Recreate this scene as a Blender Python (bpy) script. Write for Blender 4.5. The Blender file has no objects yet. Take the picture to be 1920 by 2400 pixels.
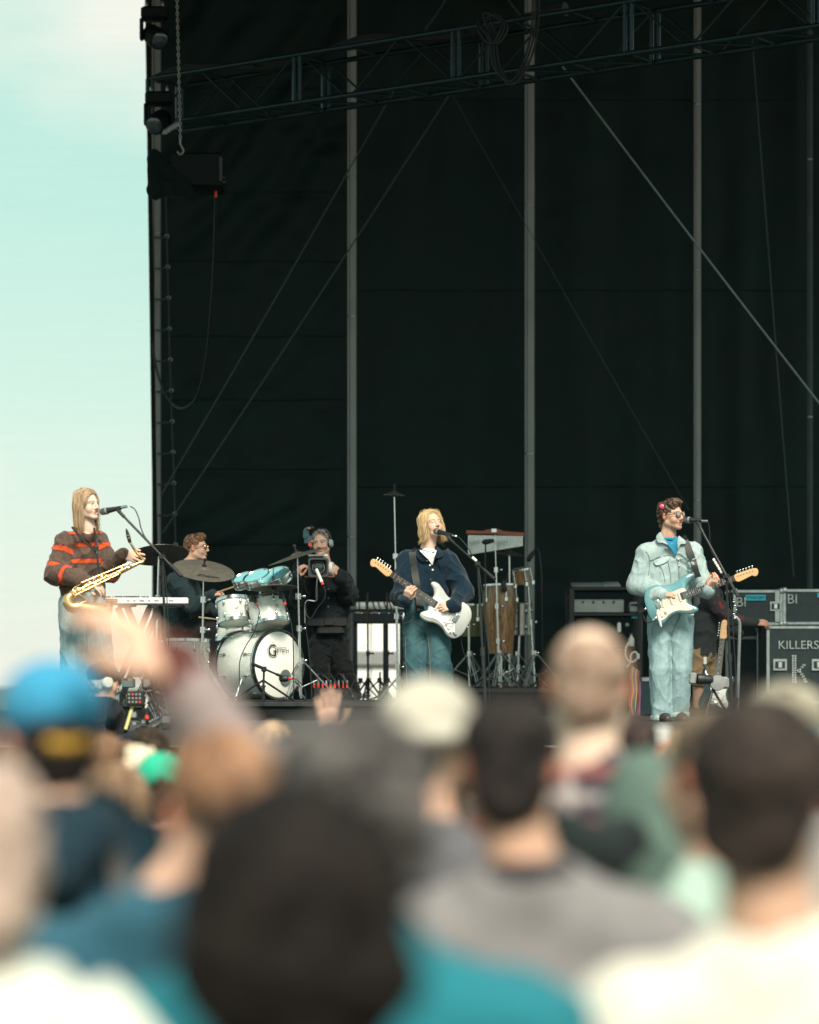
import bpy, math, random
import numpy as np
from mathutils import Vector, Matrix

random.seed(7)
scene = bpy.context.scene
COL = scene.collection

# ------------------------------------------------------------------ camera
CAM_H = 1.70
cam_d = bpy.data.cameras.new('camera')
cam = bpy.data.objects.new('camera', cam_d)
COL.objects.link(cam)
cam.location = (0, 0, CAM_H)
cam.rotation_euler = (math.radians(90), 0, 0)
cam_d.sensor_fit = 'HORIZONTAL'
cam_d.sensor_width = 24.0
cam_d.lens = 85.0
cam_d.shift_y = 362.0 / 1725.0          # rising front: verticals stay upright
cam_d.clip_start = 0.1
cam_d.clip_end = 3000
cam_d.dof.use_dof = True
cam_d.dof.focus_distance = 23.2
cam_d.dof.aperture_fstop = 1.3
scene.camera = cam
scene.render.resolution_x = 819
scene.render.resolution_y = 1024

# ------------------------------------------------------------------ world: bright veiled sky, sun behind the camera
SUN_EL, SUN_AZ = math.radians(47), math.radians(168)   # azimuth: clockwise from +Y (north)
world = bpy.data.worlds.new('World')
scene.world = world
world.use_nodes = True
wn, wl = world.node_tree.nodes, world.node_tree.links
wn.clear()
w_out = wn.new('ShaderNodeOutputWorld')
w_bg = wn.new('ShaderNodeBackground')
w_sky = wn.new('ShaderNodeTexSky')
w_sky.sky_type = 'NISHITA'
w_sky.sun_disc = False
w_sky.sun_elevation = SUN_EL
w_sky.sun_rotation = SUN_AZ
w_sky.air_density = 1.0
w_sky.dust_density = 2.5
w_tc = wn.new('ShaderNodeTexCoord')
w_sep = wn.new('ShaderNodeSeparateXYZ')
w_ramp = wn.new('ShaderNodeValToRGB')         # high thin cloud veil: creamy low down, pale sea green above
e = w_ramp.color_ramp.elements
e[0].position = 0.0;  e[0].color = (8.0, 8.0, 7.1, 1)
e[1].position = 1.0;  e[1].color = (4.2, 6.0, 5.4, 1)
for pos, c in ((0.05, (6.9, 7.8, 6.8, 1)), (0.10, (5.7, 7.5, 6.5, 1)), (0.16, (4.75, 7.2, 6.2, 1)), (0.26, (4.4, 7.0, 6.0, 1))):
    x = w_ramp.color_ramp.elements.new(pos); x.color = c
w_map = wn.new('ShaderNodeMapping'); w_map.inputs['Scale'].default_value = (1.0, 1.0, 1.9)
w_noise = wn.new('ShaderNodeTexNoise')
w_noise.inputs['Scale'].default_value = 5.2
w_noise.inputs['Detail'].default_value = 4.0
w_noise.inputs['Roughness'].default_value = 0.45
w_map.inputs['Location'].default_value = (8.05, 13.1, 4.05)
w_cr = wn.new('ShaderNodeMapRange')
w_cr.inputs['From Min'].default_value = 0.52
w_cr.inputs['From Max'].default_value = 0.68
w_cloud = wn.new('ShaderNodeMix'); w_cloud.data_type = 'RGBA'
w_cloud.inputs[7].default_value = (8.2, 8.0, 7.0, 1)
w_veil = wn.new('ShaderNodeMix'); w_veil.data_type = 'RGBA'
w_veil.inputs[0].default_value = 0.86
wl.new(w_tc.outputs['Generated'], w_sep.inputs[0])
wl.new(w_sep.outputs['Z'], w_ramp.inputs['Fac'])
wl.new(w_tc.outputs['Generated'], w_map.inputs['Vector'])
wl.new(w_map.outputs[0], w_noise.inputs['Vector'])
wl.new(w_noise.outputs['Fac'], w_cr.inputs['Value'])
wl.new(w_cr.outputs[0], w_cloud.inputs[0])
wl.new(w_ramp.outputs[0], w_cloud.inputs[6])
wl.new(w_sky.outputs[0], w_veil.inputs[6])
wl.new(w_cloud.outputs[2], w_veil.inputs[7])
wl.new(w_veil.outputs[2], w_bg.inputs['Color'])
w_bg.inputs['Strength'].default_value = 0.10
wl.new(w_bg.outputs[0], w_out.inputs[0])

sun_d = bpy.data.lights.new('sun', 'SUN')
sun_d.energy = 4.5
sun_d.angle = math.radians(20)
sun_d.color = (1.0, 0.90, 0.77)
sun = bpy.data.objects.new('sun', sun_d)
COL.objects.link(sun)
_sd = Vector((math.sin(SUN_AZ) * math.cos(SUN_EL), math.cos(SUN_AZ) * math.cos(SUN_EL), math.sin(SUN_EL)))
sun.rotation_euler = (-_sd).to_track_quat('-Z', 'Y').to_euler()
sun.location = (0, 0, 30)

vs = scene.view_settings
vs.view_transform = 'Standard'
vs.look = 'None'
vs.exposure = 0.42
vs.gamma = 1.0
scene.render.engine = 'CYCLES'
scene.cycles.use_denoising = True
scene.cycles.max_bounces = 6
scene.cycles.sample_clamp_indirect = 4.0

# ------------------------------------------------------------------ pixel -> place (each call names its own distance)
KS = 24.0 / 85.0 / 1920.0
def PS(x, y, d):
    return np.array(((x - 960.0) * KS * d, d, CAM_H + (1602.8 - y) * KS * d))
def crop(ox, oy, s):
    return lambda zx, zy, d: PS(ox + zx / s, oy + zy / s, d)
PD = crop(0, 0, 1725.0 / 1920.0)
C1 = crop(80, 1120, 3.594)
C2 = crop(480, 1200, 4.539)
C3 = crop(820, 1130, 3.594)
C4 = crop(1400, 1130, 3.317)
C5 = crop(320, 0, 2.156)
C6 = crop(1000, 0, 1.875)
CB = crop(300, 400, 2.395)
STAGE_Z = 1.39
RISER_Z = 1.55
def ground_z(y):
    return -0.013 * max(0.0, min(y, 40.0))

# ------------------------------------------------------------------ small maths
def nrm(v):
    v = np.asarray(v, float); return v / (np.linalg.norm(v) + 1e-12)
def frame(ax):
    ax = nrm(ax)
    t = np.array((0, 0, 1.0)) if abs(ax[2]) < 0.9 else np.array((1.0, 0, 0))
    u = nrm(np.cross(t, ax)); v = np.cross(ax, u)
    return u, v, ax
def rotz(a):
    c, s = math.cos(a), math.sin(a)
    return np.array(((c, -s, 0), (s, c, 0), (0, 0, 1.0)))
def rotx(a):
    c, s = math.cos(a), math.sin(a)
    return np.array(((1.0, 0, 0), (0, c, -s), (0, s, c)))
def roty(a):
    c, s = math.cos(a), math.sin(a)
    return np.array(((c, 0, s), (0, 1.0, 0), (-s, 0, c)))
D2R = math.pi / 180
def spline(pts, n=6, closed=False):
    pts = [np.asarray(p, float) for p in pts]
    out = []
    N = len(pts)
    rng = range(N) if closed else range(N - 1)
    for i in rng:
        p0 = pts[(i - 1) % N] if (closed or i > 0) else pts[0]
        p1 = pts[i]; p2 = pts[(i + 1) % N]
        p3 = pts[(i + 2) % N] if (closed or i + 2 < N) else pts[-1]
        for j in range(n):
            t = j / n
            out.append(0.5 * ((2 * p1) + (-p0 + p2) * t + (2 * p0 - 5 * p1 + 4 * p2 - p3) * t * t + (-p0 + 3 * p1 - 3 * p2 + p3) * t ** 3))
    if not closed: out.append(pts[-1])
    return out

_rng = np.random.default_rng(11)
_NT = _rng.random((32, 32, 32)).astype(np.float32)
def vnoise(p):
    p = np.asarray(p, np.float32)
    i = np.floor(p).astype(int); f = p - i
    f = f * f * (3 - 2 * f)
    r = 0
    for dx in (0, 1):
        for dy in (0, 1):
            for dz in (0, 1):
                w = (f[:, 0] if dx else 1 - f[:, 0]) * (f[:, 1] if dy else 1 - f[:, 1]) * (f[:, 2] if dz else 1 - f[:, 2])
                r = r + w * _NT[(i[:, 0] + dx) & 31, (i[:, 1] + dy) & 31, (i[:, 2] + dz) & 31]
    return r

# ------------------------------------------------------------------ materials
MATS = {}
def mat(name, color, rough=0.6, metal=0.0, var=0.0, vscale=20.0, bump=0.0, bscale=60.0, spec=0.5, sheen=0.0,
        attr=False, sss=0.0, stretch=(1, 1, 1), coat=0.0, dark=None, obj=True, detail=4.0):
    m = bpy.data.materials.new(name); m.use_nodes = True
    nt = m.node_tree; n, l = nt.nodes, nt.links
    b = n['Principled BSDF']
    b.inputs['Roughness'].default_value = rough
    b.inputs['Metallic'].default_value = metal
    b.inputs['Specular IOR Level'].default_value = spec
    if sheen: b.inputs['Sheen Weight'].default_value = sheen
    if coat: b.inputs['Coat Weight'].default_value = coat
    if sss:
        b.inputs['Subsurface Weight'].default_value = sss
        b.inputs['Subsurface Radius'].default_value = (0.012, 0.005, 0.003)
        b.inputs['Subsurface Scale'].default_value = 1.0
    col = None
    if attr:
        a = n.new('ShaderNodeAttribute'); a.attribute_name = 'Col'; col = a.outputs['Color']
    if var or bump:
        tc = n.new('ShaderNodeTexCoord'); mp = n.new('ShaderNodeMapping')
        mp.inputs['Scale'].default_value = stretch
        l.new(tc.outputs['Object'], mp.inputs['Vector'])
    if var:
        nz = n.new('ShaderNodeTexNoise'); nz.inputs['Scale'].default_value = vscale; nz.inputs['Detail'].default_value = detail
        l.new(mp.outputs[0], nz.inputs['Vector'])
        mr = n.new('ShaderNodeMapRange'); mr.inputs['From Min'].default_value = 0.3; mr.inputs['From Max'].default_value = 0.7
        mr.inputs['To Min'].default_value = 1 - var; mr.inputs['To Max'].default_value = 1 + var
        l.new(nz.outputs['Fac'], mr.inputs['Value'])
        mx = n.new('ShaderNodeMix'); mx.data_type = 'RGBA'; mx.blend_type = 'MULTIPLY'; mx.inputs[0].default_value = 1
        if col is not None: l.new(col, mx.inputs[6])
        else: mx.inputs[6].default_value = (*color, 1)
        l.new(mr.outputs[0], mx.inputs[7])
        col = mx.outputs[2]
        rr = n.new('ShaderNodeMapRange'); rr.inputs['To Min'].default_value = max(0.02, rough * 0.8); rr.inputs['To Max'].default_value = min(1, rough * 1.2)
        l.new(nz.outputs['Fac'], rr.inputs['Value']); l.new(rr.outputs[0], b.inputs['Roughness'])
    if col is not None: l.new(col, b.inputs['Base Color'])
    else: b.inputs['Base Color'].default_value = (*color, 1)
    if bump:
        n2 = n.new('ShaderNodeTexNoise'); n2.inputs['Scale'].default_value = bscale; n2.inputs['Detail'].default_value = 3
        l.new(mp.outputs[0], n2.inputs['Vector'])
        bp = n.new('ShaderNodeBump'); bp.inputs['Strength'].default_value = bump; bp.inputs['Distance'].default_value = 0.01
        l.new(n2.outputs['Fac'], bp.inputs['Height']); l.new(bp.outputs[0], b.inputs['Normal'])
    MATS[name] = m
    return m
def cloth(name, color, var=0.12, rough=0.9, bump=0.35, bscale=160, vscale=35):
    return mat(name, color, rough=rough, var=var, vscale=vscale, bump=bump, bscale=bscale, spec=0.15, sheen=0.08)

M_CHROME = mat('chrome', (0.66, 0.70, 0.69), rough=0.2, metal=1.0, var=0.06, vscale=30)
M_STEEL = mat('steel_tube', (0.42, 0.45, 0.45), rough=0.5, metal=1.0, var=0.12, vscale=25)
M_BLACK = mat('black_metal', (0.012, 0.016, 0.017), rough=0.42, var=0.25, vscale=30)
M_PLASTIC = mat('black_plastic', (0.014, 0.017, 0.018), rough=0.5, var=0.2, vscale=40)
M_RUBBER = mat('rubber_cable', (0.010, 0.012, 0.013), rough=0.65, var=0.2, vscale=30)
M_WHITEPL = mat('white_plastic', (0.74, 0.74, 0.70), rough=0.4, var=0.05, vscale=25)
M_GREY = mat('grey_plastic', (0.24, 0.25, 0.25), rough=0.5, var=0.1, vscale=30)
M_RED = mat('red_ring', (0.75, 0.06, 0.03), rough=0.45, var=0.1, vscale=60)
M_GOLD = mat('lacquered_brass', (0.78, 0.50, 0.22), rough=0.28, metal=1.0, var=0.12, vscale=35)
M_SKIN = mat('skin', (0.6, 0.4, 0.3), rough=0.55, attr=True, var=0.05, vscale=60, sss=0.12, spec=0.3)
M_HAIR = mat('hair', (0.2, 0.1, 0.05), rough=0.42, attr=True, var=0.12, vscale=120, spec=0.4, bump=0.25, bscale=180)
M_HAIRM = mat('matte_hair', (0.2, 0.1, 0.05), rough=0.7, attr=True, var=0.3, vscale=60, spec=0.15, bump=0.6, bscale=110)
M_CLOTHA = mat('dyed_cloth', (0.5, 0.5, 0.5), rough=0.92, attr=True, var=0.10, vscale=60, bump=0.4, bscale=170, spec=0.12, sheen=0.06)
M_KNIT = mat('wool_knit', (0.5, 0.5, 0.5), rough=0.97, attr=True, var=0.22, vscale=110, bump=0.7, bscale=150, spec=0.08, sheen=0.15)
M_DENIM = mat('denim', (0.5, 0.5, 0.5), rough=0.9, attr=True, var=0.10, vscale=45, bump=0.4, bscale=200, spec=0.1)
M_LEATHER = mat('strap_leather', (0.012, 0.014, 0.014), rough=0.55, var=0.2, vscale=30)

# ------------------------------------------------------------------ object helpers
ORG = {}
def thing(name, label, cat, loc=(0, 0, 0), group=None):
    o = bpy.data.objects.new(name, None); COL.objects.link(o)
    o.empty_display_size = 0.1
    o.location = loc; ORG[o.name] = np.array(loc, float)
    o['label'] = label; o['category'] = cat
    if group: o['group'] = group
    return o
def tag(o, label, cat, group=None):
    o['label'] = label; o['category'] = cat
    if group: o['group'] = group
    return o
def struct(o):
    o['kind'] = 'structure'; return o
def mesh_obj(name, V, F, m, parent=None, smooth=True, sharp=40, colors=None, loc=None):
    V = np.asarray(V, float)
    org = ORG[parent.name] if parent is not None else (np.array(loc, float) if loc is not None else np.zeros(3))
    me = bpy.data.meshes.new(name)
    if isinstance(F, np.ndarray):
        me.vertices.add(len(V)); me.vertices.foreach_set('co', (V - org).astype(np.float32).ravel())
        k = F.shape[1]
        me.loops.add(F.size); me.loops.foreach_set('vertex_index', F.astype(np.int32).ravel())
        me.polygons.add(len(F)); me.polygons.foreach_set('loop_start', np.arange(0, F.size, k, dtype=np.int32))
        me.update(calc_edges=True)
    else:
        me.from_pydata((V - org).tolist(), [], F); me.update()
    if smooth:
        me.polygons.foreach_set('use_smooth', np.ones(len(me.polygons), bool))
        if sharp: me.set_sharp_from_angle(angle=math.radians(sharp))
    if colors is not None:
        ca = me.color_attributes.new('Col', 'FLOAT_COLOR', 'POINT')
        c = np.ones((len(V), 4), np.float32); c[:, :3] = colors
        ca.data.foreach_set('color', c.ravel())
    if m is not None: me.materials.append(m)
    o = bpy.data.objects.new(name, me); COL.objects.link(o)
    if parent is not None: o.parent = parent
    elif loc is not None: o.location = loc
    ORG[o.name] = org
    return o

class MB:
    def __init__(s): s.V = []; s.F = []
    def add(s, V, F):
        b = len(s.V); s.V.extend([tuple(map(float, v)) for v in V]); s.F.extend([tuple(i + b for i in f) for f in F]); return s
    def box(s, c, size, R=None, taper=1.0):
        c = np.asarray(c, float); R = np.eye(3) if R is None else R
        V = []
        for z in (-.5, .5):
            for x, y in ((-.5, -.5), (.5, -.5), (.5, .5), (-.5, .5)):
                t = taper if z > 0 else 1
                V.append(c + R @ np.array((x * size[0] * t, y * size[1] * t, z * size[2])))
        return s.add(V, [(0, 3, 2, 1), (4, 5, 6, 7), (0, 1, 5, 4), (1, 2, 6, 5), (2, 3, 7, 6), (3, 0, 4, 7)])
    def rbox(s, c, size, b, R=None):
        """box with chamfered edges"""
        c = np.asarray(c, float); R = np.eye(3) if R is None else R
        hx, hy, hz = [q / 2 for q in size]
        o = [(-hx + b, -hy), (hx - b, -hy), (hx, -hy + b), (hx, hy - b), (hx - b, hy), (-hx + b, hy), (-hx, hy - b), (-hx, -hy + b)]
        f = lambda q: ((hx - b) / hx * q[0], (hy - b) / hy * q[1])
        V = []; F = []
        for z, ins in ((-hz, 1), (-hz + b, 0), (hz - b, 0), (hz, 1)):
            for q in o:
                q2 = f(q) if ins else q
                V.append(c + R @ np.array((q2[0], q2[1], z)))
        for k in range(3):
            for i in range(8):
                j = (i + 1) % 8
                F.append((k * 8 + i, k * 8 + j, (k + 1) * 8 + j, (k + 1) * 8 + i))
        F.append(tuple(range(7, -1, -1))); F.append(tuple(range(24, 32)))
        return s.add(V, F)
    def tube(s, p0, p1, r0, r1=None, n=10, caps=True):
        r1 = r0 if r1 is None else r1
        p0 = np.asarray(p0, float); p1 = np.asarray(p1, float)
        u, v, a = frame(p1 - p0)
        V = []; F = []
        for p, r in ((p0, r0), (p1, r1)):
            for i in range(n):
                t = 2 * math.pi * i / n
                V.append(p + r * (math.cos(t) * u + math.sin(t) * v))
        for i in range(n):
            j = (i + 1) % n; F.append((i, j, n + j, n + i))
        if caps: F.append(tuple(range(n - 1, -1, -1))); F.append(tuple(range(n, 2 * n)))
        return s.add(V, F)
    def path(s, pts, r, n=6, closed=False):
        pts = [np.asarray(p, float) for p in pts]
        N = len(pts); V = []; F = []
        R = r if hasattr(r, '__len__') else [r] * N
        u = None
        for i in range(N):
            a = nrm(pts[(i + 1) % N] - pts[i - 1]) if (closed or 0 < i < N - 1) else nrm(pts[min(i + 1, N - 1)] - pts[max(i - 1, 0)])
            if u is None: u, v, _ = frame(a)
            else:
                u = nrm(u - a * np.dot(u, a)); v = np.cross(a, u)
            for k in range(n):
                t = 2 * math.pi * k / n
                V.append(pts[i] + R[i] * (math.cos(t) * u + math.sin(t) * v))
        M = N if closed else N - 1
        for i in range(M):
            j2 = (i + 1) % N
            for k in range(n):
                k2 = (k + 1) % n
                F.append((i * n + k, i * n + k2, j2 * n + k2, j2 * n + k))
        if not closed:
            F.append(tuple(range(n - 1, -1, -1))); F.append(tuple(range((N - 1) * n, N * n)))
        return s.add(V, F)
    def lathe(s, prof, origin, axis, n=32, caps=True):
        u, v, a = frame(axis); o = np.asarray(origin, float)
        V = []; F = []
        for r, h in prof:
            for i in range(n):
                t = 2 * math.pi * i / n
                V.append(o + a * h + max(r, 1e-4) * (math.cos(t) * u + math.sin(t) * v))
        for k in range(len(prof) - 1):
            for i in range(n):
                j = (i + 1) % n
                F.append((k * n + i, k * n + j, (k + 1) * n + j, (k + 1) * n + i))
        if caps:
            F.append(tuple(range(n - 1, -1, -1))); m = (len(prof) - 1) * n; F.append(tuple(range(m, m + n)))
        return s.add(V, F)
    def torus(s, c, axis, R, r, n=28, m=6):
        u, v, a = frame(axis); c = np.asarray(c, float)
        return s.path([c + R * (math.cos(t) * u + math.sin(t) * v) for t in [2 * math.pi * i / n for i in range(n)]], r, m, closed=True)
    def ell(s, c, r, R=None, n=12, m=8):
        c = np.asarray(c, float); R = np.eye(3) if R is None else R
        r = np.asarray(r if hasattr(r, '__len__') else (r, r, r), float)
        V = [c + R @ (r * np.array((0, 0, -1.0)))]; F = []
        for k in range(1, m):
            ph = -math.pi / 2 + math.pi * k / m
            for i in range(n):
                t = 2 * math.pi * i / n
                V.append(c + R @ (r * np.array((math.cos(ph) * math.cos(t), math.cos(ph) * math.sin(t), math.sin(ph)))))
        V.append(c + R @ (r * np.array((0, 0, 1.0))))
        for i in range(n): F.append((0, 1 + (i + 1) % n, 1 + i))
        for k in range(m - 2):
            for i in range(n):
                j = (i + 1) % n; F.append((1 + k * n + i, 1 + k * n + j, 1 + (k + 1) * n + j, 1 + (k + 1) * n + i))
        L = len(V) - 1; b = 1 + (m - 2) * n
        for i in range(n): F.append((b + i, b + (i + 1) % n, L))
        return s.add(V, F)
    def prism(s, outline, o, u, v, w, t, b=0.0):
        """outline (u,v) pairs, thickness t along w centred on o, rounded rim b"""
        o = np.asarray(o, float); n = len(outline)
        c = np.mean(np.array(outline), axis=0)
        V = []; F = []
        lay = [(-t / 2, b), (-t / 2 + b, 0), (t / 2 - b, 0), (t / 2, b)] if b else [(-t / 2, 0), (t / 2, 0)]
        P = np.array(outline)
        # inward offset by vertex normals
        d = np.roll(P, -1, 0) - np.roll(P, 1, 0)
        nn = np.stack([-d[:, 1], d[:, 0]], 1); nn /= (np.linalg.norm(nn, axis=1)[:, None] + 1e-9)
        area = 0.5 * np.sum(P[:, 0] * np.roll(P[:, 1], -1) - np.roll(P[:, 0], -1) * P[:, 1])
        if area < 0: nn = -nn
        for h, ins in lay:
            Q = P + nn * ins
            for q in Q: V.append(o + q[0] * u + q[1] * v + h * w)
        for k in range(len(lay) - 1):
            for i in range(n):
                j = (i + 1) % n; F.append((k * n + i, k * n + j, (k + 1) * n + j, (k + 1) * n + i))
        F.append(tuple(range(n - 1, -1, -1))); m = (len(lay) - 1) * n; F.append(tuple(range(m, m + n)))
        return s.add(V, F)
    def build(s, name, m, parent=None, smooth=True, sharp=38, loc=None):
        return mesh_obj(name, s.V, s.F, m, parent, smooth, sharp, loc=loc)

def text_part(name, body, m, parent, o, u, v, size, extrude=0.0006, shear=0.0, align='CENTER'):
    """flat lettering lying in the plane (u, v) at point o"""
    cu = bpy.data.curves.new(name, 'FONT'); cu.body = body; cu.size = size; cu.extrude = extrude
    cu.align_x = align; cu.align_y = 'CENTER'; cu.shear = shear; cu.resolution_u = 3
    t = bpy.data.objects.new(name, cu); COL.objects.link(t)
    dg = bpy.context.evaluated_depsgraph_get()
    me = bpy.data.meshes.new_from_object(t.evaluated_get(dg))
    V = np.array([q.co[:] for q in me.vertices]); F = [tuple(p.vertices) for p in me.polygons]
    bpy.data.objects.remove(t); bpy.data.curves.remove(cu); bpy.data.meshes.remove(me)
    u = nrm(u); v = nrm(v); w = np.cross(u, v)
    W = np.asarray(o)[None] + V[:, :1] * u + V[:, 1:2] * v + V[:, 2:3] * w
    return mesh_obj(name, W, F, m, parent, smooth=False)

# ------------------------------------------------------------------ signed-distance solids -> one continuous skin
def cap(a, ra, b, rb, k=None, flat=None, id=0):
    return ('c', np.asarray(a, float), ra, np.asarray(b, float), rb, k, flat, id)
def elp(c, r, R=None, k=None, id=0):
    r = np.asarray(r if hasattr(r, '__len__') else (r, r, r), float)
    return ('e', np.asarray(c, float), r, np.eye(3) if R is None else R, None, k, None, id)
def sub(p, k=None):
    return ('-',) + p + (k,)
def sdf(prims, vox, k=0.02):
    lo = np.full(3, 1e9); hi = -lo
    for p in prims:
        if p[0] == '-': continue
        if p[0] == 'c':
            m = max(p[2], p[4]); lo = np.minimum(lo, np.minimum(p[1], p[3]) - m); hi = np.maximum(hi, np.maximum(p[1], p[3]) + m)
        else:
            m = p[2].max(); lo = np.minimum(lo, p[1] - m); hi = np.maximum(hi, p[1] + m)
    lo = lo - 3 * vox - k * 0.3; hi = hi + 3 * vox + k * 0.3
    n = np.ceil((hi - lo) / vox).astype(int) + 1
    f = np.full(n, 1.0, np.float32); ids = np.zeros(n, np.int8); tp = np.zeros(n, np.float32)
    ax = [lo[i] + vox * np.arange(n[i]) for i in range(3)]
    for p in prims:
        neg = p[0] == '-'
        kk_s = None
        if neg: kk_s = p[-1]; p = p[1:-1]
        kk = p[5] if p[5] is not None else k
        if neg and kk_s is not None: kk = kk_s
        if p[0] == 'c':
            m = max(p[2], p[4]); l0 = np.minimum(p[1], p[3]) - m; h0 = np.maximum(p[1], p[3]) + m
        else:
            m = p[2].max(); l0 = p[1] - m; h0 = p[1] + m
        pad = kk + 2.5 * vox
        i0 = np.maximum(((l0 - pad - lo) / vox).astype(int), 0); i1 = np.minimum(((h0 + pad - lo) / vox).astype(int) + 2, n)
        if np.any(i1 <= i0): continue
        X = ax[0][i0[0]:i1[0]][:, None, None].astype(np.float32); Y = ax[1][i0[1]:i1[1]][None, :, None].astype(np.float32); Z = ax[2][i0[2]:i1[2]][None, None, :].astype(np.float32)
        sl = tuple(slice(a, b) for a, b in zip(i0, i1))
        if p[0] == 'c':
            a = p[1]; ba = p[3] - a; bb = max(float(ba @ ba), 1e-9)
            h = np.clip(((X - a[0]) * ba[0] + (Y - a[1]) * ba[1] + (Z - a[2]) * ba[2]) / bb, 0, 1)
            dx = X - a[0] - h * ba[0]; dy = Y - a[1] - h * ba[1]; dz = Z - a[2] - h * ba[2]
            q = dx * dx + dy * dy + dz * dz
            if p[6] is not None:
                nn, fl = p[6]
                c = dx * nn[0] + dy * nn[1] + dz * nn[2]
                q = q + c * c * (1 / fl ** 2 - 1)
            d = np.sqrt(q) - (p[2] + h * (p[4] - p[2]))
        else:
            c, r, R = p[1], p[2], p[3]
            x = X - c[0]; y = Y - c[1]; z = Z - c[2]
            lx = x * R[0, 0] + y * R[1, 0] + z * R[2, 0]; ly = x * R[0, 1] + y * R[1, 1] + z * R[2, 1]; lz = x * R[0, 2] + y * R[1, 2] + z * R[2, 2]
            k0 = np.sqrt((lx / r[0]) ** 2 + (ly / r[1]) ** 2 + (lz / r[2]) ** 2)
            k1 = np.sqrt((lx / r[0] ** 2) ** 2 + (ly / r[1] ** 2) ** 2 + (lz / r[2] ** 2) ** 2) + 1e-9
            d = k0 * (k0 - 1) / k1; h = 0 * d
        d = np.broadcast_to(d, f[sl].shape)
        g = f[sl]
        if neg:
            hh = np.maximum(kk - np.abs(g + d), 0) / max(kk, 1e-6)
            f[sl] = np.maximum(g, -d) + hh * hh * kk * 0.25
        else:
            better = d < g
            ids[sl][better] = p[7]; tp[sl][better] = np.broadcast_to(h, d.shape)[better]
            hh = np.maximum(kk - np.abs(g - d), 0) / max(kk, 1e-6)
            f[sl] = np.minimum(g, d) - hh * hh * kk * 0.25
    # naive surface nets
    s = f < 0
    c000 = s[:-1, :-1, :-1]
    cnt = np.zeros(c000.shape, np.int8)
    for dx in (0, 1):
        for dy in (0, 1):
            for dz in (0, 1):
                cnt += s[dx:n[0] - 1 + dx, dy:n[1] - 1 + dy, dz:n[2] - 1 + dz]
    act = (cnt > 0) & (cnt < 8)
    I = np.argwhere(act)
    acc = np.zeros((len(I), 3), np.float32); num = np.zeros(len(I), np.float32)
    for a in range(3):
        b, c = (a + 1) % 3, (a + 2) % 3
        for ob in (0, 1):
            for oc in (0, 1):
                o0 = np.zeros(3, int); o0[b] = ob; o0[c] = oc
                o1 = o0.copy(); o1[a] = 1
                q0 = I + o0; q1 = I + o1
                f0 = f[q0[:, 0], q0[:, 1], q0[:, 2]]; f1 = f[q1[:, 0], q1[:, 1], q1[:, 2]]
                x = (f0 < 0) != (f1 < 0)
                t = np.where(x, f0 / (f0 - f1 + 1e-12), 0)
                pt = np.broadcast_to(o0, (len(I), 3)).astype(np.float32).copy(); pt[:, a] = t
                acc[x] += pt[x]; num[x] += 1
    V = lo + vox * (I + acc / num[:, None])
    vid = np.full(act.shape, -1, np.int64); vid[I[:, 0], I[:, 1], I[:, 2]] = np.arange(len(I))
    Q = []
    for a in range(3):
        b, c = (a + 1) % 3, (a + 2) % 3
        sl0 = [slice(None)] * 3; sl1 = [slice(None)] * 3
        sl0[a] = slice(0, -1); sl1[a] = slice(1, None)
        x = s[tuple(sl0)] != s[tuple(sl1)]
        J = np.argwhere(x)
        J = J[(J[:, b] > 0) & (J[:, c] > 0) & (J[:, b] < n[b] - 1) & (J[:, c] < n[c] - 1)]
        eb = np.zeros(3, int); eb[b] = 1; ec = np.zeros(3, int); ec[c] = 1
        g = lambda q: vid[q[:, 0], q[:, 1], q[:, 2]]
        q = np.stack([g(J), g(J - eb), g(J - eb - ec), g(J - ec)], 1)
        flip = s[J[:, 0], J[:, 1], J[:, 2]]
        q[flip] = q[flip][:, ::-1]
        Q.append(q)
    F = np.concatenate(Q)
    F = F[(F >= 0).all(1)]
    F = F[:, ::-1]
    iid = np.zeros(len(I), np.int8); tt = np.zeros(len(I), np.float32)
    nb = np.round(acc / num[:, None]).astype(int); q = I + nb
    return V, F, ids[q[:, 0], q[:, 1], q[:, 2]], tp[q[:, 0], q[:, 1], q[:, 2]]
def relax(V, F, it=1):
    for _ in range(it):
        S = np.zeros_like(V); c = np.zeros(len(V))
        for i in range(4):
            np.add.at(S, F[:, i], V[F[:, (i + 1) % 4]]); np.add.at(c, F[:, i], 1)
            np.add.at(S, F[:, i], V[F[:, (i + 3) % 4]]); np.add.at(c, F[:, i], 1)
        V = 0.5 * V + 0.5 * S / np.maximum(c, 1)[:, None]
    return V
def vnormals(V, F):
    a = np.cross(V[F[:, 2]] - V[F[:, 0]], V[F[:, 3]] - V[F[:, 1]])
    N = np.zeros_like(V)
    for i in range(4): np.add.at(N, F[:, i], a)
    return N / (np.linalg.norm(N, axis=1)[:, None] + 1e-12)
def folds(V, F, amp, sc=(9, 9, 14), seed=0.0, sharp=True):
    """creases of worn cloth: narrow ridges that branch, pushed along the normal"""
    N = vnormals(V, F)
    S = np.array(sc, float)
    w = np.stack([vnoise(V * 4.3 + seed * 3.1 + q * 11) for q in range(3)], 1)
    a = V + .10 * (w - .5)
    t1 = np.stack([a[:, 0] + .55 * a[:, 2], a[:, 1], a[:, 2] - .55 * a[:, 0]], 1)
    t2 = np.stack([a[:, 0] - .7 * a[:, 2], a[:, 1], a[:, 2] + .7 * a[:, 0]], 1)
    rd = lambda q: 1 - np.abs(2 * vnoise(q) - 1)
    r = rd(t1 * S + seed) ** 3 * .6 + rd(t2 * S * 1.5 + seed * 1.7) ** 3 * .45
    m = .45 + .9 * vnoise(V * 3.1 + seed * 5)
    return V + N * (amp * (r * m - .30))[:, None]
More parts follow.
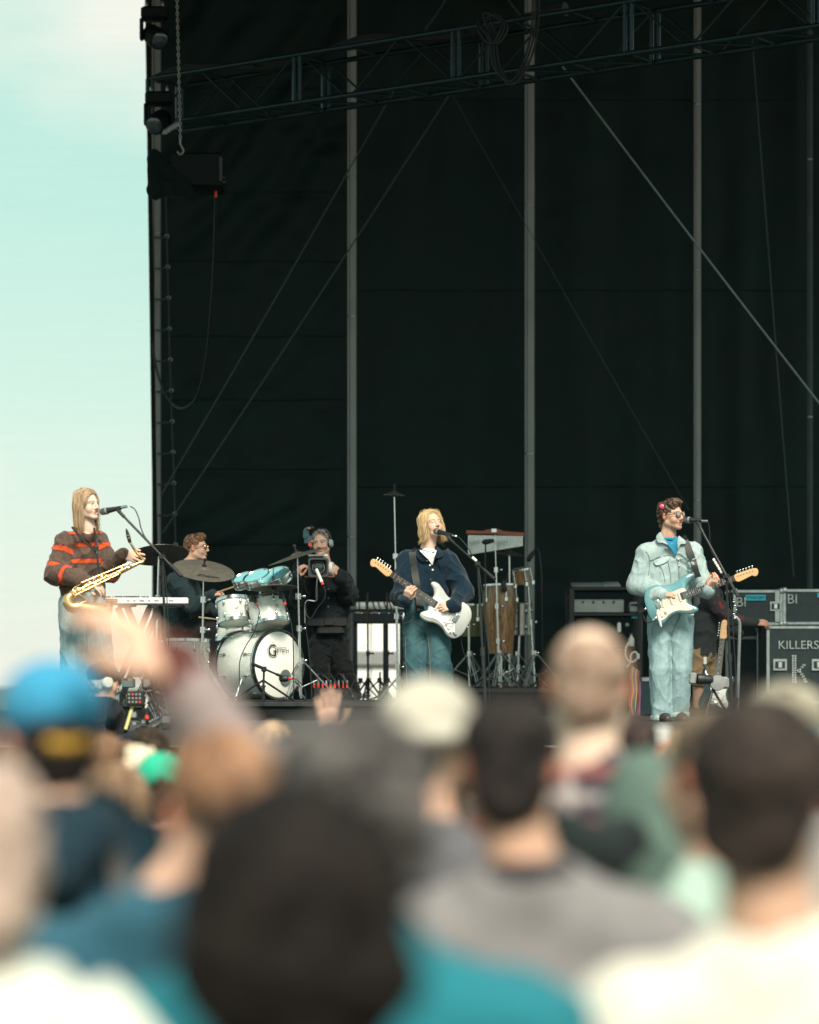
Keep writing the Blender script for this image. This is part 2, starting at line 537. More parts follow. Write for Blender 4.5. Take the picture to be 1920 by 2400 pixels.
# ================================================================== figure kit
A = np.array
def hrot(yaw, pitch=0, roll=0):
    """head frame: yaw 0 faces the camera, + towards the viewer's right, 180 faces away"""
    return rotz(math.pi + yaw * D2R) @ rotx(pitch * D2R) @ roty(roll * D2R)
def head_prims(C, R, s=1.0, mouth=0.3, neck=None, ears=True, nose=1.0):
    L = lambda x, y, z: C + R @ (A((x, y, z)) * s)
    P = [elp(L(0, -.014, .036), A((.074, .095, .080)) * s, R, k=.02),
         elp(L(0, .026, -.032), A((.059, .064, .078)) * s, R, k=.03 * s)]
    P += [cap(L(x * .052, -.005, -.058), .018 * s, L(x * .012, .070, -.098), .017 * s, k=.022 * s) for x in (-1, 1)]
    P += [elp(L(x * .036, .056, -.032), A((.026, .026, .03)) * s, R, k=.02 * s) for x in (-1, 1)]
    P += [cap(L(x * .012, .086, .024), .0095 * s, L(x * .046, .070, .024), .009 * s, k=.014 * s) for x in (-1, 1)]
    P += [sub(elp(L(x * .031, .103, .006), A((.017, .020, .012)) * s, R), .008 * s) for x in (-1, 1)]
    P += [elp(L(x * .031, .076, .004), .0125 * s, R, k=.004 * s) for x in (-1, 1)]
    P += [cap(L(0, .089, .016), .0085 * s, L(0, .089 + .021 * nose, -.028), .0115 * s, k=.012 * s)]
    P += [elp(L(x * .012, .096, -.034), A((.009, .011, .008)) * s, R, k=.008 * s) for x in (-1, 1)]
    P += [cap(L(-.020, .086, -.056), .0065 * s, L(.020, .086, -.056), .0065 * s, k=.008 * s),
          cap(L(-.015, .087, -.066 - .010 * mouth), .0075 * s, L(.015, .087, -.066 - .010 * mouth), .0075 * s, k=.008 * s)]
    if mouth > 0.1: P += [sub(elp(L(0, .100, -.061 - .005 * mouth), A((.018, .022, .003 + .008 * mouth)) * s, R), .004 * s)]
    if ears:
        for x in (-1, 1):
            P += [elp(L(x * .079, -.012, -.004), A((.009, .018, .030)) * s, R @ rotz(-x * .35), k=.006 * s),
                  sub(elp(L(x * .088, -.006, .000), A((.006, .010, .017)) * s, R), .004 * s)]
    if neck is not None:
        P += [cap(L(0, -.020, -.05), .054 * s, neck, .063 * s, k=.03 * s)]
    return P
def head_paint(V, C, R, s, skin, brow=(.10, .06, .035), lip=(.50, .20, .16), stubble=None, closed=False):
    q = ((V - C) @ R) / s
    col = np.tile(A(skin, float), (len(V), 1))
    def put(mask, c, a=1.0):
        m = (np.clip(mask, 0, 1) * a)[:, None]; col[:] = col * (1 - m) + A(c) * m
    x = np.abs(q[:, 0]); y = q[:, 1]; z = q[:, 2]
    ear = (x > .070) & (np.abs(y + .012) < .022) & (np.abs(z) < .034)
    put(ear * 1.0, A(skin) * A((1.10, .58, .48)), .8)
    cheek = np.exp(-(((x - .042) / .022) ** 2 + ((z + .03) / .022) ** 2)) * (y > .03)
    put(cheek, A(skin) * A((1.02, .80, .76)), .55)
    put(np.exp(-(((x) / .014) ** 2 + ((z + .03) / .012) ** 2)) * (y > .085), A(skin) * A((1.0, .78, .74)), .4)
    if stubble is not None:
        m = ((z < -.040) & (y > -.02)) * np.clip((-.034 - z) / .02, 0, 1)
        put(m, stubble, .38)
    b = np.exp(-(((z - (.026 - ((x - .032) / .03) ** 2 * .006)) / .0052) ** 2)) * ((x > .011) & (x < .052)) * (y > .05)
    put(b, brow, .85)
    if closed:
        put(np.exp(-(((z - .001) / .0035) ** 2)) * ((x > .016) & (x < .046)) * (y > .06), A(brow) * .9, .8)
    else:
        eye = (((x - .031) / .0155) ** 2 + ((z - .004) / .0075) ** 2 < 1) & (y > .06)
        put(eye * 1.0, (.62, .60, .56), .9)
        put((((x - .031) / .0065) ** 2 + ((z - .004) / .0070) ** 2 < 1) * (y > .06) * 1.0, (.05, .05, .05), 1)
        put(np.exp(-(((z - .0105) / .003) ** 2)) * ((x > .014) & (x < .048)) * (y > .06), A(brow) * .6, .8)
    l = ((x < .024) & (np.abs(z + .064) < .014) & (y > .0835)) * np.clip(1.25 - (x / .024) ** 2, 0, 1)
    put(l * 1.0, lip, .75)
    put(((x < .016) & (np.abs(z + .063) < .008) & (y > .05) & (y < .0835)) * 1.0, (.06, .02, .02), .9)
    return col
def hand_prims(wrist, d, back, side=1, curl=(.5, .5, .5, .5), spread=.06, s=1.0, thumb=(.6, .4), id=0, arm=None):
    """d: towards the fingers; back: out of the back of the hand; side: +1 puts the thumb on back x d"""
    x = nrm(d); z = nrm(A(back) - x * np.dot(back, x)); y = np.cross(z, x) * side
    W = A(wrist)
    L = lambda a, b, c: W + (a * x + b * y + c * z) * s
    P = []
    ys = (.031, .0105, -.0105, -.030); ln = (.072, .081, .075, .058); kn = (.088, .092, .087, .078)
    for i in range(4):
        P.append(cap(L(.0, ys[i] * .55, 0), .0165 * s, L(kn[i], ys[i], .002), .0112 * s, k=.014 * s, id=id))
    for i in range(4):
        a = 0.0; p = A((kn[i], ys[i], .002)); sp = spread * (1.5 - i)
        for j, fr in enumerate((.46, .30, .24)):
            a += curl[i] * (1.0, 1.25, .8)[j]
            q = p + ln[i] * fr * A((math.cos(a) * math.cos(sp), math.sin(sp) * math.cos(a), -math.sin(a)))
            P.append(cap(L(*p), (.0092 - .0007 * j) * s, L(*q), (.0086 - .0008 * j) * s, k=.003 * s, id=id)); p = q
    t0 = A((.018, .024, -.006)); t1 = A((.052, .024 + .034 * (1 - thumb[0] * .5), -.012 - .022 * thumb[0]))
    t2 = t1 + A((.026, .016 * (1 - thumb[1] * 1.6), -.012 * thumb[0])); t3 = t2 + A((.022, .006 - .016 * thumb[1], -.010 * thumb[1]))
    P += [cap(L(*t0), .0150 * s, L(*t1), .0120 * s, k=.010 * s, id=id), cap(L(*t1), .0108 * s, L(*t2), .0100 * s, k=.003, id=id), cap(L(*t2), .0098 * s, L(*t3), .0082 * s, k=.003, id=id)]
    if arm is not None: P.append(cap(W, .025 * s, A(arm), .031 * s, k=.02 * s, id=id))
    return P
def joined(parts):
    Vs, Fs, Cs, b = [], [], [], 0
    for V, F, c in parts:
        Vs.append(V); Fs.append(F + b); Cs.append(c); b += len(V)
    return np.concatenate(Vs), np.concatenate(Fs), np.concatenate(Cs)
def flatn(fwd, f): return (nrm(fwd), f)

def torso_prims(J, fwd, w=(.155, .165), depth=.62, sh=.062, arm=((.075, .062), (.060, .045)), hem=0.0, k=.05, neck_r=.062):
    """J: neck, shA, shB, pelvis, elA, elB, wrA, wrB.  ids: 1 torso, 2/3 upper/lower sleeve A, 4/5 sleeve B"""
    fl = flatn(fwd, depth)
    P = []
    ch = (J['shA'] + J['shB']) / 2 * .62 + J['neck'] * .0 + J['pelvis'] * .38
    mid = J['pelvis'] * .55 + (J['shA'] + J['shB']) / 2 * .45
    P += [cap(J['pelvis'] - A((0, 0, hem)), w[0], mid, w[0] * 1.0, flat=fl, id=1, k=k), cap(mid, w[0], ch - A((0, 0, .01)), w[1], flat=fl, id=1, k=k)]
    P += [cap(J['shA'], sh, J['shB'], sh, id=1, k=k)]
    for a in 'AB':
        P += [cap(J['neck'] - A((0, 0, .02)), neck_r, J['sh' + a], sh * .9, id=1, k=k)]
    for a, i in (('A', 2), ('B', 4)):
        if 'el' + a in J:
            P += [cap(J['sh' + a], arm[0][0], J['el' + a], arm[0][1], id=i, k=.035), cap(J['el' + a], arm[1][0], J['wr' + a], arm[1][1], id=i + 1, k=.035)]
    return P
def legs_prims(J, fwd, waist=.15, depth=.70, r=((.098, .078), (.076, .07)), k=.04, up=.10):
    fl = flatn(fwd, depth)
    P = [cap(J['pelvis'] + A((0, 0, up)), waist * .96, J['pelvis'] - A((0, 0, .06)), waist, flat=fl, id=1, k=k)]
    for a, i in (('A', 2), ('B', 4)):
        P += [cap(J['hip' + a], r[0][0], J['kn' + a], r[0][1], id=i, k=.008), cap(J['kn' + a], r[1][0], J['an' + a], r[1][1], id=i + 1, k=.008)]
    return P
def shoes(J, fwd, parent, m, s=1.0):
    f = nrm(A((fwd[0], fwd[1], 0)))
    for a in 'AB':
        p = J['an' + a].copy(); z0 = J['floor'] + .035
        g = A((p[0], p[1], z0))
        V, F, _, _ = sdf([cap(g - f * .05, .042 * s, g + f * .06, .044 * s, k=.03), cap(g + f * .06, .044 * s, g + f * .14 - A((0, 0, .008)), .034 * s, k=.03), cap(g, .045 * s, g + A((0, 0, .06)), .045 * s, k=.03)], .012)
        mesh_obj('shoe', V, F, m, parent)
def body_mesh(parent, head, hands, skin, coarse, **paint):
    """head=(C,R,s,neck,mouth,...) fine, hands fine, clothed rest coarse: one figure, one mesh"""
    C, R, s, neck, mouth = head[:5]
    parts = []
    hv = head[5] if len(head) > 5 else .0055
    chest = neck - A((0, 0, .07))
    P = head_prims(C, R, s, mouth, neck) + [cap(neck, .058 * s, chest, .055, k=.03)]
    V, F, _, _ = sdf(P, hv); V = relax(V, F, 1)
    parts.append((V, F, head_paint(V, C, R, s, skin, **paint)))
    for hp in hands:
        V, F, _, _ = sdf(hp, .0042, k=.006)
        c = np.tile(A(skin) * A((1.0, .93, .90)), (len(V), 1)); parts.append((V, F, c))
    if coarse:
        V, F, _, _ = sdf(coarse, .018, k=.03); parts.append((V, F, np.tile(A(skin), (len(V), 1))))
    V, F, c = joined(parts)
    return mesh_obj('body', V, F, M_SKIN, parent, sharp=None, colors=c)
GV = {}
def surf(key, C, x, y, out=.003, rad=.012):
    """point on the front of a garment where (x, y) falls, lifted by out"""
    p = C(x, y); V = GV[key]
    for r in (rad, rad * 2, rad * 4):
        m = (np.abs(V[:, 0] - p[0]) < r) & (np.abs(V[:, 2] - p[2]) < r)
        if m.any():
            return A((p[0], V[m, 1].min() - out, p[2]))
    return p
def patch(name, parent, pts, m, th=.008):
    """a cloth patch lying on a garment: outline points already on its surface"""
    P = np.array(spline(pts, 3, closed=True)); n = len(P); c = P.mean(0); c[1] = min(c[1], P[:, 1].mean() - .002)
    f = A((0, -th, 0)); V = list(P) + list(P * .96 + c * .04 + f) + [c + f * 1.15]
    F = [(i, (i + 1) % n, n + (i + 1) % n, n + i) for i in range(n)] + [(n + i, n + (i + 1) % n, 2 * n) for i in range(n)]
    return mesh_obj(name, V, F, m, parent, sharp=60)
def garment(name, parent, prims, vox, m, color, amp=.006, sc=(9, 9, 14), seed=0.0, k=.03, paint=None, rel=1):
    V, F, ids, t = sdf(prims, vox, k=k)
    if rel: V = relax(V, F, rel)
    V0 = V
    V = folds(V, F, amp, sc, seed)
    GV[(parent.name, name)] = V
    c = np.tile(A(color, float), (len(V), 1))
    if paint is not None: c = paint(V0, ids, t, c)
    return mesh_obj(name, V, F, m, parent, sharp=None, colors=c)
def hair_mesh(parent, prims, vox, c1, c2, C, R, amp=.006, mode='streak', freq=26, name='hair', k=.02, seed=0., m_=None):
    V, F, ids, t = sdf(prims, vox, k=k)
    N = vnormals(V, F)
    q = (V - C) @ R
    az = np.arctan2(q[:, 0], q[:, 1] + .02)
    if mode == 'streak':
        u = np.stack([np.cos(az) * freq * .35 + seed, np.sin(az) * freq * .35, q[:, 2] * 7], 1)
        n1 = vnoise(u); n2 = vnoise(u * A((3.1, 3.1, 1.3)) + 7)
        n = n1 * .55 + n2 * .45
    else:
        n1 = vnoise(q * freq * 1.6 + seed); n2 = vnoise(q * freq * 3.4 + 5 + seed); n = n1 * .6 + n2 * .4
    V = V + N * (amp * (n - .5) * 2)[:, None]
    m = np.clip((n - .3) / .4, 0, 1)[:, None]
    return mesh_obj(name, V, F, m_ or M_HAIR, parent, sharp=None, colors=A(c1) * (1 - m) + A(c2) * m)
def fall_guides(L, sx, n, ys, tail, rx=.086, ry=.106, rz=.092, cz=.038, cy=-.018, part=.006):
    """hair guides: over the rounded crown from the parting, then down the given tail [(x, dy, z), ...]"""
    G = []
    for k in range(n):
        y = ys[0] + (ys[1] - ys[0]) * k / (n - 1); g = []
        for x in (part, .026, .048, .066, .078):
            q = 1 - (x / rx) ** 2 - ((y - cy) / ry) ** 2
            if q > .02: g.append((x, y, cz + rz * math.sqrt(q)))
            else:      # behind the crown: follow the back of the skull instead
                f = math.sqrt(max(1 - (x / rx) ** 2, .05)); g.append((x, cy + (ry * f) * (1 if y > cy else -1), cz + rz * .14 - .05 * x / rx))
        y_e = g[-1][1]
        for (tx, dy, tz) in tail: g.append((tx + .004 * math.sin(k * 2.3 + tz * 30), y_e * .96 + dy, tz - .010 * ((k * 7) % 3)))
        G.append([L(sx * a, b, c) for a, b, c in g])
    return G
def strands(parent, guides, n, r, c1, c2, jit=.006, seed=3, name='hair_strand_layer'):
    """locks laid along guide lines (world points), each between two neighbouring guides"""
    rg = np.random.default_rng(seed)
    Vs, Fs, Cs = [], [], []; b = 0
    G = [np.array(spline(g, 3)) for g in guides]
    m = min(len(g) for g in G); G = [g[:m] if len(g) == m else g[np.linspace(0, len(g) - 1, m).astype(int)] for g in G]
    for _ in range(n):
        i = rg.integers(0, len(G) - 1); w = rg.random()
        p = G[i] * (1 - w) + G[i + 1] * w
        ph = rg.random(3) * 6.3; tt = np.linspace(0, 1, m)[:, None]
        p = p + jit * rg.normal(size=3) * (0.4 + tt) + jit * .7 * np.sin(tt * A((7., 9., 8.)) + ph)
        stop = max(4, int(m * (0.72 + .28 * rg.random())))
        p = p[:stop]
        mb = MB(); rr = [r * (1 - .75 * (j / (stop - 1)) ** 3) for j in range(stop)]
        mb.path(p, rr, 4)
        V = np.array(mb.V); c = A(c1) + (A(c2) - A(c1)) * rg.random()
        Vs.append(V); Fs += [tuple(q + b for q in f) for f in mb.F]; Cs.append(np.tile(c, (len(V), 1))); b += len(V)
    o = mesh_obj(name, np.concatenate(Vs), Fs, M_HAIR, parent, sharp=None, colors=np.concatenate(Cs))
    o['kind'] = 'stuff'
    return o
def ribbon(name, parent, pts, across, w, th, m):
    """a flat band along pts; across[i] is its width direction"""
    mb = MB(); pts = [A(p, float) for p in pts]; N = len(pts); V = []; F = []
    for i in range(N):
        a = nrm(pts[min(i + 1, N - 1)] - pts[max(i - 1, 0)]); c = nrm(A(across[i] if isinstance(across, list) else across, float)); c = nrm(c - a * np.dot(a, c)); nn = np.cross(a, c)
        for x, y in ((-.5, -.5), (.5, -.5), (.5, .5), (-.5, .5)): V.append(pts[i] + c * w * x + nn * th * y)
    for i in range(N - 1):
        for k in range(4):
            k2 = (k + 1) % 4; F.append((i * 4 + k, i * 4 + k2, i * 4 + 4 + k2, i * 4 + 4 + k))
    F += [(3, 2, 1, 0), tuple(range(4 * N - 4, 4 * N))]
    mb.add(V, F); return mb.build(name, m, parent)
# ================================================================== ground, stage, backdrop
M_GROUND = mat('trodden_grass', (0.06, 0.07, 0.035), rough=0.95, var=0.45, vscale=1.2, bump=0.6, bscale=9)
mb = MB(); ys = [-60, 0, 8, 16, 24, 32, 40, 300, 1500]
V = []; F = []
for y in ys:
    for x in (-800, -40, -10, 0, 10, 40, 800): V.append((x, y, ground_z(y)))
for j in range(len(ys) - 1):
    for i in range(6): F.append((j * 7 + i, j * 7 + i + 1, j * 7 + 8 + i, j * 7 + 7 + i))
struct(mesh_obj('ground', V, F, M_GROUND))

M_DECK = mat('stage_deck_ply', (0.055, 0.06, 0.06), rough=0.75, var=0.35, vscale=3.0, bump=0.2, bscale=40)
M_SKIRT = cloth('stage_skirt', (0.010, 0.013, 0.013))
deck = struct(MB().box((0, 27.0, STAGE_Z - .06), (22, 13.6, .12)).build('stage_deck', M_DECK, smooth=False))
# each deck board laid across the stage
for i in range(11):
    y0 = 20.25 + i * 1.22
    struct(MB().box((0, y0 + .61, STAGE_Z + .003), (21.9, 1.205, .006)).build('deck_board', M_DECK, deck, smooth=False))
V = []; F = []; nx = 220
for i in range(nx + 1):
    x = -11 + 22 * i / nx
    yy = 20.16 + .03 * math.sin(i * 1.3) + .015 * math.sin(i * .47)
    V += [(x, yy, -.35), (x, yy + .01, STAGE_Z - .13)]
for i in range(nx): F.append((2 * i, 2 * i + 2, 2 * i + 3, 2 * i + 1))
tag(mesh_obj('stage_skirt', V, F, M_SKIRT), 'black pleated skirt hanging from the stage front', 'stage skirt')
M_RISER = mat('riser_carpet', (0.022, 0.028, 0.029), rough=0.95, var=0.3, vscale=14, bump=0.4, bscale=120)
def riser(x0, x1, y0, y1, z, label):
    t = thing('stage_riser', label, 'riser', ((x0 + x1) / 2, (y0 + y1) / 2, STAGE_Z))
    MB().rbox(((x0 + x1) / 2, (y0 + y1) / 2, z - .02), (x1 - x0, y1 - y0, .04), .006).build('top_board', M_RISER, t)
    MB().box(((x0 + x1) / 2, y0 + .035, (z - .045 + STAGE_Z + .008) / 2), (x1 - x0 - .03, .02, z - .05 - STAGE_Z)).build('front_skirt', M_SKIRT, t)
    for x in (x0 + .08, x1 - .08):
        for y in (y0 + .1, y1 - .1): MB().box((x, y, (z - .04 + STAGE_Z + .006) / 2), (.06, .06, z - .05 - STAGE_Z)).build('leg', M_BLACK, t)
    return t
riser(-2.45, -.06, 24.1, 27.4, RISER_Z, 'low black carpeted riser under the drum kit')
riser(.10, 2.10, 27.6, 30.6, 1.655, 'low black riser under the percussion stands')
# unseen black roof sheet above the frame, added to shade the stage
V = []; F = []
for j in range(9):
    for i in range(13):
        V.append((-9 + 18 * i / 12, 19.6 + 14 * j / 8, 9.75 + .45 * math.sin(math.pi * j / 8) + .04 * math.sin(i * 2.1)))
for j in range(8):
    for i in range(12): F.append((j * 13 + i, j * 13 + i + 1, j * 13 + 14 + i, j * 13 + 13 + i))
tag(mesh_obj('shade_roof', V, F, cloth('shade_roof_cloth', (0.012, 0.016, 0.016))), 'unseen black roof sheet added above the stage for shade', 'shade roof')

# ---- the backdrop, one drape between each pair of poles
M_DRAPE = mat('black_drape', (0.0042, 0.0160, 0.0150), rough=0.66, var=0.3, vscale=2.2, bump=0.25, bscale=22, spec=0.25)
BD = 32.0
bk = thing('backdrop_curtain', 'huge black fabric backdrop hung in drapes behind the band', 'backdrop', (0, BD, STAGE_Z))
edges = [337, 826, 1242, 1634, 1895, 2300]
def drape(k, x0, x1, hole=None):
    a = PS(x0, 0, BD)[0]; b = PS(x1, 0, BD)[0]
    zt = 9.70; zb = STAGE_Z
    nx = max(16, int((b - a) / .045)); nz = 130
    X = np.linspace(a, b, nx + 1); Z = np.linspace(zb, zt, nz + 1)
    GX, GZ = np.meshgrid(X, Z)
    p = np.stack([GX.ravel(), np.zeros(GX.size), GZ.ravel()], 1)
    if k == 0:    # diagonal pull creases from the hung speaker, horizontal packing folds
        dg = p @ A((.80, 0, -.60)); al = p @ A((.60, 0, .80))
        pl = np.sin(dg * 15 + 2.2 * vnoise(p * .9) * 3) * np.clip((p[:, 2] - 5.0) / 2.5, 0, 1) * .040
        pl += np.sin(dg * 9 + vnoise(p * 1.3) * 6) * .025
        pl += .022 * np.exp(-(((p[:, 2] * 1.35 + .02 * np.sin(p[:, 0] * 5)) % 1 - .5) / .05) ** 2)
        pl += (vnoise(p * A((3, 1, 9))) - .5) * .022
    else:
        pl = .035 * np.sin(p[:, 0] * (7 + k) + 1.5 * vnoise(p * A((1.5, 1, .25))) * 3) * (.4 + .6 * (p[:, 2] - zb) / 8)
        pl += (vnoise(p * A((6, 1, 1.0)) + k * 9) - .5) * .06 + (vnoise(p * A((2.5, 1, 5)) + k) - .5) * .03
    u = (p[:, 0] - a) / (b - a)
    pl *= np.clip(np.minimum(u, 1 - u) * 12, 0, 1)
    xx = p[:, 0]
    if k == 0:      # the outer edge leans: lower down it hangs further in
        lean = (PS(366, 0, BD)[0] - a) * np.clip((9.3 - p[:, 2]) / (9.3 - zb), 0, 1)
        xx = xx + lean * (1 - u)
    V = np.stack([xx, BD + .12 - pl * 1.0, p[:, 2]], 1)
    F = []
    for j in range(nz):
        for i in range(nx):
            if hole is not None:
                cx = (X[i] + X[i + 1]) / 2; cz = (Z[j] + Z[j + 1]) / 2
                if hole[0] < cx < hole[1] and hole[2] < cz < hole[3]: continue
            q = j * (nx + 1) + i
            F.append((q, q + 1, q + nx + 2, q + nx + 1))
    dp = mesh_obj('drape_panel', V, F, M_DRAPE, bk, sharp=None)
    for z in ((2.6, 3.3, 4.1, 4.9, 5.6, 6.4, 7.2, 8.3) if k == 0 else (3.9, 6.1, 8.2)):
        j = int((z - zb) / (zt - zb) * nz); row = V[j * (nx + 1):(j + 1) * (nx + 1)]
        if hole is not None and z < hole[3]: continue
        MB().path([r_ + A((0, -.006, .004 * math.sin(i * .6 + z))) for i, r_ in enumerate(row[::3])], .0045, 4).build('seam', M_DRAPE, dp)
h0 = PS(833, 1634, BD); h1 = PS(968, 1411, BD)
for k in range(5):
    drape(k, edges[k], edges[k + 1], (h0[0], h1[0], 1.5, h1[2]) if k == 1 else None)

# ---- aluminium roof poles in front of the drapes, in jointed lengths
M_ALU = mat('weathered_aluminium', (0.25, 0.245, 0.245), rough=0.55, metal=0.35, var=0.22, vscale=5, stretch=(1, 1, .3), bump=0.1, bscale=30)
M_ALUD = mat('dull_steel_pole', (0.045, 0.06, 0.062), rough=0.6, metal=0.2, var=0.25, vscale=6)
def pole(x, wpx, label, joints, dim=False):
    d = BD - .45
    c = PS(x, 0, d)[0]; w = wpx * KS * d
    t = thing('roof_pole', label, 'pole', (c, d, STAGE_Z), 'poles in front of the backdrop')
    zs = [STAGE_Z + .02] + joints + [9.72]
    for i in range(len(zs) - 1):
        z0, z1 = zs[i] + .004, zs[i + 1] - .004
        m2 = MB()
        m2.rbox((c + w * .12, d, (z0 + z1) / 2), (w * .76, .10, z1 - z0), .008)
        m2.rbox((c - w * .38, d - .035, (z0 + z1) / 2), (w * .2, .05, z1 - z0), .006)
        m2.build('pole_section', M_ALUD if dim else M_ALU, t)
    for z in joints:
        MB().box((c + w * .1, d, z), (w * .72, .094, .01)).build('joint_sleeve', M_STEEL, t)
    m2 = MB().box((c, d, STAGE_Z + .013), (w * 1.8, .22, .014)); m2.build('base_plate', M_STEEL, t)
pole(367, 20, 'leftmost grey roof pole beside the pale scrim', [3.1, 4.9, 6.6, 8.2])
pole(825, 21, 'grey roof pole behind the camera operator', [3.3, 5.7, 7.2])
pole(1241, 23, 'grey roof pole between the bar chimes and denim guitarist', [4.2, 6.9, 8.3])
pole(1634, 17, 'thinner grey roof pole behind the denim guitarist', [3.7, 6.2, 8.0])
pole(1897, 14, 'dim grey roof pole at the far right edge', [4.6, 7.4], True)

# ---- scrim: a pale mesh sheet at the stage's open side
m = bpy.data.materials.new('scrim_mesh'); m.use_nodes = True
nt = m.node_tree; n, l = nt.nodes, nt.links
n.remove(n['Principled BSDF']); out = n['Material Output']
tr = n.new('ShaderNodeBsdfTransparent'); tl = n.new('ShaderNodeBsdfTranslucent'); df = n.new('ShaderNodeBsdfDiffuse')
tr.inputs[0].default_value = (.97, .99, .98, 1); tl.inputs[0].default_value = (.80, .86, .82, 1); df.inputs[0].default_value = (.7, .76, .72, 1)
a = n.new('ShaderNodeMixShader'); a.inputs[0].default_value = .25; l.new(tl.outputs[0], a.inputs[1]); l.new(df.outputs[0], a.inputs[2])
tc = n.new('ShaderNodeTexCoord'); wv = n.new('ShaderNodeTexWave'); wv.bands_direction = 'Z'; wv.inputs['Scale'].default_value = 14.0
wv.inputs['Distortion'].default_value = 1.2; wv.inputs['Detail'].default_value = 2
nz = n.new('ShaderNodeTexNoise'); nz.inputs['Scale'].default_value = 1.4
mp = n.new('ShaderNodeMapping'); mp.inputs['Scale'].default_value = (.6, 1, 9)
l.new(tc.outputs['Object'], wv.inputs[0]); l.new(tc.outputs['Object'], mp.inputs[0]); l.new(mp.outputs[0], nz.inputs[0])
mul = n.new('ShaderNodeMath'); mul.operation = 'MULTIPLY_ADD'; mul.inputs[1].default_value = .012; mul.inputs[2].default_value = .03
ad = n.new('ShaderNodeMath'); ad.operation = 'MULTIPLY_ADD'; ad.inputs[1].default_value = .05
l.new(wv.outputs['Fac'], mul.inputs[0]); l.new(nz.outputs['Fac'], ad.inputs[0]); l.new(mul.outputs[0], ad.inputs[2])
ms = n.new('ShaderNodeMixShader'); l.new(ad.outputs[0], ms.inputs[0]); l.new(tr.outputs[0], ms.inputs[1]); l.new(a.outputs[0], ms.inputs[2])
l.new(ms.outputs[0], out.inputs[0])
SD = 31.3
top = PS(341, -60, SD); bot = PS(366, 1700, SD)
sc = thing('scrim_sheet', 'pale translucent mesh scrim filling the stage side', 'scrim', (bot[0] - 2, SD, STAGE_Z))
V = []; F = []; nx, nz_ = 24, 40
for j in range(nz_ + 1):
    v = j / nz_; r = bot * (1 - v) + top * v
    for i in range(nx + 1):
        u = i / nx; V.append((-7.5 * (1 - u) + r[0] * u, SD + .02 * math.sin(6 * u + 3 * v) + .015 * math.sin(11 * v), r[2]))
for j in range(nz_):
    for i in range(nx): q = j * (nx + 1) + i; F.append((q, q + 1, q + nx + 2, q + nx + 1))
mesh_obj('mesh_cloth', V, F, m, sc, sharp=None)
MB().path([bot + A((.02, -.03, 0)), top + A((.02, -.03, 0))], .028, 6).build('edge_hem', M_SKIRT, sc)
# lacing between the left pole and a rope
t = thing('lacing_rope', 'thin laced rope with ties beside the leftmost pole', 'rope', tuple(PD(372, 1180, 31.4)))
rp = [PD(x, y, 31.4) for x, y in ((349, 400), (353, 560), (357, 720), (361, 860), (366, 1000), (371, 1180))]
M_ROPE = mat('grey_cord', (0.045, 0.055, 0.056), rough=0.8, var=0.2, vscale=40)
MB().path(spline(rp, 5), .008, 5).build('rope', M_ROPE, t)
for i in range(12):
    y = 497 + i * 65
    f = (y - 400) / 780.0; x = 349 + 22 * f
    a = PD(x, y, 31.4); b = PD(324 + 10 * f, y + 3, 31.42)
    MB().path([a, (a + b) / 2 - A((0, 0, .012)), b], .011, 5).build('tie', M_ROPE, t)
    MB().torus(a, (0, 1, .2), .018, .006, 10, 5).build('ring', M_STEEL, t)

# ---- guy wires
M_WIRE = mat('steel_wire', (0.20, 0.25, 0.26), rough=0.45, metal=0.4, var=0.1, vscale=20)
M_WIRED = mat('dark_wire', (0.035, 0.045, 0.047), rough=0.6, var=0.1, vscale=20)
for lab, p0, p1, r, mm in (
        ('upper of two slanting guy wires crossing the left drape', PD(830, 190, 30.2), PD(338, 1045, 30.6), .008, M_WIRED),
        ('lower of two slanting guy wires crossing the left drape', PD(952, 190, 30.2), PD(343, 1122, 30.6), .0085, M_WIRED),
        ('faint guy wire slanting down behind the bar chimes', PD(945, 185, 30.6), PD(1452, 1075, 30.8), .004, M_WIRED),
        ('bright guy wire slanting down to the right edge', PD(1185, 140, 28.5), PD(1740, 868, 29.0), .0095, M_WIRE),
        ('short guy wire rising left of the cable coil', PD(955, -30, 29.0), PD(895, 62, 28.6), .010, M_WIRED),
        ('short guy wire rising beside the cable coil', PD(1050, -30, 29.0), PD(1130, 70, 28.6), .010, M_WIRED),
        ('faint near-vertical wire at the right drape', PD(1584, 80, 30.8), PD(1672, 1215, 31.0), .007, M_WIRED)):
    L = np.linalg.norm(p1 - p0)
    pts = [p0 * (1 - s_) + p1 * s_ - A((0, 0, .02 * math.sin(math.pi * s_))) for s_ in np.linspace(0, 1, 9)]
    tag(MB().path(pts, r, 6).build('guy_wire', mm), lab, 'wire', 'guy wires')

# ---- truss across the top
M_TRUSS = mat('black_truss', (0.012, 0.034, 0.039), rough=0.32, metal=0.5, var=0.2, vscale=12)
tL = PD(300, 215, 29.2); tR = PD(1790, 40, 24.6)
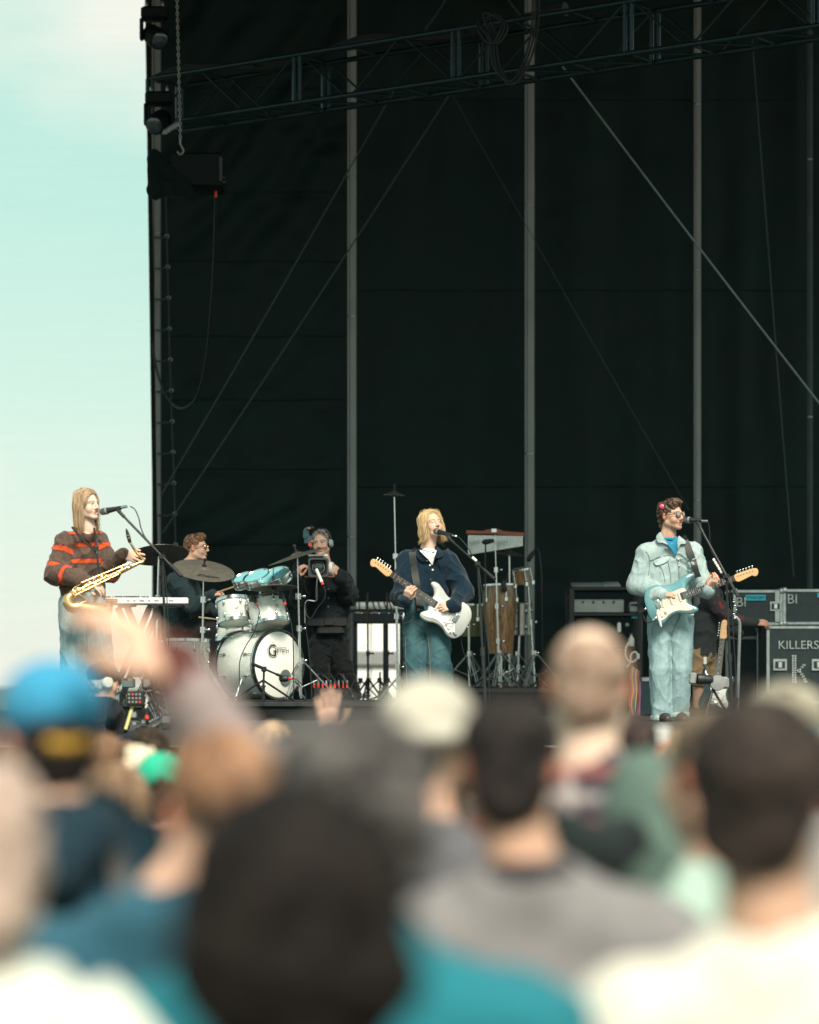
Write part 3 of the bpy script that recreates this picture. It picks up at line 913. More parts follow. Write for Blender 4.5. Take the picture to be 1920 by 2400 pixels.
# bottom-front chord ends; box truss 0.44 x 0.44
fx = nrm(A((tR[0] - tL[0], tR[1] - tL[1], 0)))
bL = PD(300, 252, 29.0); bR = PD(1790, 58, 24.4)
bL[2] = bR[2] = (bL[2] + bR[2]) / 2
fx = nrm(bR - bL); L = np.linalg.norm(bR - bL)
back = nrm(np.cross(A((0, 0, 1.0)), fx)); H = .46
tz = thing('box_truss', 'long black box truss running across the top of the stage', 'truss', tuple((bL + bR) / 2))
def tp(s_, up, bk_): return bL + fx * s_ + A((0, 0, 1.0)) * H * up + back * H * bk_
for up in (0, 1):
    for b_ in (0, 1): MB().tube(tp(.12, up, b_), tp(L + 1.2, up, b_), .026, n=12).build('chord', M_TRUSS, tz)
nb = int(L / .62)
for i in range(nb + 3):
    s0 = .1 + i * .62
    for b_ in (0, 1):
        if i % 3 == 0:
            for ds in (-.035, .035): MB().tube(tp(s0 + ds, 0, b_), tp(s0 + ds, 1, b_), .019, n=8).build('upright', M_TRUSS, tz)
        a, b = (0, 1) if i % 2 == 0 else (1, 0)
        MB().tube(tp(s0 + .04, a, b_), tp(s0 + .58, b, b_), .011, n=6).build('diagonal', M_TRUSS, tz)
    for up in (0, 1):
        MB().tube(tp(s0, up, 0), tp(s0, up, 1), .012, n=6).build('cross_brace', M_TRUSS, tz)
        if up == 0: MB().tube(tp(s0 + .04, 0, 0), tp(s0 + .58, 0, 1), .010, n=6).build('diagonal', M_TRUSS, tz)
# cable looped over the truss and hanging below it
cc = thing('cable_coil', 'black cables looped over the truss, hanging in a long loop', 'cable coil', tuple(PD(1085, 180, 26.3)))
for k, off in enumerate((0, 7, -6)):
    pts = [PD(1128 + off, -40, 26.2), PD(1126 + off, 60, 26.2), PD(1108 + off, 130, 26.15), PD(1078 + off * .6, 178 - k * 4, 26.1), PD(1046 + off, 140, 26.15), PD(1036 + off, 70, 26.2), PD(1024 + off, 38 - k * 5, 26.25), PD(1052, 32 + k * 4, 26.2), PD(1062 + off, 60, 26.15), PD(1040 + off, 92, 26.15), PD(1016 + off, 60 + 4 * k, 26.2), PD(1006, 40, 26.3)]
    MB().path(spline(pts, 6), .011, 6).build('cable', M_RUBBER, cc)
tag(MB().path(spline([tp(s_, 1, .5) + A((0, 0, .05 + .04 * math.sin(s_ * 3))) for s_ in np.linspace(0, L * .62, 14)], 4), [.05 + .02 * math.sin(i * .5) for i in range(53)], 8).build('cable_bundle', M_RUBBER), 'thick black cable bundle lying along the truss top', 'cable bundle')
# chain hoist
M_CHAIN = mat('hoist_chain_steel', (0.28, 0.27, 0.26), rough=0.5, metal=0.5, var=0.2, vscale=30)
ch = thing('hoist_chain', 'steel hoist chain hanging down at the left end of the truss', 'chain', tuple(PD(380, 290, 27.5)))
c0 = PD(372, -40, 27.5); c1 = PD(380, 292, 27.5); nl = 46
for i in range(nl):
    p = c0 + (c1 - c0) * (i + .5) / nl
    u = A((1., 0, 0)) if i % 2 else A((0, 1., 0))
    hl = np.linalg.norm(c1 - c0) / nl * .62
    pts = [p + u * .011 * math.cos(a_) + A((0, 0, 1.)) * (hl * math.sin(a_)) for a_ in [2 * math.pi * j / 8 for j in range(8)]]
    MB().path(pts, .0055, 5, closed=True).build('link', M_CHAIN, ch)
MB().path(spline([c1, c1 - A((0, 0, .05)), c1 + A((.03, 0, -.11)), c1 + A((.0, 0, -.15)), c1 + A((-.03, 0, -.12))], 4), .010, 6).build('hook', M_CHAIN, ch)
# hung speaker wrapped in a sheet
mat('dull_black_cabinet', (.004, .008, .008), rough=.7, var=.3, vscale=12, spec=.2)
sp = thing('hung_speaker', 'black speaker in a draped cover hanging below the truss', 'speaker', tuple(PD(395, 370, 27.8)))
a = PD(318, 330, 27.8); b = PD(472, 402, 27.8)
mb = MB().rbox(((a[0] + b[0]) / 2 + .1, 27.8, (a[2] + b[2]) / 2), (b[0] - a[0] - .2, .5, a[2] - b[2]), .02); mb.build('cabinet', MATS['dull_black_cabinet'], sp)
mb = MB().rbox((b[0] - .12, 27.6, b[2] + .045), (.30, .06, .03), .006); mb.rbox((b[0] - .08, 27.6, b[2] + .09), (.2, .06, .02), .004); mb.build('bracket', M_PLASTIC, sp)
mb = MB().rbox((b[0] - .015, 27.55, (a[2] + b[2]) / 2), (.03, .05, .24), .006); mb.build('side_grip', M_PLASTIC, sp)
P = [cap(PD(322, 322, 27.6), .05, PD(332, 398, 27.55), .10, flat=((0, 1, 0), .5)), cap(PD(330, 335, 27.6), .08, PD(400, 402, 27.5), .05, flat=((0, 1, 0), .5)), cap(PD(335, 398, 27.55), .07, PD(390, 404, 27.5), .05)]
garment('cover_sheet', sp, P, .018, M_CLOTHA, (.005, .012, .012), amp=.03, sc=(6, 6, 6))
# moving lights clamped to the left end of the truss
def moving_light(x, y, d, tilt, label):
    p = PD(x, y, d); t = thing('moving_light', label, 'stage light', tuple(p), 'stage lights at the truss end')
    MB().rbox(p + A((0, 0, .17)), (.26, .22, .12), .02).build('base', MATS['dull_black_cabinet'], t)
    for s_ in (-1, 1): MB().rbox(p + A((s_ * .13, 0, .02)), (.035, .09, .22), .012).build('yoke_arm', MATS['dull_black_cabinet'], t)
    ax = A((math.sin(tilt), -math.cos(tilt), -.5))
    MB().lathe([(.05, -.14), (.095, -.10), (.105, .02), (.10, .12), (.085, .14)], p - A((0, 0, .05)), ax, 20).build('head', MATS['dull_black_cabinet'], t)
    MB().lathe([(.08, .0), (.06, .012), (.001, .02)], p - A((0, 0, .05)) + nrm(ax) * .14, ax, 18).build('lens', mat('lens_glass_%d' % x, (.03, .05, .06), rough=.08, spec=.8), t)
    for s_ in (-1, 1): MB().torus(p + A((s_ * .08, 0, .26)), (1, 0, 0), .035, .01, 12, 5).build('clamp', M_STEEL, t)
moving_light(326, 66, 28.6, .5, 'upper dark moving light at the left end of the truss')
moving_light(335, 245, 28.4, -.3, 'lower dark moving light above the hung speaker')
fx_ = thing('lighting_batten', 'short slotted metal batten tilted above the hung speaker', 'batten', tuple(PD(362, 268, 27.7)))
a = PD(345, 278, 27.7); b = PD(376, 258, 27.7)
MB().tube(a, b, .022, n=8).build('rail', M_STEEL, fx_)
for i in range(5):
    q = a + (b - a) * (i + .5) / 5; MB().rbox(q + A((0, -.02, -.02)), (.05, .03, .03), .005).build('slot', M_GREY, fx_)
# power drop: red connector and slack cable
dc = thing('drop_cable', 'slack black cable with red connector hanging from the speaker', 'cable', tuple(CB(300, 1335, 30.0)))
MB().path(spline([CB(x, y, d_) for x, y, d_ in ((492, 125, 27.8), (486, 420, 28.4), (468, 760, 29.2), (438, 1060, 29.8), (385, 1270, 30.2), (305, 1335, 30.6), (235, 1290, 30.9), (175, 1170, 31.0), (145, 1030, 31.05), (138, 960, 31.1))], 6), .013, 6).build('cable', M_RUBBER, dc)
MB().tube(CB(494, 108, 27.8), CB(492, 150, 27.8), .014, n=10).build('connector', M_RED, dc)
MB().path([CB(496, 60, 27.75), CB(494, 108, 27.8)], .012, 6).build('lead', M_RUBBER, dc)

# ---- outside, seen through the gap in the backdrop: a white box trailer
M_TRAIL = mat('white_trailer_panel', (0.80, 0.81, 0.79), rough=0.5, var=0.06, vscale=2.0)
wt = thing('box_trailer', 'white box trailer parked outside behind the backdrop gap', 'trailer', (.4, 46, ground_z(46)))
g = ground_z(46)
for i in range(6): MB().rbox((-2.1 + i * 1.0, 46.2, g + 2.15), (.985, 2.2, 2.5), .01).build('side_panel', M_TRAIL, wt)
MB().rbox((.4, 46.2, g + 3.46), (6.1, 2.3, .1), .02).build('roof_rail', M_STEEL, wt)
MB().rbox((.4, 46.2, g + .82), (6.1, 2.2, .14), .02).build('chassis', M_BLACK, wt)
MB().rbox((-.55, 45.05, g + 2.62), (.75, .05, .22), .01).build('locker_door', M_GREY, wt)
for x in (-2.0, -1.05, 1.9, 2.8):
    w_ = MB().lathe([(.15, -.1), (.42, -.1), (.45, -.06), (.45, .06), (.42, .1), (.15, .1)], (x, 45.4, g + .45), (0, 1, 0), 24).build('wheel', M_RUBBER, wt)
# ================================================================== guitars
M_FRETB = mat('rosewood', (0.045, 0.022, 0.014), rough=0.5, var=0.3, vscale=30, stretch=(1, 6, 6))
M_MAPLE = mat('maple_neck', (0.62, 0.38, 0.18), rough=0.35, var=0.10, vscale=18, stretch=(1, 5, 5))
M_CREAM = mat('cream_pickguard', (0.78, 0.70, 0.54), rough=0.4, var=0.05, vscale=20)
M_WPG = mat('white_pickguard', (0.80, 0.80, 0.75), rough=0.35, var=0.04, vscale=20)
M_SEAFOAM = mat('metallic_turquoise_paint', (0.16, 0.36, 0.39), rough=0.3, metal=0.25, var=0.06, vscale=120, coat=0.5)
M_SILVERP = mat('pale_grey_paint', (0.56, 0.58, 0.55), rough=0.3, metal=0.05, var=0.04, vscale=60, coat=0.5)
STRAT = [(-.205, .0), (-.195, .085), (-.150, .148), (-.085, .155), (-.015, .128), (.05, .118), (.115, .138), (.175, .158), (.222, .150), (.236, .128), (.205, .108), (.160, .078), (.138, .040), (.136, .0),
         (.136, -.034), (.120, -.062), (.146, -.092), (.176, -.120), (.174, -.146), (.130, -.156), (.075, -.140), (.020, -.116), (-.045, -.122), (-.115, -.158), (-.170, -.140), (-.200, -.075)]
OFFSET = [(-.225, -.01), (-.215, .075), (-.165, .135), (-.095, .145), (-.03, .118), (.04, .112), (.105, .138), (.165, .155), (.205, .142), (.208, .118), (.170, .096), (.140, .060), (.134, .0),
          (.132, -.040), (.118, -.070), (.138, -.098), (.152, -.124), (.130, -.150), (.075, -.150), (.015, -.126), (-.05, -.122), (-.125, -.150), (-.185, -.142), (-.222, -.085)]
def guitar(o, head_pt, normal, label, shape, m_body, m_pg, up_sign=1, scale=1.0, strap=None, name='electric_guitar', neck_m=None, m_headstock=None):
    """o: neck pocket-centred body origin; head_pt: headstock end direction; normal: towards the viewer"""
    u = nrm(A(head_pt) - A(o)); w = nrm(A(normal) - u * np.dot(normal, u)); v = np.cross(w, u)
    if v[2] * up_sign < 0: v = -v
    S = scale
    t = thing(name, label, 'guitar', tuple(A(o)))
    out = [(a * S, b * S) for a, b in [tuple(q) for q in spline([A(q) for q in shape], 5, closed=True)]]
    MB().prism(out, A(o), u, v, w, .044 * S, .010 * S).build('body', m_body, t, sharp=50)
    L = lambda a, b, c=0: A(o) + (a * u + b * v + c * w) * S
    pg = [(.128, .052), (.10, .060), (.04, .055), (-.02, .040), (-.08, .052), (-.125, .030), (-.125, -.035), (-.150, -.085), (-.145, -.122), (-.10, -.130), (-.03, -.100), (.03, -.098), (.085, -.118), (.130, -.128), (.150, -.112), (.112, -.075), (.118, -.03), (.14, -.026), (.14, .028)]
    pgo = [tuple(q) for q in np.array(spline([A(q) for q in pg], 4, closed=True)) * S]
    MB().prism(pgo, L(0, 0, .0245), u, v, w, .004 * S).build('pickguard', m_pg, t)
    hs = .53   # nut distance from origin
    nk = [(.10, .0275), (hs, .0215), (hs, -.0215), (.10, -.0275)]
    MB().prism([(a * S, b * S) for a, b in nk], L(0, 0, .014), u, v, w, .022 * S, .006 * S).build('neck', M_MAPLE, t)
    fb = MB().prism([(a * S, b * S) for a, b in [(.085, .028), (hs, .0218), (hs, -.0218), (.085, -.028)]], L(0, 0, .029), u, v, w, .007 * S).build('fretboard', M_FRETB, t)
    scl = .648 * .93
    for f in range(0, 22):
        x = hs - scl * (1 - 2 ** (-f / 12.0))
        if x < .09: break
        hw = .0215 + (.0065) * (hs - x) / (hs - .085)
        MB().box(L(x, 0, .0335), (.003 * S, hw * 2 * S, .003 * S), np.stack([u, v, w], 1)).build('fret', M_CHROME, fb, smooth=False)
        if f in (3, 5, 7, 9, 12, 15, 17, 19):
            x2 = hs - scl * (1 - 2 ** (-(f - .5) / 12.0))
            MB().lathe([(.004 * S, 0), (.0035 * S, .001)], L(x2, 0, .0327), w, 10).build('inlay', M_WHITEPL, fb)
    hd = [(hs, .022), (hs + .035, .030), (hs + .10, .030), (hs + .155, .028), (hs + .185, .016), (hs + .186, -.012), (hs + .170, -.034), (hs + .148, -.036), (hs + .128, -.024), (hs + .06, -.033), (hs + .02, -.036), (hs, -.022)]
    hdo = [tuple(q) for q in np.array(spline([A(q) for q in hd], 4, closed=True)) * S]
    h = MB().prism(hdo, L(0, 0, .012), u, v, w, .014 * S, .003 * S).build('headstock', m_headstock or M_MAPLE, t)
    for i in range(6):
        x = hs + .030 + i * .0245
        mbq = MB().tube(L(x, .012, .018), L(x, .012, .028), .0045 * S, n=8); mbq.tube(L(x, .028, .010), L(x, .046, .008), .0035 * S, n=6); mbq.ell(L(x, .049, .008), A((.0095, .007, .006)) * S, np.stack([u, v, w], 1), 10, 6)
        mbq.build('tuner', M_CHROME, h)
    for i, x in enumerate((.075, .005, -.062)):
        sl = (-.25 if i == 2 else 0)
        R_ = np.stack([nrm(u * math.cos(sl) + v * math.sin(sl)), nrm(v * math.cos(sl) - u * math.sin(sl)), w], 1)
        MB().rbox(L(x, 0, .030), (.018 * S, .082 * S, .012 * S), .004 * S, R_).build('pickup', M_WHITEPL, t)
    br = MB().rbox(L(-.105, 0, .0285), (.038 * S, .072 * S, .008 * S), .002, np.stack([u, v, w], 1)).build('bridge', M_CHROME, t)
    for i in range(6): MB().rbox(L(-.108, -.0265 + i * .0106, .036), (.022 * S, .008 * S, .008 * S), .002, np.stack([u, v, w], 1)).build('saddle', M_CHROME, br)
    MB().path(spline([L(-.10, -.03, .034), L(-.105, -.05, .05), L(-.07, -.075, .055), L(-.03, -.085, .05)], 4), .003 * S, 6).build('tremolo_arm', M_CHROME, t)
    for x, y in ((-.065, -.078), (-.10, -.098), (-.128, -.112)):
        MB().lathe([(.011 * S, 0), (.010 * S, .010), (.006 * S, .013)], L(x, y, .027), w, 14).build('knob', M_WHITEPL, t)
    MB().rbox(L(-.165, -.105, .026), (.045 * S, .022 * S, .006 * S), .002, np.stack([nrm(u + .4 * v), nrm(v - .4 * u), w], 1)).build('jack_plate', M_CHROME, t)
    for i in range(6):
        y = -.0265 + i * .0106; y2 = -.017 + i * .0068
        MB().path([L(-.105, y, .040), L(hs, y2, .036)], .0008 * S, 4).build('string', M_STEEL, t)
    for x, y in ((-.222 if shape is OFFSET else -.204, 0), (.225, .142)):
        MB().tube(L(x, y, 0), L(x * 1.05, y * 1.06, 0), .006, .009, 8).build('strap_button', M_CHROME, t)
    return t, L, (u, v, w)

# ================================================================== microphones and stands
def microphone(tip, tail, label, cable_pts, r=.024):
    tip, tail = A(tip), A(tail); a = nrm(tail - tip); Ln = np.linalg.norm(tail - tip)
    t = thing('microphone', label, 'microphone', tuple(tip))
    MB().lathe([(.006, 0), (.017, .004), (.0235, .014), (.0255, .028), (.0245, .042), (.022, .050)], tip, a, 20).build('grille', mat('mic_grille', (.16, .15, .15), rough=.45, metal=.8, bump=.9, bscale=900, var=.3, vscale=400), t)
    MB().lathe([(.0255, .046), (.0262, .050), (.0262, .056), (.0255, .060)], tip, a, 20).build('collar', M_GREY, t)
    MB().lathe([(.022, .058), (.0185, .10), (.0155, Ln * .8), (.0135, Ln)], tip, a, 18).build('handle', M_PLASTIC, t)
    MB().lathe([(.0105, Ln), (.0105, Ln + .045), (.006, Ln + .05)], tip, a, 12).build('plug', M_CHROME, t)
    if cable_pts: MB().path(spline(cable_pts, 6), .0042, 6).build('cable', M_RUBBER, t)
    return t
def mic_stand(boom_top, boom_end, joint, base, label, floor, clip=None, tripod=False, m=None):
    m = m or M_BLACK
    t = thing('microphone_stand', label, 'microphone stand', (base[0], base[1], floor))
    bt, be, jt = A(boom_top), A(boom_end), A(joint)
    MB().tube(bt, be, .0085, n=10).build('boom', m, t)
    a = nrm(be - bt)
    MB().tube(be - a * .13, be, .0135, n=10).build('counterweight', M_RUBBER, t)
    MB().tube(bt - a * .03, bt + a * .05, .012, n=10).build('boom_tip', M_PLASTIC, t)
    if clip is not None: MB().path(spline([bt, bt * .5 + A(clip) * .5 + A((0, 0, .012)), A(clip)], 4), .014, 8).build('clip', M_PLASTIC, t)
    mb = MB().rbox(jt, (.045, .05, .045), .008); mb.tube(jt - A((0, .03, 0)), jt - A((0, .055, 0)), .014, n=8); mb.build('clutch', m, t)
    top = jt; bot = A((base[0], base[1], floor + .02)); mid = top * .42 + bot * .58
    MB().tube(top, mid, .0095, n=10).build('upper_pole', m, t)
    MB().tube(mid + (top - bot) * .03, bot, .0135, n=10).build('lower_pole', m, t)
    MB().tube(mid - (top - bot) * .01, mid + (top - bot) * .045, .019, n=12).build('height_grip', M_PLASTIC, t)
    if tripod:
        for k in range(3):
            an = .6 + k * 2.094
            MB().tube(bot + A((0, 0, .16)), bot + A((math.cos(an) * .30, math.sin(an) * .30, -.01)), .009, n=8).build('leg', m, t)
    else:
        MB().lathe([(.13, 0), (.128, .010), (.10, .018), (.03, .026), (.018, .05)], (base[0], base[1], floor), (0, 0, 1), 28).build('base', m, t)
    return t
# ================================================================== centre singer with pale guitar
mat('dyed_white', (.80, .80, .76), rough=.9, var=.05, vscale=40, bump=.3, bscale=150)
mat('dyed_teal', (.012, .19, .32), rough=.9, var=.1, vscale=40, bump=.3, bscale=150)
def singer():
    d = 24.0
    def C(x, y, dd=0): return C3(x, y, d + dd)
    base = C(690, 2016); base[2] = STAGE_Z
    t = thing('person', 'blond singer in navy polo sweater and loose blue jeans playing pale guitar', 'person', tuple(base))
    hC = C(690, 362); R = hrot(28, 14, 4); s = .96
    J = dict(neck=C(662, 585, .02), shA=C(492, 665, .02), shB=C(832, 668, .02), pelvis=C(640, 1085, .03), floor=STAGE_Z,
             elA=C(428, 965, -.02), wrA=C(474, 992, -.25), elB=C(955, 930, -.02), wrB=C(872, 1042, -.20),
             hipA=C(560, 1190, .03), hipB=C(722, 1190, .03), knA=C(560, 1560, -.02), knB=C(748, 1560, -.06), anA=C(585, 1975, .03), anB=C(795, 1975, .0))
    fwd = A((.12, -1, 0))
    hA = hand_prims(J['wrA'], C(505, 900, -.325) - J['wrA'], A((-.5, -1.0, -.2)), side=-1, curl=(.55, .62, .60, .5), spread=.03, thumb=(.9, .8), arm=J['elA'] * .5 + J['wrA'] * .5)
    hB = hand_prims(J['wrB'], C(790, 1052, -.235) - J['wrB'], A((.1, -1.0, .45)), side=-1, curl=(.45, .5, .55, .6), spread=.05, thumb=(.5, .4), arm=J['elB'] * .5 + J['wrB'] * .5)
    skin = (.70, .46, .35)
    coarse = torso_prims(J, fwd, (.12, .13), .6, .045, ((.045, .04), (.038, .03)), neck_r=.05) + legs_prims(J, fwd, .13, .7, ((.075, .055), (.052, .04)))
    body_mesh(t, (hC, R, s, C(660, 560, .03), .45), [hA, hB], skin, coarse, brow=(.22, .14, .07), closed=True)
    # undershirt, then the sweater with its collar
    garment('undershirt', t, [elp(C(662, 574, .015), (.068, .064, .022)), cap(C(482, 1006, -.245), .031, C(464, 985, -.20), .033), cap(C(880, 1036, -.195), .031, C(900, 1010, -.16), .033)], .0065, M_CLOTHA, (.82, .82, .78), amp=.003)
    def pt(V, ids, tt, c):
        z = V[:, 2]; rib = (z < C(0, 1092)[2]); c[rib] *= .85
        return c
    P = torso_prims(J, fwd, (.178, .178), .60, .068, ((.086, .080), (.078, .050)), hem=.0, k=.05, neck_r=.062)
    P += [sub(cap(C(664, 560, -.04), .056, C(664, 520, -.06), .06), .015)]
    garment('sweater', t, P, .0065, M_KNIT, (.0085, .024, .040), amp=.026, sc=(8, 8, 7), seed=2, paint=pt)
    # polo collar leaves
    key = (t.name, 'sweater'); sf = lambda x, y, o_=.004: surf(key, C, x, y, o_)
    M_COL = cloth('navy_knit_collar', (.0085, .024, .038))
    patch('undershirt_front', t, [sf(588, 575, .016), sf(662, 590, .016), sf(734, 575, .016), sf(722, 625, .016), sf(706, 668, .016), sf(694, 702, .016), sf(672, 670, .016), sf(630, 625, .016)], MATS['dyed_white'], .003)
    patch('collar_leaf', t, [sf(566, 560, .022), sf(590, 590, .022), sf(640, 640, .02), sf(662, 655, .016), sf(610, 672), sf(560, 625)], M_COL, .012)
    patch('collar_leaf', t, [sf(738, 566, .022), sf(722, 610, .022), sf(712, 645, .02), sf(760, 640), sf(788, 620), sf(766, 580)], M_COL, .012)
    for x, y in ((650, 662), (676, 702), (698, 742)):
        MB().lathe([(.0085, 0), (.0085, .003), (.005, .004)], sf(x, y, .001), (0, -1, .2), 12).build('button', M_WHITEPL, t)
    MB().path(spline([C(592, 566, .0), C(612, 592, -.045), C(658, 604, -.062), C(702, 594, -.05), C(722, 566, -.01)], 5), .0045, 6).build('necklace', mat('pearl_beads', (.72, .68, .6), rough=.3, var=.2, vscale=200), t)
    def pj(V, ids, tt, c):
        x = V[:, 0]; z = V[:, 2]; n = vnoise(V * A((30, 30, 9)))
        c *= (0.85 + .3 * n)[:, None]
        k = np.clip((z - J['knA'][2] - .02) / .3, 0, 1) * np.clip((J['hipA'][2] - z) / .2, 0, 1)
        c += (A((.03, .06, .06)) * (k * .7)[:, None])
        return c
    P = legs_prims(J, fwd, .176, .74, ((.110, .104), (.104, .112)), up=.055)
    garment('jeans', t, P, .0075, M_DENIM, (.040, .096, .110), amp=.020, sc=(10, 10, 4.5), seed=5, paint=pj)
    M_SEAM = mat('orange_seam_thread', (.17, .14, .10), rough=.8, var=.2, vscale=80)
    jk = (t.name, 'jeans'); js = lambda pts: spline([surf(jk, C, x, y, .001) for x, y in pts], 5)
    MB().path(js([(650, 1150), (645, 1210), (656, 1270), (660, 1330), (668, 1400), (674, 1480), (676, 1600), (680, 1760)]), .003, 5).build('seam', M_SEAM, t)
    MB().path(js([(452, 1190), (490, 1185), (530, 1160), (545, 1125)]), .0032, 5).build('pocket_seam', M_SEAM, t)
    for x in (505, 565): MB().rbox(surf(jk, C, x, 1125, .004), (.020, .010, .045), .003).build('belt_loop', M_MATJ, t)
    MB().path(js([(470, 1300), (470, 1450), (480, 1640), (495, 1800)]), .0025, 5).build('seam', M_SEAM, t)
    shoes(J, fwd, t, mat('black_shoe', (.02, .02, .02), rough=.4))
    # hair: chin-length blond, parted, flicked out at the ends
    L = lambda x, y, z: hC + R @ (A((x, y, z)) * s)
    hp = [elp(L(0, -.018, .044), A((.084, .104, .088)) * s, R), cap(L(.076, -.03, .0), .028, L(.084, -.03, -.085), .024, k=.03), cap(L(-.076, -.03, .0), .028, L(-.084, -.03, -.085), .024, k=.03), cap(L(0, -.09, .0), .05, L(0, -.085, -.09), .038, k=.03),
          sub(elp(L(0, .080, -.005), A((.066, .066, .098)) * s, R), .015)]
    c1, c2 = (.42, .27, .12), (.78, .60, .34)
    hair_mesh(t, hp, .006, (.36, .23, .10), (.66, .48, .25), hC, R, amp=.006)
    for sx in (-1, 1):
        G = fall_guides(L, sx, 8, (.058, -.10), [(.086, 0, -.01), (.088, -.004, -.055), (.084, -.006, -.092), (.096, -.006, -.116), (.122, -.004, -.118)])
        strands(t, G, 460, .0023, c1, c2, jit=.0075, seed=5 + sx); strands(t, G, 40, .0012, c1, c2, jit=.016, seed=50 + sx)
    # guitar, its strap and lead
    o = C(795, 1085, -.19); hd = C(310, 752, -.30)
    g, GL, (u, v, w) = guitar(o, hd, A((.05, -1, .12)), 'pale grey electric guitar held by the blond singer', OFFSET, M_SILVERP, M_WPG, 1, 1.03)
    ribbon('strap', g, spline([sf(525, 590, .006), sf(530, 640, .006), sf(545, 750, .006), sf(565, 870, .006), sf(582, 960, .012), C(590, 1030, -.15), C(600, 1078, -.18)], 4), A((1., 0, 0)), .058, .004, M_LEATHER)
    ribbon('strap', g, spline([sf(525, 590, .006), C(545, 570, .06), C(640, 640, .16), C(800, 900, .17), C(900, 1100, .02), C(940, 1195, -.14), GL(-.235, 0, 0)], 4), A((.7, 0, .7)), .055, .004, M_LEATHER)
    MB().path(spline([GL(-.2, -.12, .0), C(948, 1240, -.17), C(935, 1300, -.12), C(955, 1420, -.1), C(1000, 1560, -.05), C(1020, 1720, -.02), C(1035, 1960, 0)], 6), .0042, 6).build('lead', M_RUBBER, g)
M_MATJ = cloth('blue_denim_trim', (.022, .085, .105))
singer()
# singer's microphone and stand
b = C3(1150, 2016, 23.3)
microphone(C3(712, 410, 23.70), C3(868, 448, 23.52), 'black vocal microphone at the blond singer\'s mouth', [C3(905, 452, 23.48), C3(950, 495, 23.45), C3(1000, 560, 23.42), C3(1050, 650, 23.35), C3(1085, 720, 23.30), C3(1105, 860, 23.28), C3(1135, 1100, 23.28), C3(1165, 1400, 23.28), C3(1175, 1700, 23.3), C3(1180, 2010, 23.3)])
ms = mic_stand(C3(845, 482, 23.50), C3(1222, 818, 23.22), C3(1078, 690, 23.34), b, 'black boom microphone stand in front of the blond singer', STAGE_Z, clip=C3(815, 448, 23.56))
MB().rbox(C3(1050, 648, 23.33), (.05, .012, .022), .004, roty(42 * D2R)).build('pick_holder', M_WHITEPL, ms)

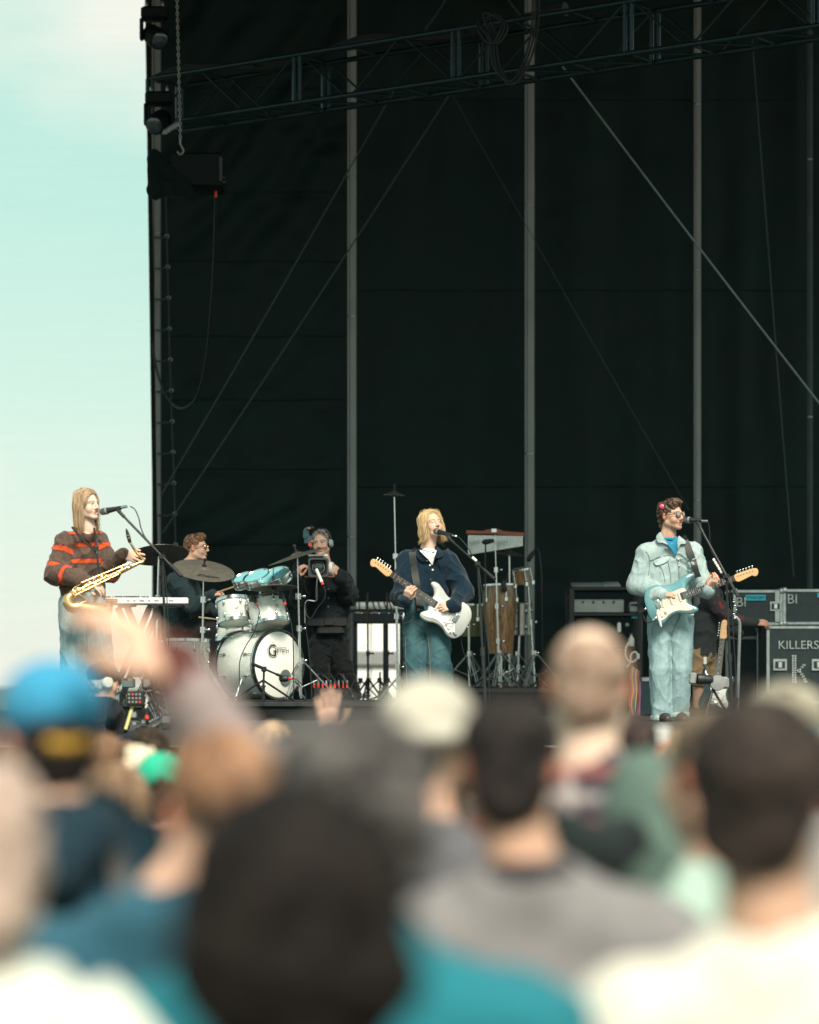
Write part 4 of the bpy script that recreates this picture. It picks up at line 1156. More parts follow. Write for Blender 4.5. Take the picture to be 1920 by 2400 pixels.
# ================================================================== right guitarist in denim
def denim_man():
    d = 23.4
    def C(x, y, dd=0): return C4(x, y, d + dd)
    base = C(560, 1860); base[2] = STAGE_Z
    t = thing('person', 'guitarist in light denim jacket and jeans with round sunglasses', 'person', tuple(base))
    hC = C(577, 262); R = hrot(46, 2, 2); s = 1.0
    J = dict(neck=C(552, 452, .03), shA=C(388, 560, .05), shB=C(735, 556, .05), pelvis=C(565, 985, .03), floor=STAGE_Z,
             elA=C(312, 800, .03), wrA=C(500, 872, -.15), elB=C(815, 800, .0), wrB=C(862, 838, -.22),
             hipA=C(482, 1075, .03), hipB=C(655, 1075, .03), knA=C(492, 1450, -.01), knB=C(655, 1450, -.01), anA=C(502, 1815, .04), anB=C(632, 1790, .06))
    fwd = A((.25, -1, 0))
    hA = hand_prims(J['wrA'], C(650, 862, -.21) - J['wrA'], A((.0, -.8, .8)), side=1, curl=(.35, .42, .45, .5), spread=.03, thumb=(.5, .3), arm=J['elA'] * .55 + J['wrA'] * .45, s=1.04)
    hB = hand_prims(C(866, 836, -.23), C(912, 785, -.27) - C(866, 836, -.23), A((.55, -.9, -.55)), side=1, curl=(.55, .6, .62, .6), spread=.03, thumb=(.9, .8), arm=J['elB'] * .4 + J['wrB'] * .6, s=1.04)
    skin = (.60, .37, .27)
    coarse = torso_prims(J, fwd, (.12, .13), .6, .045, ((.045, .04), (.038, .03)), neck_r=.05) + legs_prims(J, fwd, .13, .7, ((.075, .055), (.052, .04)))
    body_mesh(t, (hC, R, s, C(550, 430, .03), .55), [hA, hB], skin, coarse, brow=(.06, .035, .02), stubble=(.22, .14, .10))
    garment('tee_shirt', t, [elp(C(553, 446, .02), (.072, .066, .026))], .008, M_CLOTHA, (.012, .19, .32), amp=.006, seed=3)
    pale, blue = A((.37, .47, .46)), A((.29, .39, .40))
    def wear(V, ids, tt, c):
        n = vnoise(V * A((16, 16, 12))) * .5 + vnoise(V * A((50, 50, 24))) * .5
        m = np.clip((n - .35) / .3, 0, 1)[:, None]
        return blue * (1 - m) + pale * m
    P = torso_prims(J, fwd, (.172, .180), .62, .068, ((.082, .080), (.076, .056)), hem=-.03, k=.05, neck_r=.068)
    P += [sub(cap(C(553, 425, -.03), .054, C(553, 380, -.05), .06), .015)]
    P += [cap(C(440, 885, -.10), .062, C(478, 882, -.13), .058, k=.01), cap(C(845, 850, -.18), .056, C(828, 832, -.12), .058, k=.01)]   # rolled cuffs
    garment('denim_jacket', t, P, .0065, M_DENIM, pale, amp=.022, sc=(8, 8, 7), seed=8, paint=wear)
    M_DT = mat('pale_denim_trim', (.35, .45, .45), rough=.9, var=.15, vscale=50, bump=.3, bscale=180)
    M_DS = mat('denim_stitch', (.15, .23, .25), rough=.9, var=.1, vscale=50)
    key = (t.name, 'denim_jacket'); sf = lambda x, y, o_=.003: surf(key, C, x, y, o_)
    patch('tee_shirt_front', t, [sf(492, 410, .020), sf(550, 440, .020), sf(622, 425, .020), sf(622, 470, .020), sf(618, 530, .020), sf(608, 580, .020), sf(585, 545, .020), sf(540, 488, .020)], MATS['dyed_teal'], .004)
    patch('collar_leaf', t, [sf(474, 400, .02), sf(494, 392, .03), sf(520, 448, .02), sf(546, 490, .01), sf(505, 474, .008), sf(468, 470, .008), sf(456, 428, .012)], M_DT, .013)
    patch('collar_leaf', t, [sf(628, 420, .03), sf(655, 432, .02), sf(688, 462, .01), sf(676, 484, .008), sf(644, 484, .01), sf(622, 524, .01), sf(616, 470, .02)], M_DT, .013)
    def seam(pts, r=.0034, kk=key): MB().path(spline([surf(kk, C, p[0], p[1], .001) for p in pts], 5), r, 5).build('seam', M_DS, t)
    patch('pocket_flap', t, [sf(435, 612), sf(490, 592), sf(552, 574), sf(553, 608), sf(500, 640), sf(452, 648)], M_DT, .007)
    patch('pocket_flap', t, [sf(702, 625), sf(745, 622), sf(748, 656), sf(722, 666), sf(704, 655)], M_DT, .007)
    seam([(405, 610), (440, 600), (480, 582), (560, 568)]); seam([(640, 600), (700, 606), (765, 600)])
    seam([(480, 650), (505, 700), (520, 780)]); seam([(545, 620), (560, 700), (565, 780)])
    seam([(375, 540), (400, 580), (405, 640), (398, 720)])
    seam([(612, 592), (628, 650), (632, 760)])
    for x, y in ((548, 500), (632, 655), (628, 604)):
        MB().lathe([(.0085, 0), (.0085, .003), (.004, .005)], sf(x, y, .001), (0, -1, 0), 12).build('button', mat('copper_button_%d' % y, (.55, .28, .15), rough=.35, metal=.9), t)
    jp, jb = A((.29, .41, .42)), A((.21, .33, .35))
    def wj(V, ids, tt, c):
        n = vnoise(V * A((16, 16, 5))) * .5 + vnoise(V * A((60, 60, 14))) * .5
        m = np.clip((n - .3) / .35, 0, 1)[:, None]; return jb * (1 - m) + jp * m
    P = legs_prims(J, fwd, .176, .72, ((.100, .086), (.086, .088)), up=.06)
    garment('jeans', t, P, .0068, M_DENIM, jp, amp=.015, sc=(9, 9, 4), seed=11, paint=wj)
    jk = (t.name, 'jeans'); seam([(420, 1120), (420, 1400), (438, 1700)], kk=jk); seam([(640, 1010), (632, 1060), (600, 1120), (578, 1180)], kk=jk)
    for a_, (x, y) in (('A', (500, 1822)), ('B', (632, 1798))):
        MB().lathe([(.090, 0), (.093, .005), (.092, .035), (.088, .04)], C(x, y, .04 if a_ == 'A' else .06) - A((0, 0, .03)), (0, 0, 1), 20).build('turned_hem', M_DT, t)
    shoes(J, fwd, t, mat('dark_shoe', (.03, .025, .022), rough=.45), 1.05)
    # curly dark hair, short at the sides
    L = lambda x, y, z: hC + R @ (A((x, y, z)) * s)
    hp = [elp(L(0, -.022, .052), A((.082, .100, .080)) * s, R), elp(L(0, .03, .100), A((.070, .062, .040)) * s, R, k=.03), elp(L(0, -.075, -.015), A((.066, .042, .070)) * s, R, k=.03), elp(L(0, -.085, -.075), A((.045, .025, .035)), R, k=.02),
          sub(elp(L(0, .085, -.02), A((.10, .072, .085)) * s, R), .012), sub(elp(L(.085, .0, -.015), A((.03, .034, .036)), R), .008), sub(elp(L(-.085, .0, -.015), A((.03, .034, .036)), R), .008)]
    hair_mesh(t, hp, .0055, (.018, .011, .008), (.10, .055, .030), hC, R, amp=.020, mode='curl', freq=30)
    # sunglasses, hair clip, earpiece
    sg = MB()
    M_TORT = mat('tortoiseshell', (.16, .05, .02), rough=.25, var=.6, vscale=120)
    for x in (-1, 1):
        sg.torus(L(x * .032, .100, .006), R @ A((x * .25, 1, 0)), .0215, .003, 20, 6)
        sg.path([L(x * .054, .092, .008), L(x * .076, .05, .008), L(x * .083, -.01, .006)], .0032, 6)
    sg.path([L(-.011, .106, .010), L(0, .109, .012), L(.011, .106, .010)], .0028, 6)
    sgo = sg.build('sunglasses', M_TORT, t)
    M_LENS = mat('grey_lens', (.35, .40, .40), rough=.08, spec=.8, metal=.5, var=.05, vscale=30)
    for x in (-1, 1): MB().lathe([(.0205, -.0015), (.0205, .0005), (.012, .003), (.001, .004)], L(x * .032, .100, .006), R @ A((x * .25, 1, 0)), 20).build('lens', M_LENS, sgo)
    P = [elp(C(510, 190, -.035), (.030, .016, .022), roty(.3))]
    V, F, _, _ = sdf(P, .005); mesh_obj('hair_clip', V, F, mat('pink_hair_clip', (.80, .08, .17), rough=.25, var=.4, vscale=90, coat=.5), t)
    MB().ell(C(514, 298, -.03), (.009, .009, .012)).build('earpiece', M_PLASTIC, t)
    # guitar
    o = C(575, 918, -.17); hd = C(1300, 672, -.32)
    g, GL, (u, v, w) = guitar(o, hd, A((-.05, -1, .15)), 'turquoise electric guitar with cream pickguard held by denim guitarist', STRAT, M_SEAFOAM, M_CREAM, 1, 1.02)
    ribbon('strap', g, spline([sf(682, 455, .006), sf(698, 490, .006), sf(722, 560, .006), sf(748, 640, .006), C(768, 695, -.13), C(785, 738, -.19)], 4), A((1., 0, .2)), .052, .004, M_LEATHER)
    ribbon('strap', g, spline([sf(682, 455, .006), C(655, 432, .08), C(560, 560, .20), C(420, 820, .20), C(345, 960, .02), C(345, 1000, -.1), GL(-.215, 0, 0)], 4), A((.7, 0, .7)), .052, .004, M_LEATHER)
    MB().path(spline([C(470, 990, -.215), C(478, 1040, -.22), C(490, 1090, -.22), C(498, 1128, -.21)], 4), [.010] * 4 + [.012] * 4 + [.010] * 4 + [.004], 6).build('cleaning_cloth', M_WHITEPL, g)
    MB().path(spline([GL(-.16, -.10, .03), C(455, 1070, -.22), C(385, 1090, -.18), C(352, 1030, -.1), C(345, 1200, -.1), C(330, 1500, -.02), C(310, 1700, 0), C(300, 1860, 0)], 6), .0042, 6).build('lead', M_RUBBER, g)
    MB().rbox(C(735, 1020, -.10), (.035, .03, .045), .008).build('belt_pack', M_WHITEPL, t)
denim_man()
microphone(C4(668, 292, 23.02), C4(812, 298, 22.94), 'black vocal microphone in front of the denim guitarist', [C4(850, 298, 22.92), C4(868, 330, 22.92), C4(875, 400, 22.92), C4(880, 500, 22.92), C4(900, 560, 22.88), C4(980, 720, 22.82), C4(1025, 830, 22.8), C4(1045, 1000, 22.8), C4(1060, 1200, 22.8), C4(1075, 1500, 22.8), C4(1070, 1900, 22.8)])
ms = mic_stand(C4(800, 350, 22.93), C4(1095, 890, 22.72), C4(1005, 735, 22.80), C4(1050, 1890, 22.8), 'black boom microphone stand in front of the denim guitarist', STAGE_Z, clip=C4(775, 315, 22.95))
for i in range(5): MB().rbox(C4(908 + i * 14, 605 + i * 23, 22.82), (.020, .012, .026), .004, roty(-28 * D2R)).build('pick', M_WHITEPL, ms)

# ================================================================== saxophonist
def sax_player():
    d = 21.0
    def C(x, y, dd=0): return C1(x, y, d + dd)
    base = C(450, 2095); base[2] = STAGE_Z
    t = thing('person', 'long-haired singer in brown sweater with orange stripes holding a saxophone', 'person', tuple(base))
    hC = C(447, 232); R = hrot(52, 4, 3); s = .93
    J = dict(neck=C(440, 455, .02), shA=C(268, 540, -.02), shB=C(520, 540, .16), pelvis=C(400, 965, .04), floor=STAGE_Z,
             elA=C(185, 805, -.10), wrA=C(445, 868, -.26), elB=C(640, 770, .10), wrB=C(755, 650, -.06),
             hipA=C(320, 1060, .0), hipB=C(478, 1060, .10), knA=C(345, 1540, -.02), knB=C(560, 1540, .05), anA=C(370, 2050, 0), anB=C(600, 2050, .08))
    fwd = A((.75, -1, 0))
    hA = hand_prims(J['wrA'], C(575, 925, -.30) - J['wrA'], A((-.2, -.6, 1.0)), side=-1, curl=(.30, .34, .36, .4), spread=.05, thumb=(.8, .4), arm=J['elA'] * .4 + J['wrA'] * .6)
    hB = hand_prims(J['wrB'], C(850, 668, -.11) - J['wrB'], A((-.1, -1.0, .35)), side=1, curl=(.22, .26, .30, .34), spread=.10, thumb=(.3, .2), arm=J['elB'] * .4 + J['wrB'] * .6)
    skin = (.74, .52, .42)
    coarse = torso_prims(J, fwd, (.11, .12), .6, .04, ((.04, .036), (.034, .028)), neck_r=.045) + legs_prims(J, fwd, .13, .7, ((.07, .05), (.05, .04)))
    body_mesh(t, (hC, R, s, C(448, 430, .03), .5), [hA, hB], skin, coarse, brow=(.20, .12, .07), lip=(.55, .22, .20))
    br, orr, nv = A((.105, .068, .052)), A((.62, .085, .018)), A((.02, .025, .05))
    zs = [C(0, y)[2] for y in (440, 560, 715, 845)]
    def pt(V, ids, tt, c):
        n = (vnoise(V * 60) - .5)
        c[:] = br * (1 + .5 * n)[:, None]
        def band(v, c0, hw, mask):
            dd = np.abs(v - c0)
            for col_, h_ in ((nv * np.ones((len(V), 1)), hw + .007), (orr * (1 + .25 * n)[:, None], hw)):
                m_ = (np.clip((h_ - dd) / .006 + .5, 0, 1) * mask)[:, None]; c[:] = c * (1 - m_) + col_ * m_
        tors = ids <= 1
        slope = .06 * (V[:, 0] - J['neck'][0])
        for z0 in (C(0, 455)[2], C(0, 562)[2], C(0, 702)[2], C(0, 850)[2]):
            band(V[:, 2] - slope, z0, .0145, tors)
        for i in (2, 4):
            L1 = np.linalg.norm(J['elA'] - J['shA'])
            for t0 in (.32, .86): band(tt * L1, t0 * L1, .018, ids == i)
            L2 = np.linalg.norm(J['wrA'] - J['elA'])
            for t0 in ((.34,) if i == 2 else (.10,)): band(tt * L2, t0 * L2, .017, ids == i + 1)
        return c
    P = torso_prims(J, fwd, (.170, .165), .70, .062, ((.074, .082), (.084, .050)), hem=-.01, k=.045, neck_r=.062)
    P += [cap(J['pelvis'] + A((0, 0, .01)), .150, J['pelvis'] + A((0, 0, .05)), .155, flat=flatn(fwd, .7), id=1), sub(cap(C(450, 425, -.03), .046, C(452, 390, -.05), .05), .015)]
    garment('sweater', t, P, .0062, M_KNIT, br, amp=.022, sc=(8, 8, 7), seed=14, paint=pt)
    jp, jb = A((.28, .38, .39)), A((.20, .30, .33))
    def wj(V, ids, tt, c):
        n = vnoise(V * A((16, 16, 5))) * .5 + vnoise(V * A((60, 60, 14))) * .5
        m = np.clip((n - .3) / .35, 0, 1)[:, None]; return jb * (1 - m) + jp * m
    garment('jeans', t, legs_prims(J, fwd, .155, .8, ((.105, .100), (.100, .110)), up=.05), .0085, M_DENIM, jp, amp=.018, sc=(10, 10, 4), seed=16, paint=wj)
    shoes(J, fwd, t, MATS['dark_shoe'], .95)
    L = lambda x, y, z: hC + R @ (A((x, y, z)) * s)
    hp = [elp(L(0, -.018, .044), A((.080, .102, .084)) * s, R), cap(L(.070, -.03, .0), .030, L(.078, -.045, -.16), .026, k=.03), cap(L(-.070, -.03, .0), .030, L(-.074, -.04, -.17), .026, k=.03), cap(L(0, -.085, .0), .052, L(0, -.095, -.20), .045, k=.03),
          sub(elp(L(0, .080, -.015), A((.062, .066, .092)) * s, R), .015)]
    c1, c2 = (.29, .18, .10), (.60, .44, .28)
    hair_mesh(t, hp, .006, (.20, .12, .065), (.42, .28, .16), hC, R, amp=.006)
    for sx in (-1, 1):
        G = fall_guides(L, sx, 8, (.062, -.105), [(.084, 0, -.01), (.085, -.002, -.08), (.088, -.006, -.16), (.096, -.014, -.24)], rx=.084, ry=.104)
        strands(t, G, 480, .0022, c1, c2, jit=.006, seed=21 + sx); strands(t, G, 40, .0012, c1, c2, jit=.014, seed=70 + sx)
    # saxophone -------------------------------------------------------
    sx = thing('saxophone', 'gold alto saxophone slung across the striped sweater player', 'saxophone', tuple(C(600, 880, -.30)))
    bt = C(872, 722, -.20); bb = C(318, 985, -.34); ax = nrm(bb - bt); L_ = np.linalg.norm(bb - bt)
    MB().lathe([(.0125, 0), (.0135, .02), (.024, L_ * .55), (.034, L_)], bt, ax, 24).build('body_tube', M_GOLD, sx)
    side = nrm(np.cross(ax, A((0, 1., 0)))); side = -side if side[2] > 0 else side     # below the tube
    b0 = bb; pts = [b0, b0 + ax * .035 + side * .012, b0 + ax * .050 + side * .045, b0 + ax * .035 + side * .082, b0 + side * .10 - ax * .01]
    pts = spline(pts, 6); MB().path(pts, list(np.linspace(.034, .045, len(pts))), 20).build('bow', M_GOLD, sx)
    e0 = pts[-1]; prof = [(.045, 0), (.047, .06), (.052, .13), (.060, .18), (.072, .21), (.083, .222), (.081, .226), (.070, .214), (.058, .18), (.048, .12), (.04, .02)]
    MB().lathe(prof, e0, -ax * .75 + side * .55 - A((0, .25, 0)), 32, caps=False).build('bell', M_GOLD, sx)
    nk = spline([bt - ax * .004, bt - ax * .045, C(888, 655, -.19), C(850, 610, -.19), C(822, 565, -.20), C(806, 535, -.20)], 6)
    MB().path(nk, list(np.linspace(.0125, .0075, len(nk))), 14).build('neck_pipe', M_GOLD, sx)
    mp0 = C(808, 545, -.20); mp1 = C(776, 428, -.21); a2 = nrm(mp1 - mp0)
    MB().lathe([(.012, 0), (.0135, .02), (.0135, .05), (.010, .085), (.004, np.linalg.norm(mp1 - mp0))], mp0, a2, 14).build('mouthpiece', M_PLASTIC, sx)
    for h in (.034, .055): MB().torus(mp0 + a2 * h, a2, .0145, .0035, 14, 5).build('ligature_band', M_GOLD, sx)
    rg = random.Random(4)
    up = nrm(-A((0, 1., 0)) - side * .4)
    for i in range(15):          # key cups with their pads
        h = L_ * (.10 + .86 * i / 14); r = .010 + .012 * h / L_
        q = bt + ax * h + up * (.014 + .024 * h / L_) + side * (rg.uniform(-.6, .6) * .02)
        k = MB().lathe([(r, 0), (r, .006), (r * .7, .009), (.002, .010)], q, up + side * rg.uniform(-.5, .5), 14); k.build('key_cup', M_GOLD, sx)
    for j, off in enumerate((-.018, .004, .020)):
        MB().path([bt + ax * (.04 + .05 * j) + up * .026 + side * off, bt + ax * (L_ * (.8 + .08 * j)) + up * .046 + side * off * 1.6], .0032, 6).build('key_rod', M_GOLD, sx)
    for i in range(9):
        h = L_ * (.08 + .9 * i / 8); q = bt + ax * h
        MB().path([q + up * .012, q + up * (.030 + .020 * h / L_), q + up * (.030 + .020 * h / L_) + side * .02], .0028, 5).build('post', M_GOLD, sx)
    MB().path(spline([bt + ax * L_ * .82 - side * .035 + up * .02, bt + ax * L_ * .95 + up * .06, e0 - ax * .08 + up * .06, e0 - ax * .02 + up * .05], 4), .003, 5).build('key_guard', M_GOLD, sx)
    MB().path(spline([C(320, 415, -.10), C(400, 510, -.17), C(500, 605, -.20), C(530, 660, -.235), C(545, 780, -.26), C(555, 850, -.28)], 5), .008, 6).build('neck_strap', M_LEATHER, sx)
    MB().path(spline([C(505, 425, -.06), C(520, 500, -.16), C(535, 570, -.20), C(528, 640, -.23)], 5), .008, 6).build('neck_strap', M_LEATHER, sx)
    MB().rbox(C(525, 600, -.22), (.03, .014, .04), .005).build('strap_slider', M_PLASTIC, sx)
sax_player()
microphone(C1(556, 290, 20.72), C1(735, 250, 20.66), 'black vocal microphone at the saxophone player\'s lips', [C1(808, 238, 20.63), C1(850, 268, 20.62), C1(882, 340, 20.6), C1(900, 420, 20.6), C1(930, 490, 20.58), C1(975, 545, 20.56), C1(1060, 650, 20.55), C1(1095, 760, 20.55), C1(1118, 1000, 20.55), C1(1130, 1300, 20.55), C1(1140, 1700, 20.55), C1(1140, 2090, 20.55)])
mic_stand(C1(722, 290, 20.66), C1(1240, 828, 20.45), C1(1078, 668, 20.53), C1(1135, 2100, 20.55), 'black boom microphone stand beside the white keyboard', STAGE_Z, clip=C1(690, 268, 20.68))
# ================================================================== drum kit
def pearl(name, c1, c2, scale=28):
    m = mat(name, c1, rough=.28, coat=.6); nt = m.node_tree; n, l = nt.nodes, nt.links
    tc = n.new('ShaderNodeTexCoord'); vo = n.new('ShaderNodeTexVoronoi'); vo.inputs['Scale'].default_value = scale
    nz = n.new('ShaderNodeTexNoise'); nz.inputs['Scale'].default_value = scale * .6; nz.inputs['Detail'].default_value = 5
    ad = n.new('ShaderNodeMix'); ad.data_type = 'RGBA'; ad.inputs[0].default_value = .25
    l.new(tc.outputs['Object'], nz.inputs[0]); l.new(tc.outputs['Object'], ad.inputs[6]); l.new(nz.outputs['Color'], ad.inputs[7]); l.new(ad.outputs[2], vo.inputs['Vector'])
    rp = n.new('ShaderNodeValToRGB'); rp.color_ramp.elements[0].color = (*c2, 1); rp.color_ramp.elements[1].color = (*c1, 1); rp.color_ramp.elements[0].position = .15; rp.color_ramp.elements[1].position = .55
    l.new(vo.outputs['Color'], rp.inputs[0]); l.new(rp.outputs[0], n['Principled BSDF'].inputs['Base Color'])
    return m
M_PEARL = pearl('white_pearl_wrap', (.72, .75, .69), (.57, .61, .57), 40)
M_HEADW = mat('coated_drum_head', (.74, .77, .70), rough=.5, var=.05, vscale=9)
M_HEADB = mat('blue_reflection_drum_head', (.22, .60, .66), rough=.35, var=.12, vscale=10)  # head colour carries the blue that the heads reflect
M_BLKHOOP = mat('black_hoop', (.012, .014, .014), rough=.3, coat=.4)
M_BADGE = mat('brass_badge', (.55, .42, .22), rough=.3, metal=.9)
def drum(c, ax, R, dep, label, m_shell=None, m_head=None, m_hoop=None, lugs=8, name='tom_drum', hoop_w=.020, badge=None, both=True):
    """c: centre of the shell, ax: towards the batter head"""
    ax = nrm(ax); c = A(c); u, v, _ = frame(ax)
    t = thing(name, label, 'drum', tuple(c - ax * dep / 2))
    m_shell = m_shell or M_PEARL; m_head = m_head or M_HEADW; m_hoop = m_hoop or M_CHROME
    MB().lathe([(R, -dep / 2 + .004), (R, dep / 2 - .004)], c, ax, 48, caps=False).build('shell', m_shell, t)
    for s_ in (-1, 1):
        e = c + ax * s_ * dep / 2
        h = MB().lathe([(R * .965, .002), (R * .95, .004), (.001, .005)], e, ax * s_, 48, caps=False).build('drum_head', m_head if s_ > 0 else M_HEADW, t)
        MB().lathe([(R + .002, -hoop_w), (R + .010, -hoop_w), (R + .010, .006), (R + .014, .008), (R + .012, .012), (R + .002, .012), (R - .004, .004)], e, ax * s_, 48, caps=False).build('hoop', m_hoop, t)
    for i in range(lugs):
        an = 2 * math.pi * (i + .5) / lugs; r_ = math.cos(an) * u + math.sin(an) * v
        for s_ in (-1, 1):
            p = c + r_ * (R + .010) + ax * s_ * dep * .27
            MB().ell(p, (.011, .010, .026), np.stack([np.cross(ax, r_), r_, ax], 1), 10, 6).build('lug', M_CHROME, t)
            MB().tube(p, c + r_ * (R + .014) + ax * s_ * (dep / 2 + .006), .0035, n=6).build('tension_rod', M_CHROME, t)
    if badge is not None:
        b = A(badge); b = nrm(b - ax * np.dot(b, ax)); MB().lathe([(.018, 0), (.018, .002), (.012, .003)], c + b * (R + .001), b, 16).build('badge', M_BADGE, t)
    return t, u, v
def tripod_stand(foot, top, label, name='cymbal_stand', joints=(.35, .62), legs=.30, m=None, r=.0125, cat='stand', rot=.4, group=None, legh=.34):
    m = m or M_CHROME; f, tp_ = A(foot), A(top)
    t = thing(name, label, cat, tuple(f), group)
    ks = [0.02] + list(joints) + [1.0]
    for i in range(len(ks) - 1):
        MB().tube(f + (tp_ - f) * ks[i], f + (tp_ - f) * ks[i + 1], r * (1 - .22 * i), n=12).build('tube', m, t)
        if i:
            q = f + (tp_ - f) * ks[i]; mb_ = MB().tube(q - A((0, 0, .025)), q + A((0, 0, .025)), r * 1.6, n=12); mb_.tube(q, q + A((.045, -.01, 0)), .008, n=8); mb_.ell(q + A((.05, -.012, 0)), (.014, .006, .012)); mb_.build('height_clamp', m, t)
    col_ = f + (tp_ - f) * .02 + A((0, 0, legh))
    for k in range(3):
        an = rot + k * 2.0944; d_ = A((math.cos(an), math.sin(an), 0))
        e_ = f + d_ * legs + A((0, 0, .015))
        mb_ = MB()
        for o_ in (-.011, .011):
            sd = np.cross(d_, A((0, 0, 1.))) * o_; mb_.tube(col_ + sd, e_ + sd, .006, n=6)
        lg = mb_.build('leg', M_STEEL if m is M_CHROME else m, t)
        MB().tube(f + A((0, 0, legh * .35)), (col_ + e_) / 2, .006, n=6).build('brace', m, t)
        MB().ell(e_, (.018, .018, .014)).build('rubber_foot', M_RUBBER, lg)
    MB().tube(f + A((0, 0, legh - .02)), f + A((0, 0, legh + .03)), r * 1.9, n=12).build('leg_collar', m, t)
    return t
def bronze(name, c):
    m = mat(name, c, rough=.38, metal=.6); nt = m.node_tree; n, l = nt.nodes, nt.links; b = n['Principled BSDF']
    tc = n.new('ShaderNodeTexCoord'); mp = n.new('ShaderNodeMapping'); l.new(tc.outputs['Object'], mp.inputs[0])
    nz = n.new('ShaderNodeTexNoise'); nz.inputs['Scale'].default_value = 26; nz.inputs['Detail'].default_value = 6; l.new(mp.outputs[0], nz.inputs[0])
    mx = n.new('ShaderNodeMix'); mx.data_type = 'RGBA'; mx.inputs[6].default_value = (c[0] * .6, c[1] * .6, c[2] * .6, 1); mx.inputs[7].default_value = (c[0] * 1.5, c[1] * 1.45, c[2] * 1.35, 1)
    l.new(nz.outputs['Fac'], mx.inputs[0]); l.new(mx.outputs[2], b.inputs['Base Color'])
    bp = n.new('ShaderNodeBump'); bp.inputs['Strength'].default_value = .5; bp.inputs['Distance'].default_value = .004; l.new(nz.outputs['Fac'], bp.inputs['Height']); l.new(bp.outputs[0], b.inputs['Normal'])
    return m
M_BRZ = bronze('hammered_bronze', (.21, .205, .18)); M_BRZD = bronze('dark_bronze', (.13, .125, .115))
def cymbal(c, n_, R, label, m=None, inv=False):
    t = thing('cymbal', label, 'cymbal', tuple(A(c)), 'cymbals')
    n_ = nrm(n_)
    pr = [(.004, .030), (.020, .029), (.045, .020), (.060, .012)] + [(.06 + (R - .06) * k / 10, .012 - .020 * (k / 10) ** 1.3 + .0012 * (k % 2)) for k in range(1, 11)]
    low = [(r_, h - .002) for r_, h in reversed(pr)]
    MB().lathe(pr + low, c, n_, 64, caps=False).build('plate', m or M_BRZ, t, sharp=60)
    MB().lathe([(.022, .0), (.022, .012), (.008, .014), (.008, .05), (.014, .05), (.014, .07), (.003, .075)], A(c) + n_ * .026, n_, 14).build('felt_and_wingnut', M_PLASTIC, t)
    MB().lathe([(.020, -.03), (.020, -.004), (.006, -.002)], A(c) + n_ * .008, n_, 14).build('sleeve_cup', M_PLASTIC, t)
    return t

# bass drum, resonant head turned towards the right of the picture
th = 47 * D2R; bx = A((math.sin(th), -math.cos(th), .02)); R_b = .292
fc = C2(792, 1640, 24.75)
bc = fc - bx * .25; bc[2] = RISER_Z + R_b + .018
fc = bc + bx * .25
bd, u, v = drum(bc, bx, R_b, .48, 'white pearl bass drum facing the crowd', m_hoop=M_BLKHOOP, name='bass_drum', hoop_w=.032, lugs=10, m_head=mat('white_front_head', (.84, .85, .77), rough=.45, var=.03, vscale=6))
hu = nrm(np.cross(A((0, 0, 1.)), -bx) * -1); hu = nrm(A((math.cos(th), math.sin(th), 0))); hv = nrm(np.cross(bx, hu)); hv = hv if hv[2] > 0 else -hv
F_ = lambda a, b, c=.008: fc + bx * c + hu * a + hv * b
for s_ in (-1, 1):  # white inlay line round the black hoops
    MB().lathe([(R_b + .0145, -.022), (R_b + .0145, -.008)], bc + bx * s_ * .24, bx * s_, 56, caps=False).build('hoop_inlay', M_CHROME, bd)
M_INK = mat('black_print', (.012, .013, .014), rough=.5)
text_part('head_lettering', 'G', M_INK, bd, F_(-.085, .115), hu, hv, .145)
text_part('head_lettering', 'RETSCH', M_INK, bd, F_(.025, .118), hu, hv, .048, shear=.1)
MB().box(F_(.02, .147, .0085), (.115, .004, .0015), np.stack([hu, hv, bx], 1)).build('head_lettering', M_INK, bd, smooth=False)
MB().path([F_(-.085, .115) + hu * .062 * math.cos(a_) + hv * .062 * math.sin(a_) for a_ in [2 * math.pi * i / 28 for i in range(28)]], .0012, 4, closed=True).build('head_emblem_ring', M_INK, bd)
for a_ in (-.018, 0, .018): MB().box(F_(-.085 + a_, .187, .0085), (.010, .004, .0015), np.stack([hu, hv, bx], 1)).build('head_emblem_bar', M_INK, bd, smooth=False)
MB().lathe([(.067, 0), (.067, .0015), (.06, .0018)], F_(.068, -.11, .0075), bx, 30).build('port_hole', mat('port_hole_grey', (.10, .125, .125), rough=.8), bd)
for s_ in (-1, 1):
    q = bc + hu * s_ * R_b * .95 * .8 - hv * R_b * .55 + bx * .06
    MB().tube(q + hv * .12 - hu * s_ * .0, A((q[0] + hu[0] * s_ * .12, q[1] + hu[1] * s_ * .12, RISER_Z + .012)), .011, n=10).build('spur_leg', M_CHROME, bd)
    MB().rbox(q + hv * .10, (.045, .045, .07), .01).build('spur_bracket', M_CHROME, bd)
# rack toms
def tomc(x, y, d): return C2(x, y, d)
drum(tomc(305, 1055, 24.85), A((-.10, .25, 1)), .132, .205, 'smaller white pearl rack tom left above the bass drum', badge=A((.25, -1, 0)), lugs=6)
drum(tomc(668, 1068, 24.75), A((-.22, .28, 1)), .158, .225, 'larger white pearl rack tom right above the bass drum', badge=A((.75, -1, 0)), lugs=7)
ft = C1(1290, 1440, 24.75); drum(A((ft[0], ft[1], RISER_Z + .34)), A((0, .06, 1)), .185, .36, 'white pearl floor tom left of the bass drum', name='floor_tom', lugs=8)
for k in range(3):
    an = 1.2 + 2.094 * k; q = A((ft[0] + math.cos(an) * .205, ft[1] + math.sin(an) * .205, 0))
    MB().tube((q[0], q[1], RISER_Z + .01), (q[0], q[1], RISER_Z + .48), .0065, n=8).build('leg', M_CHROME, bpy.data.objects['floor_tom'])
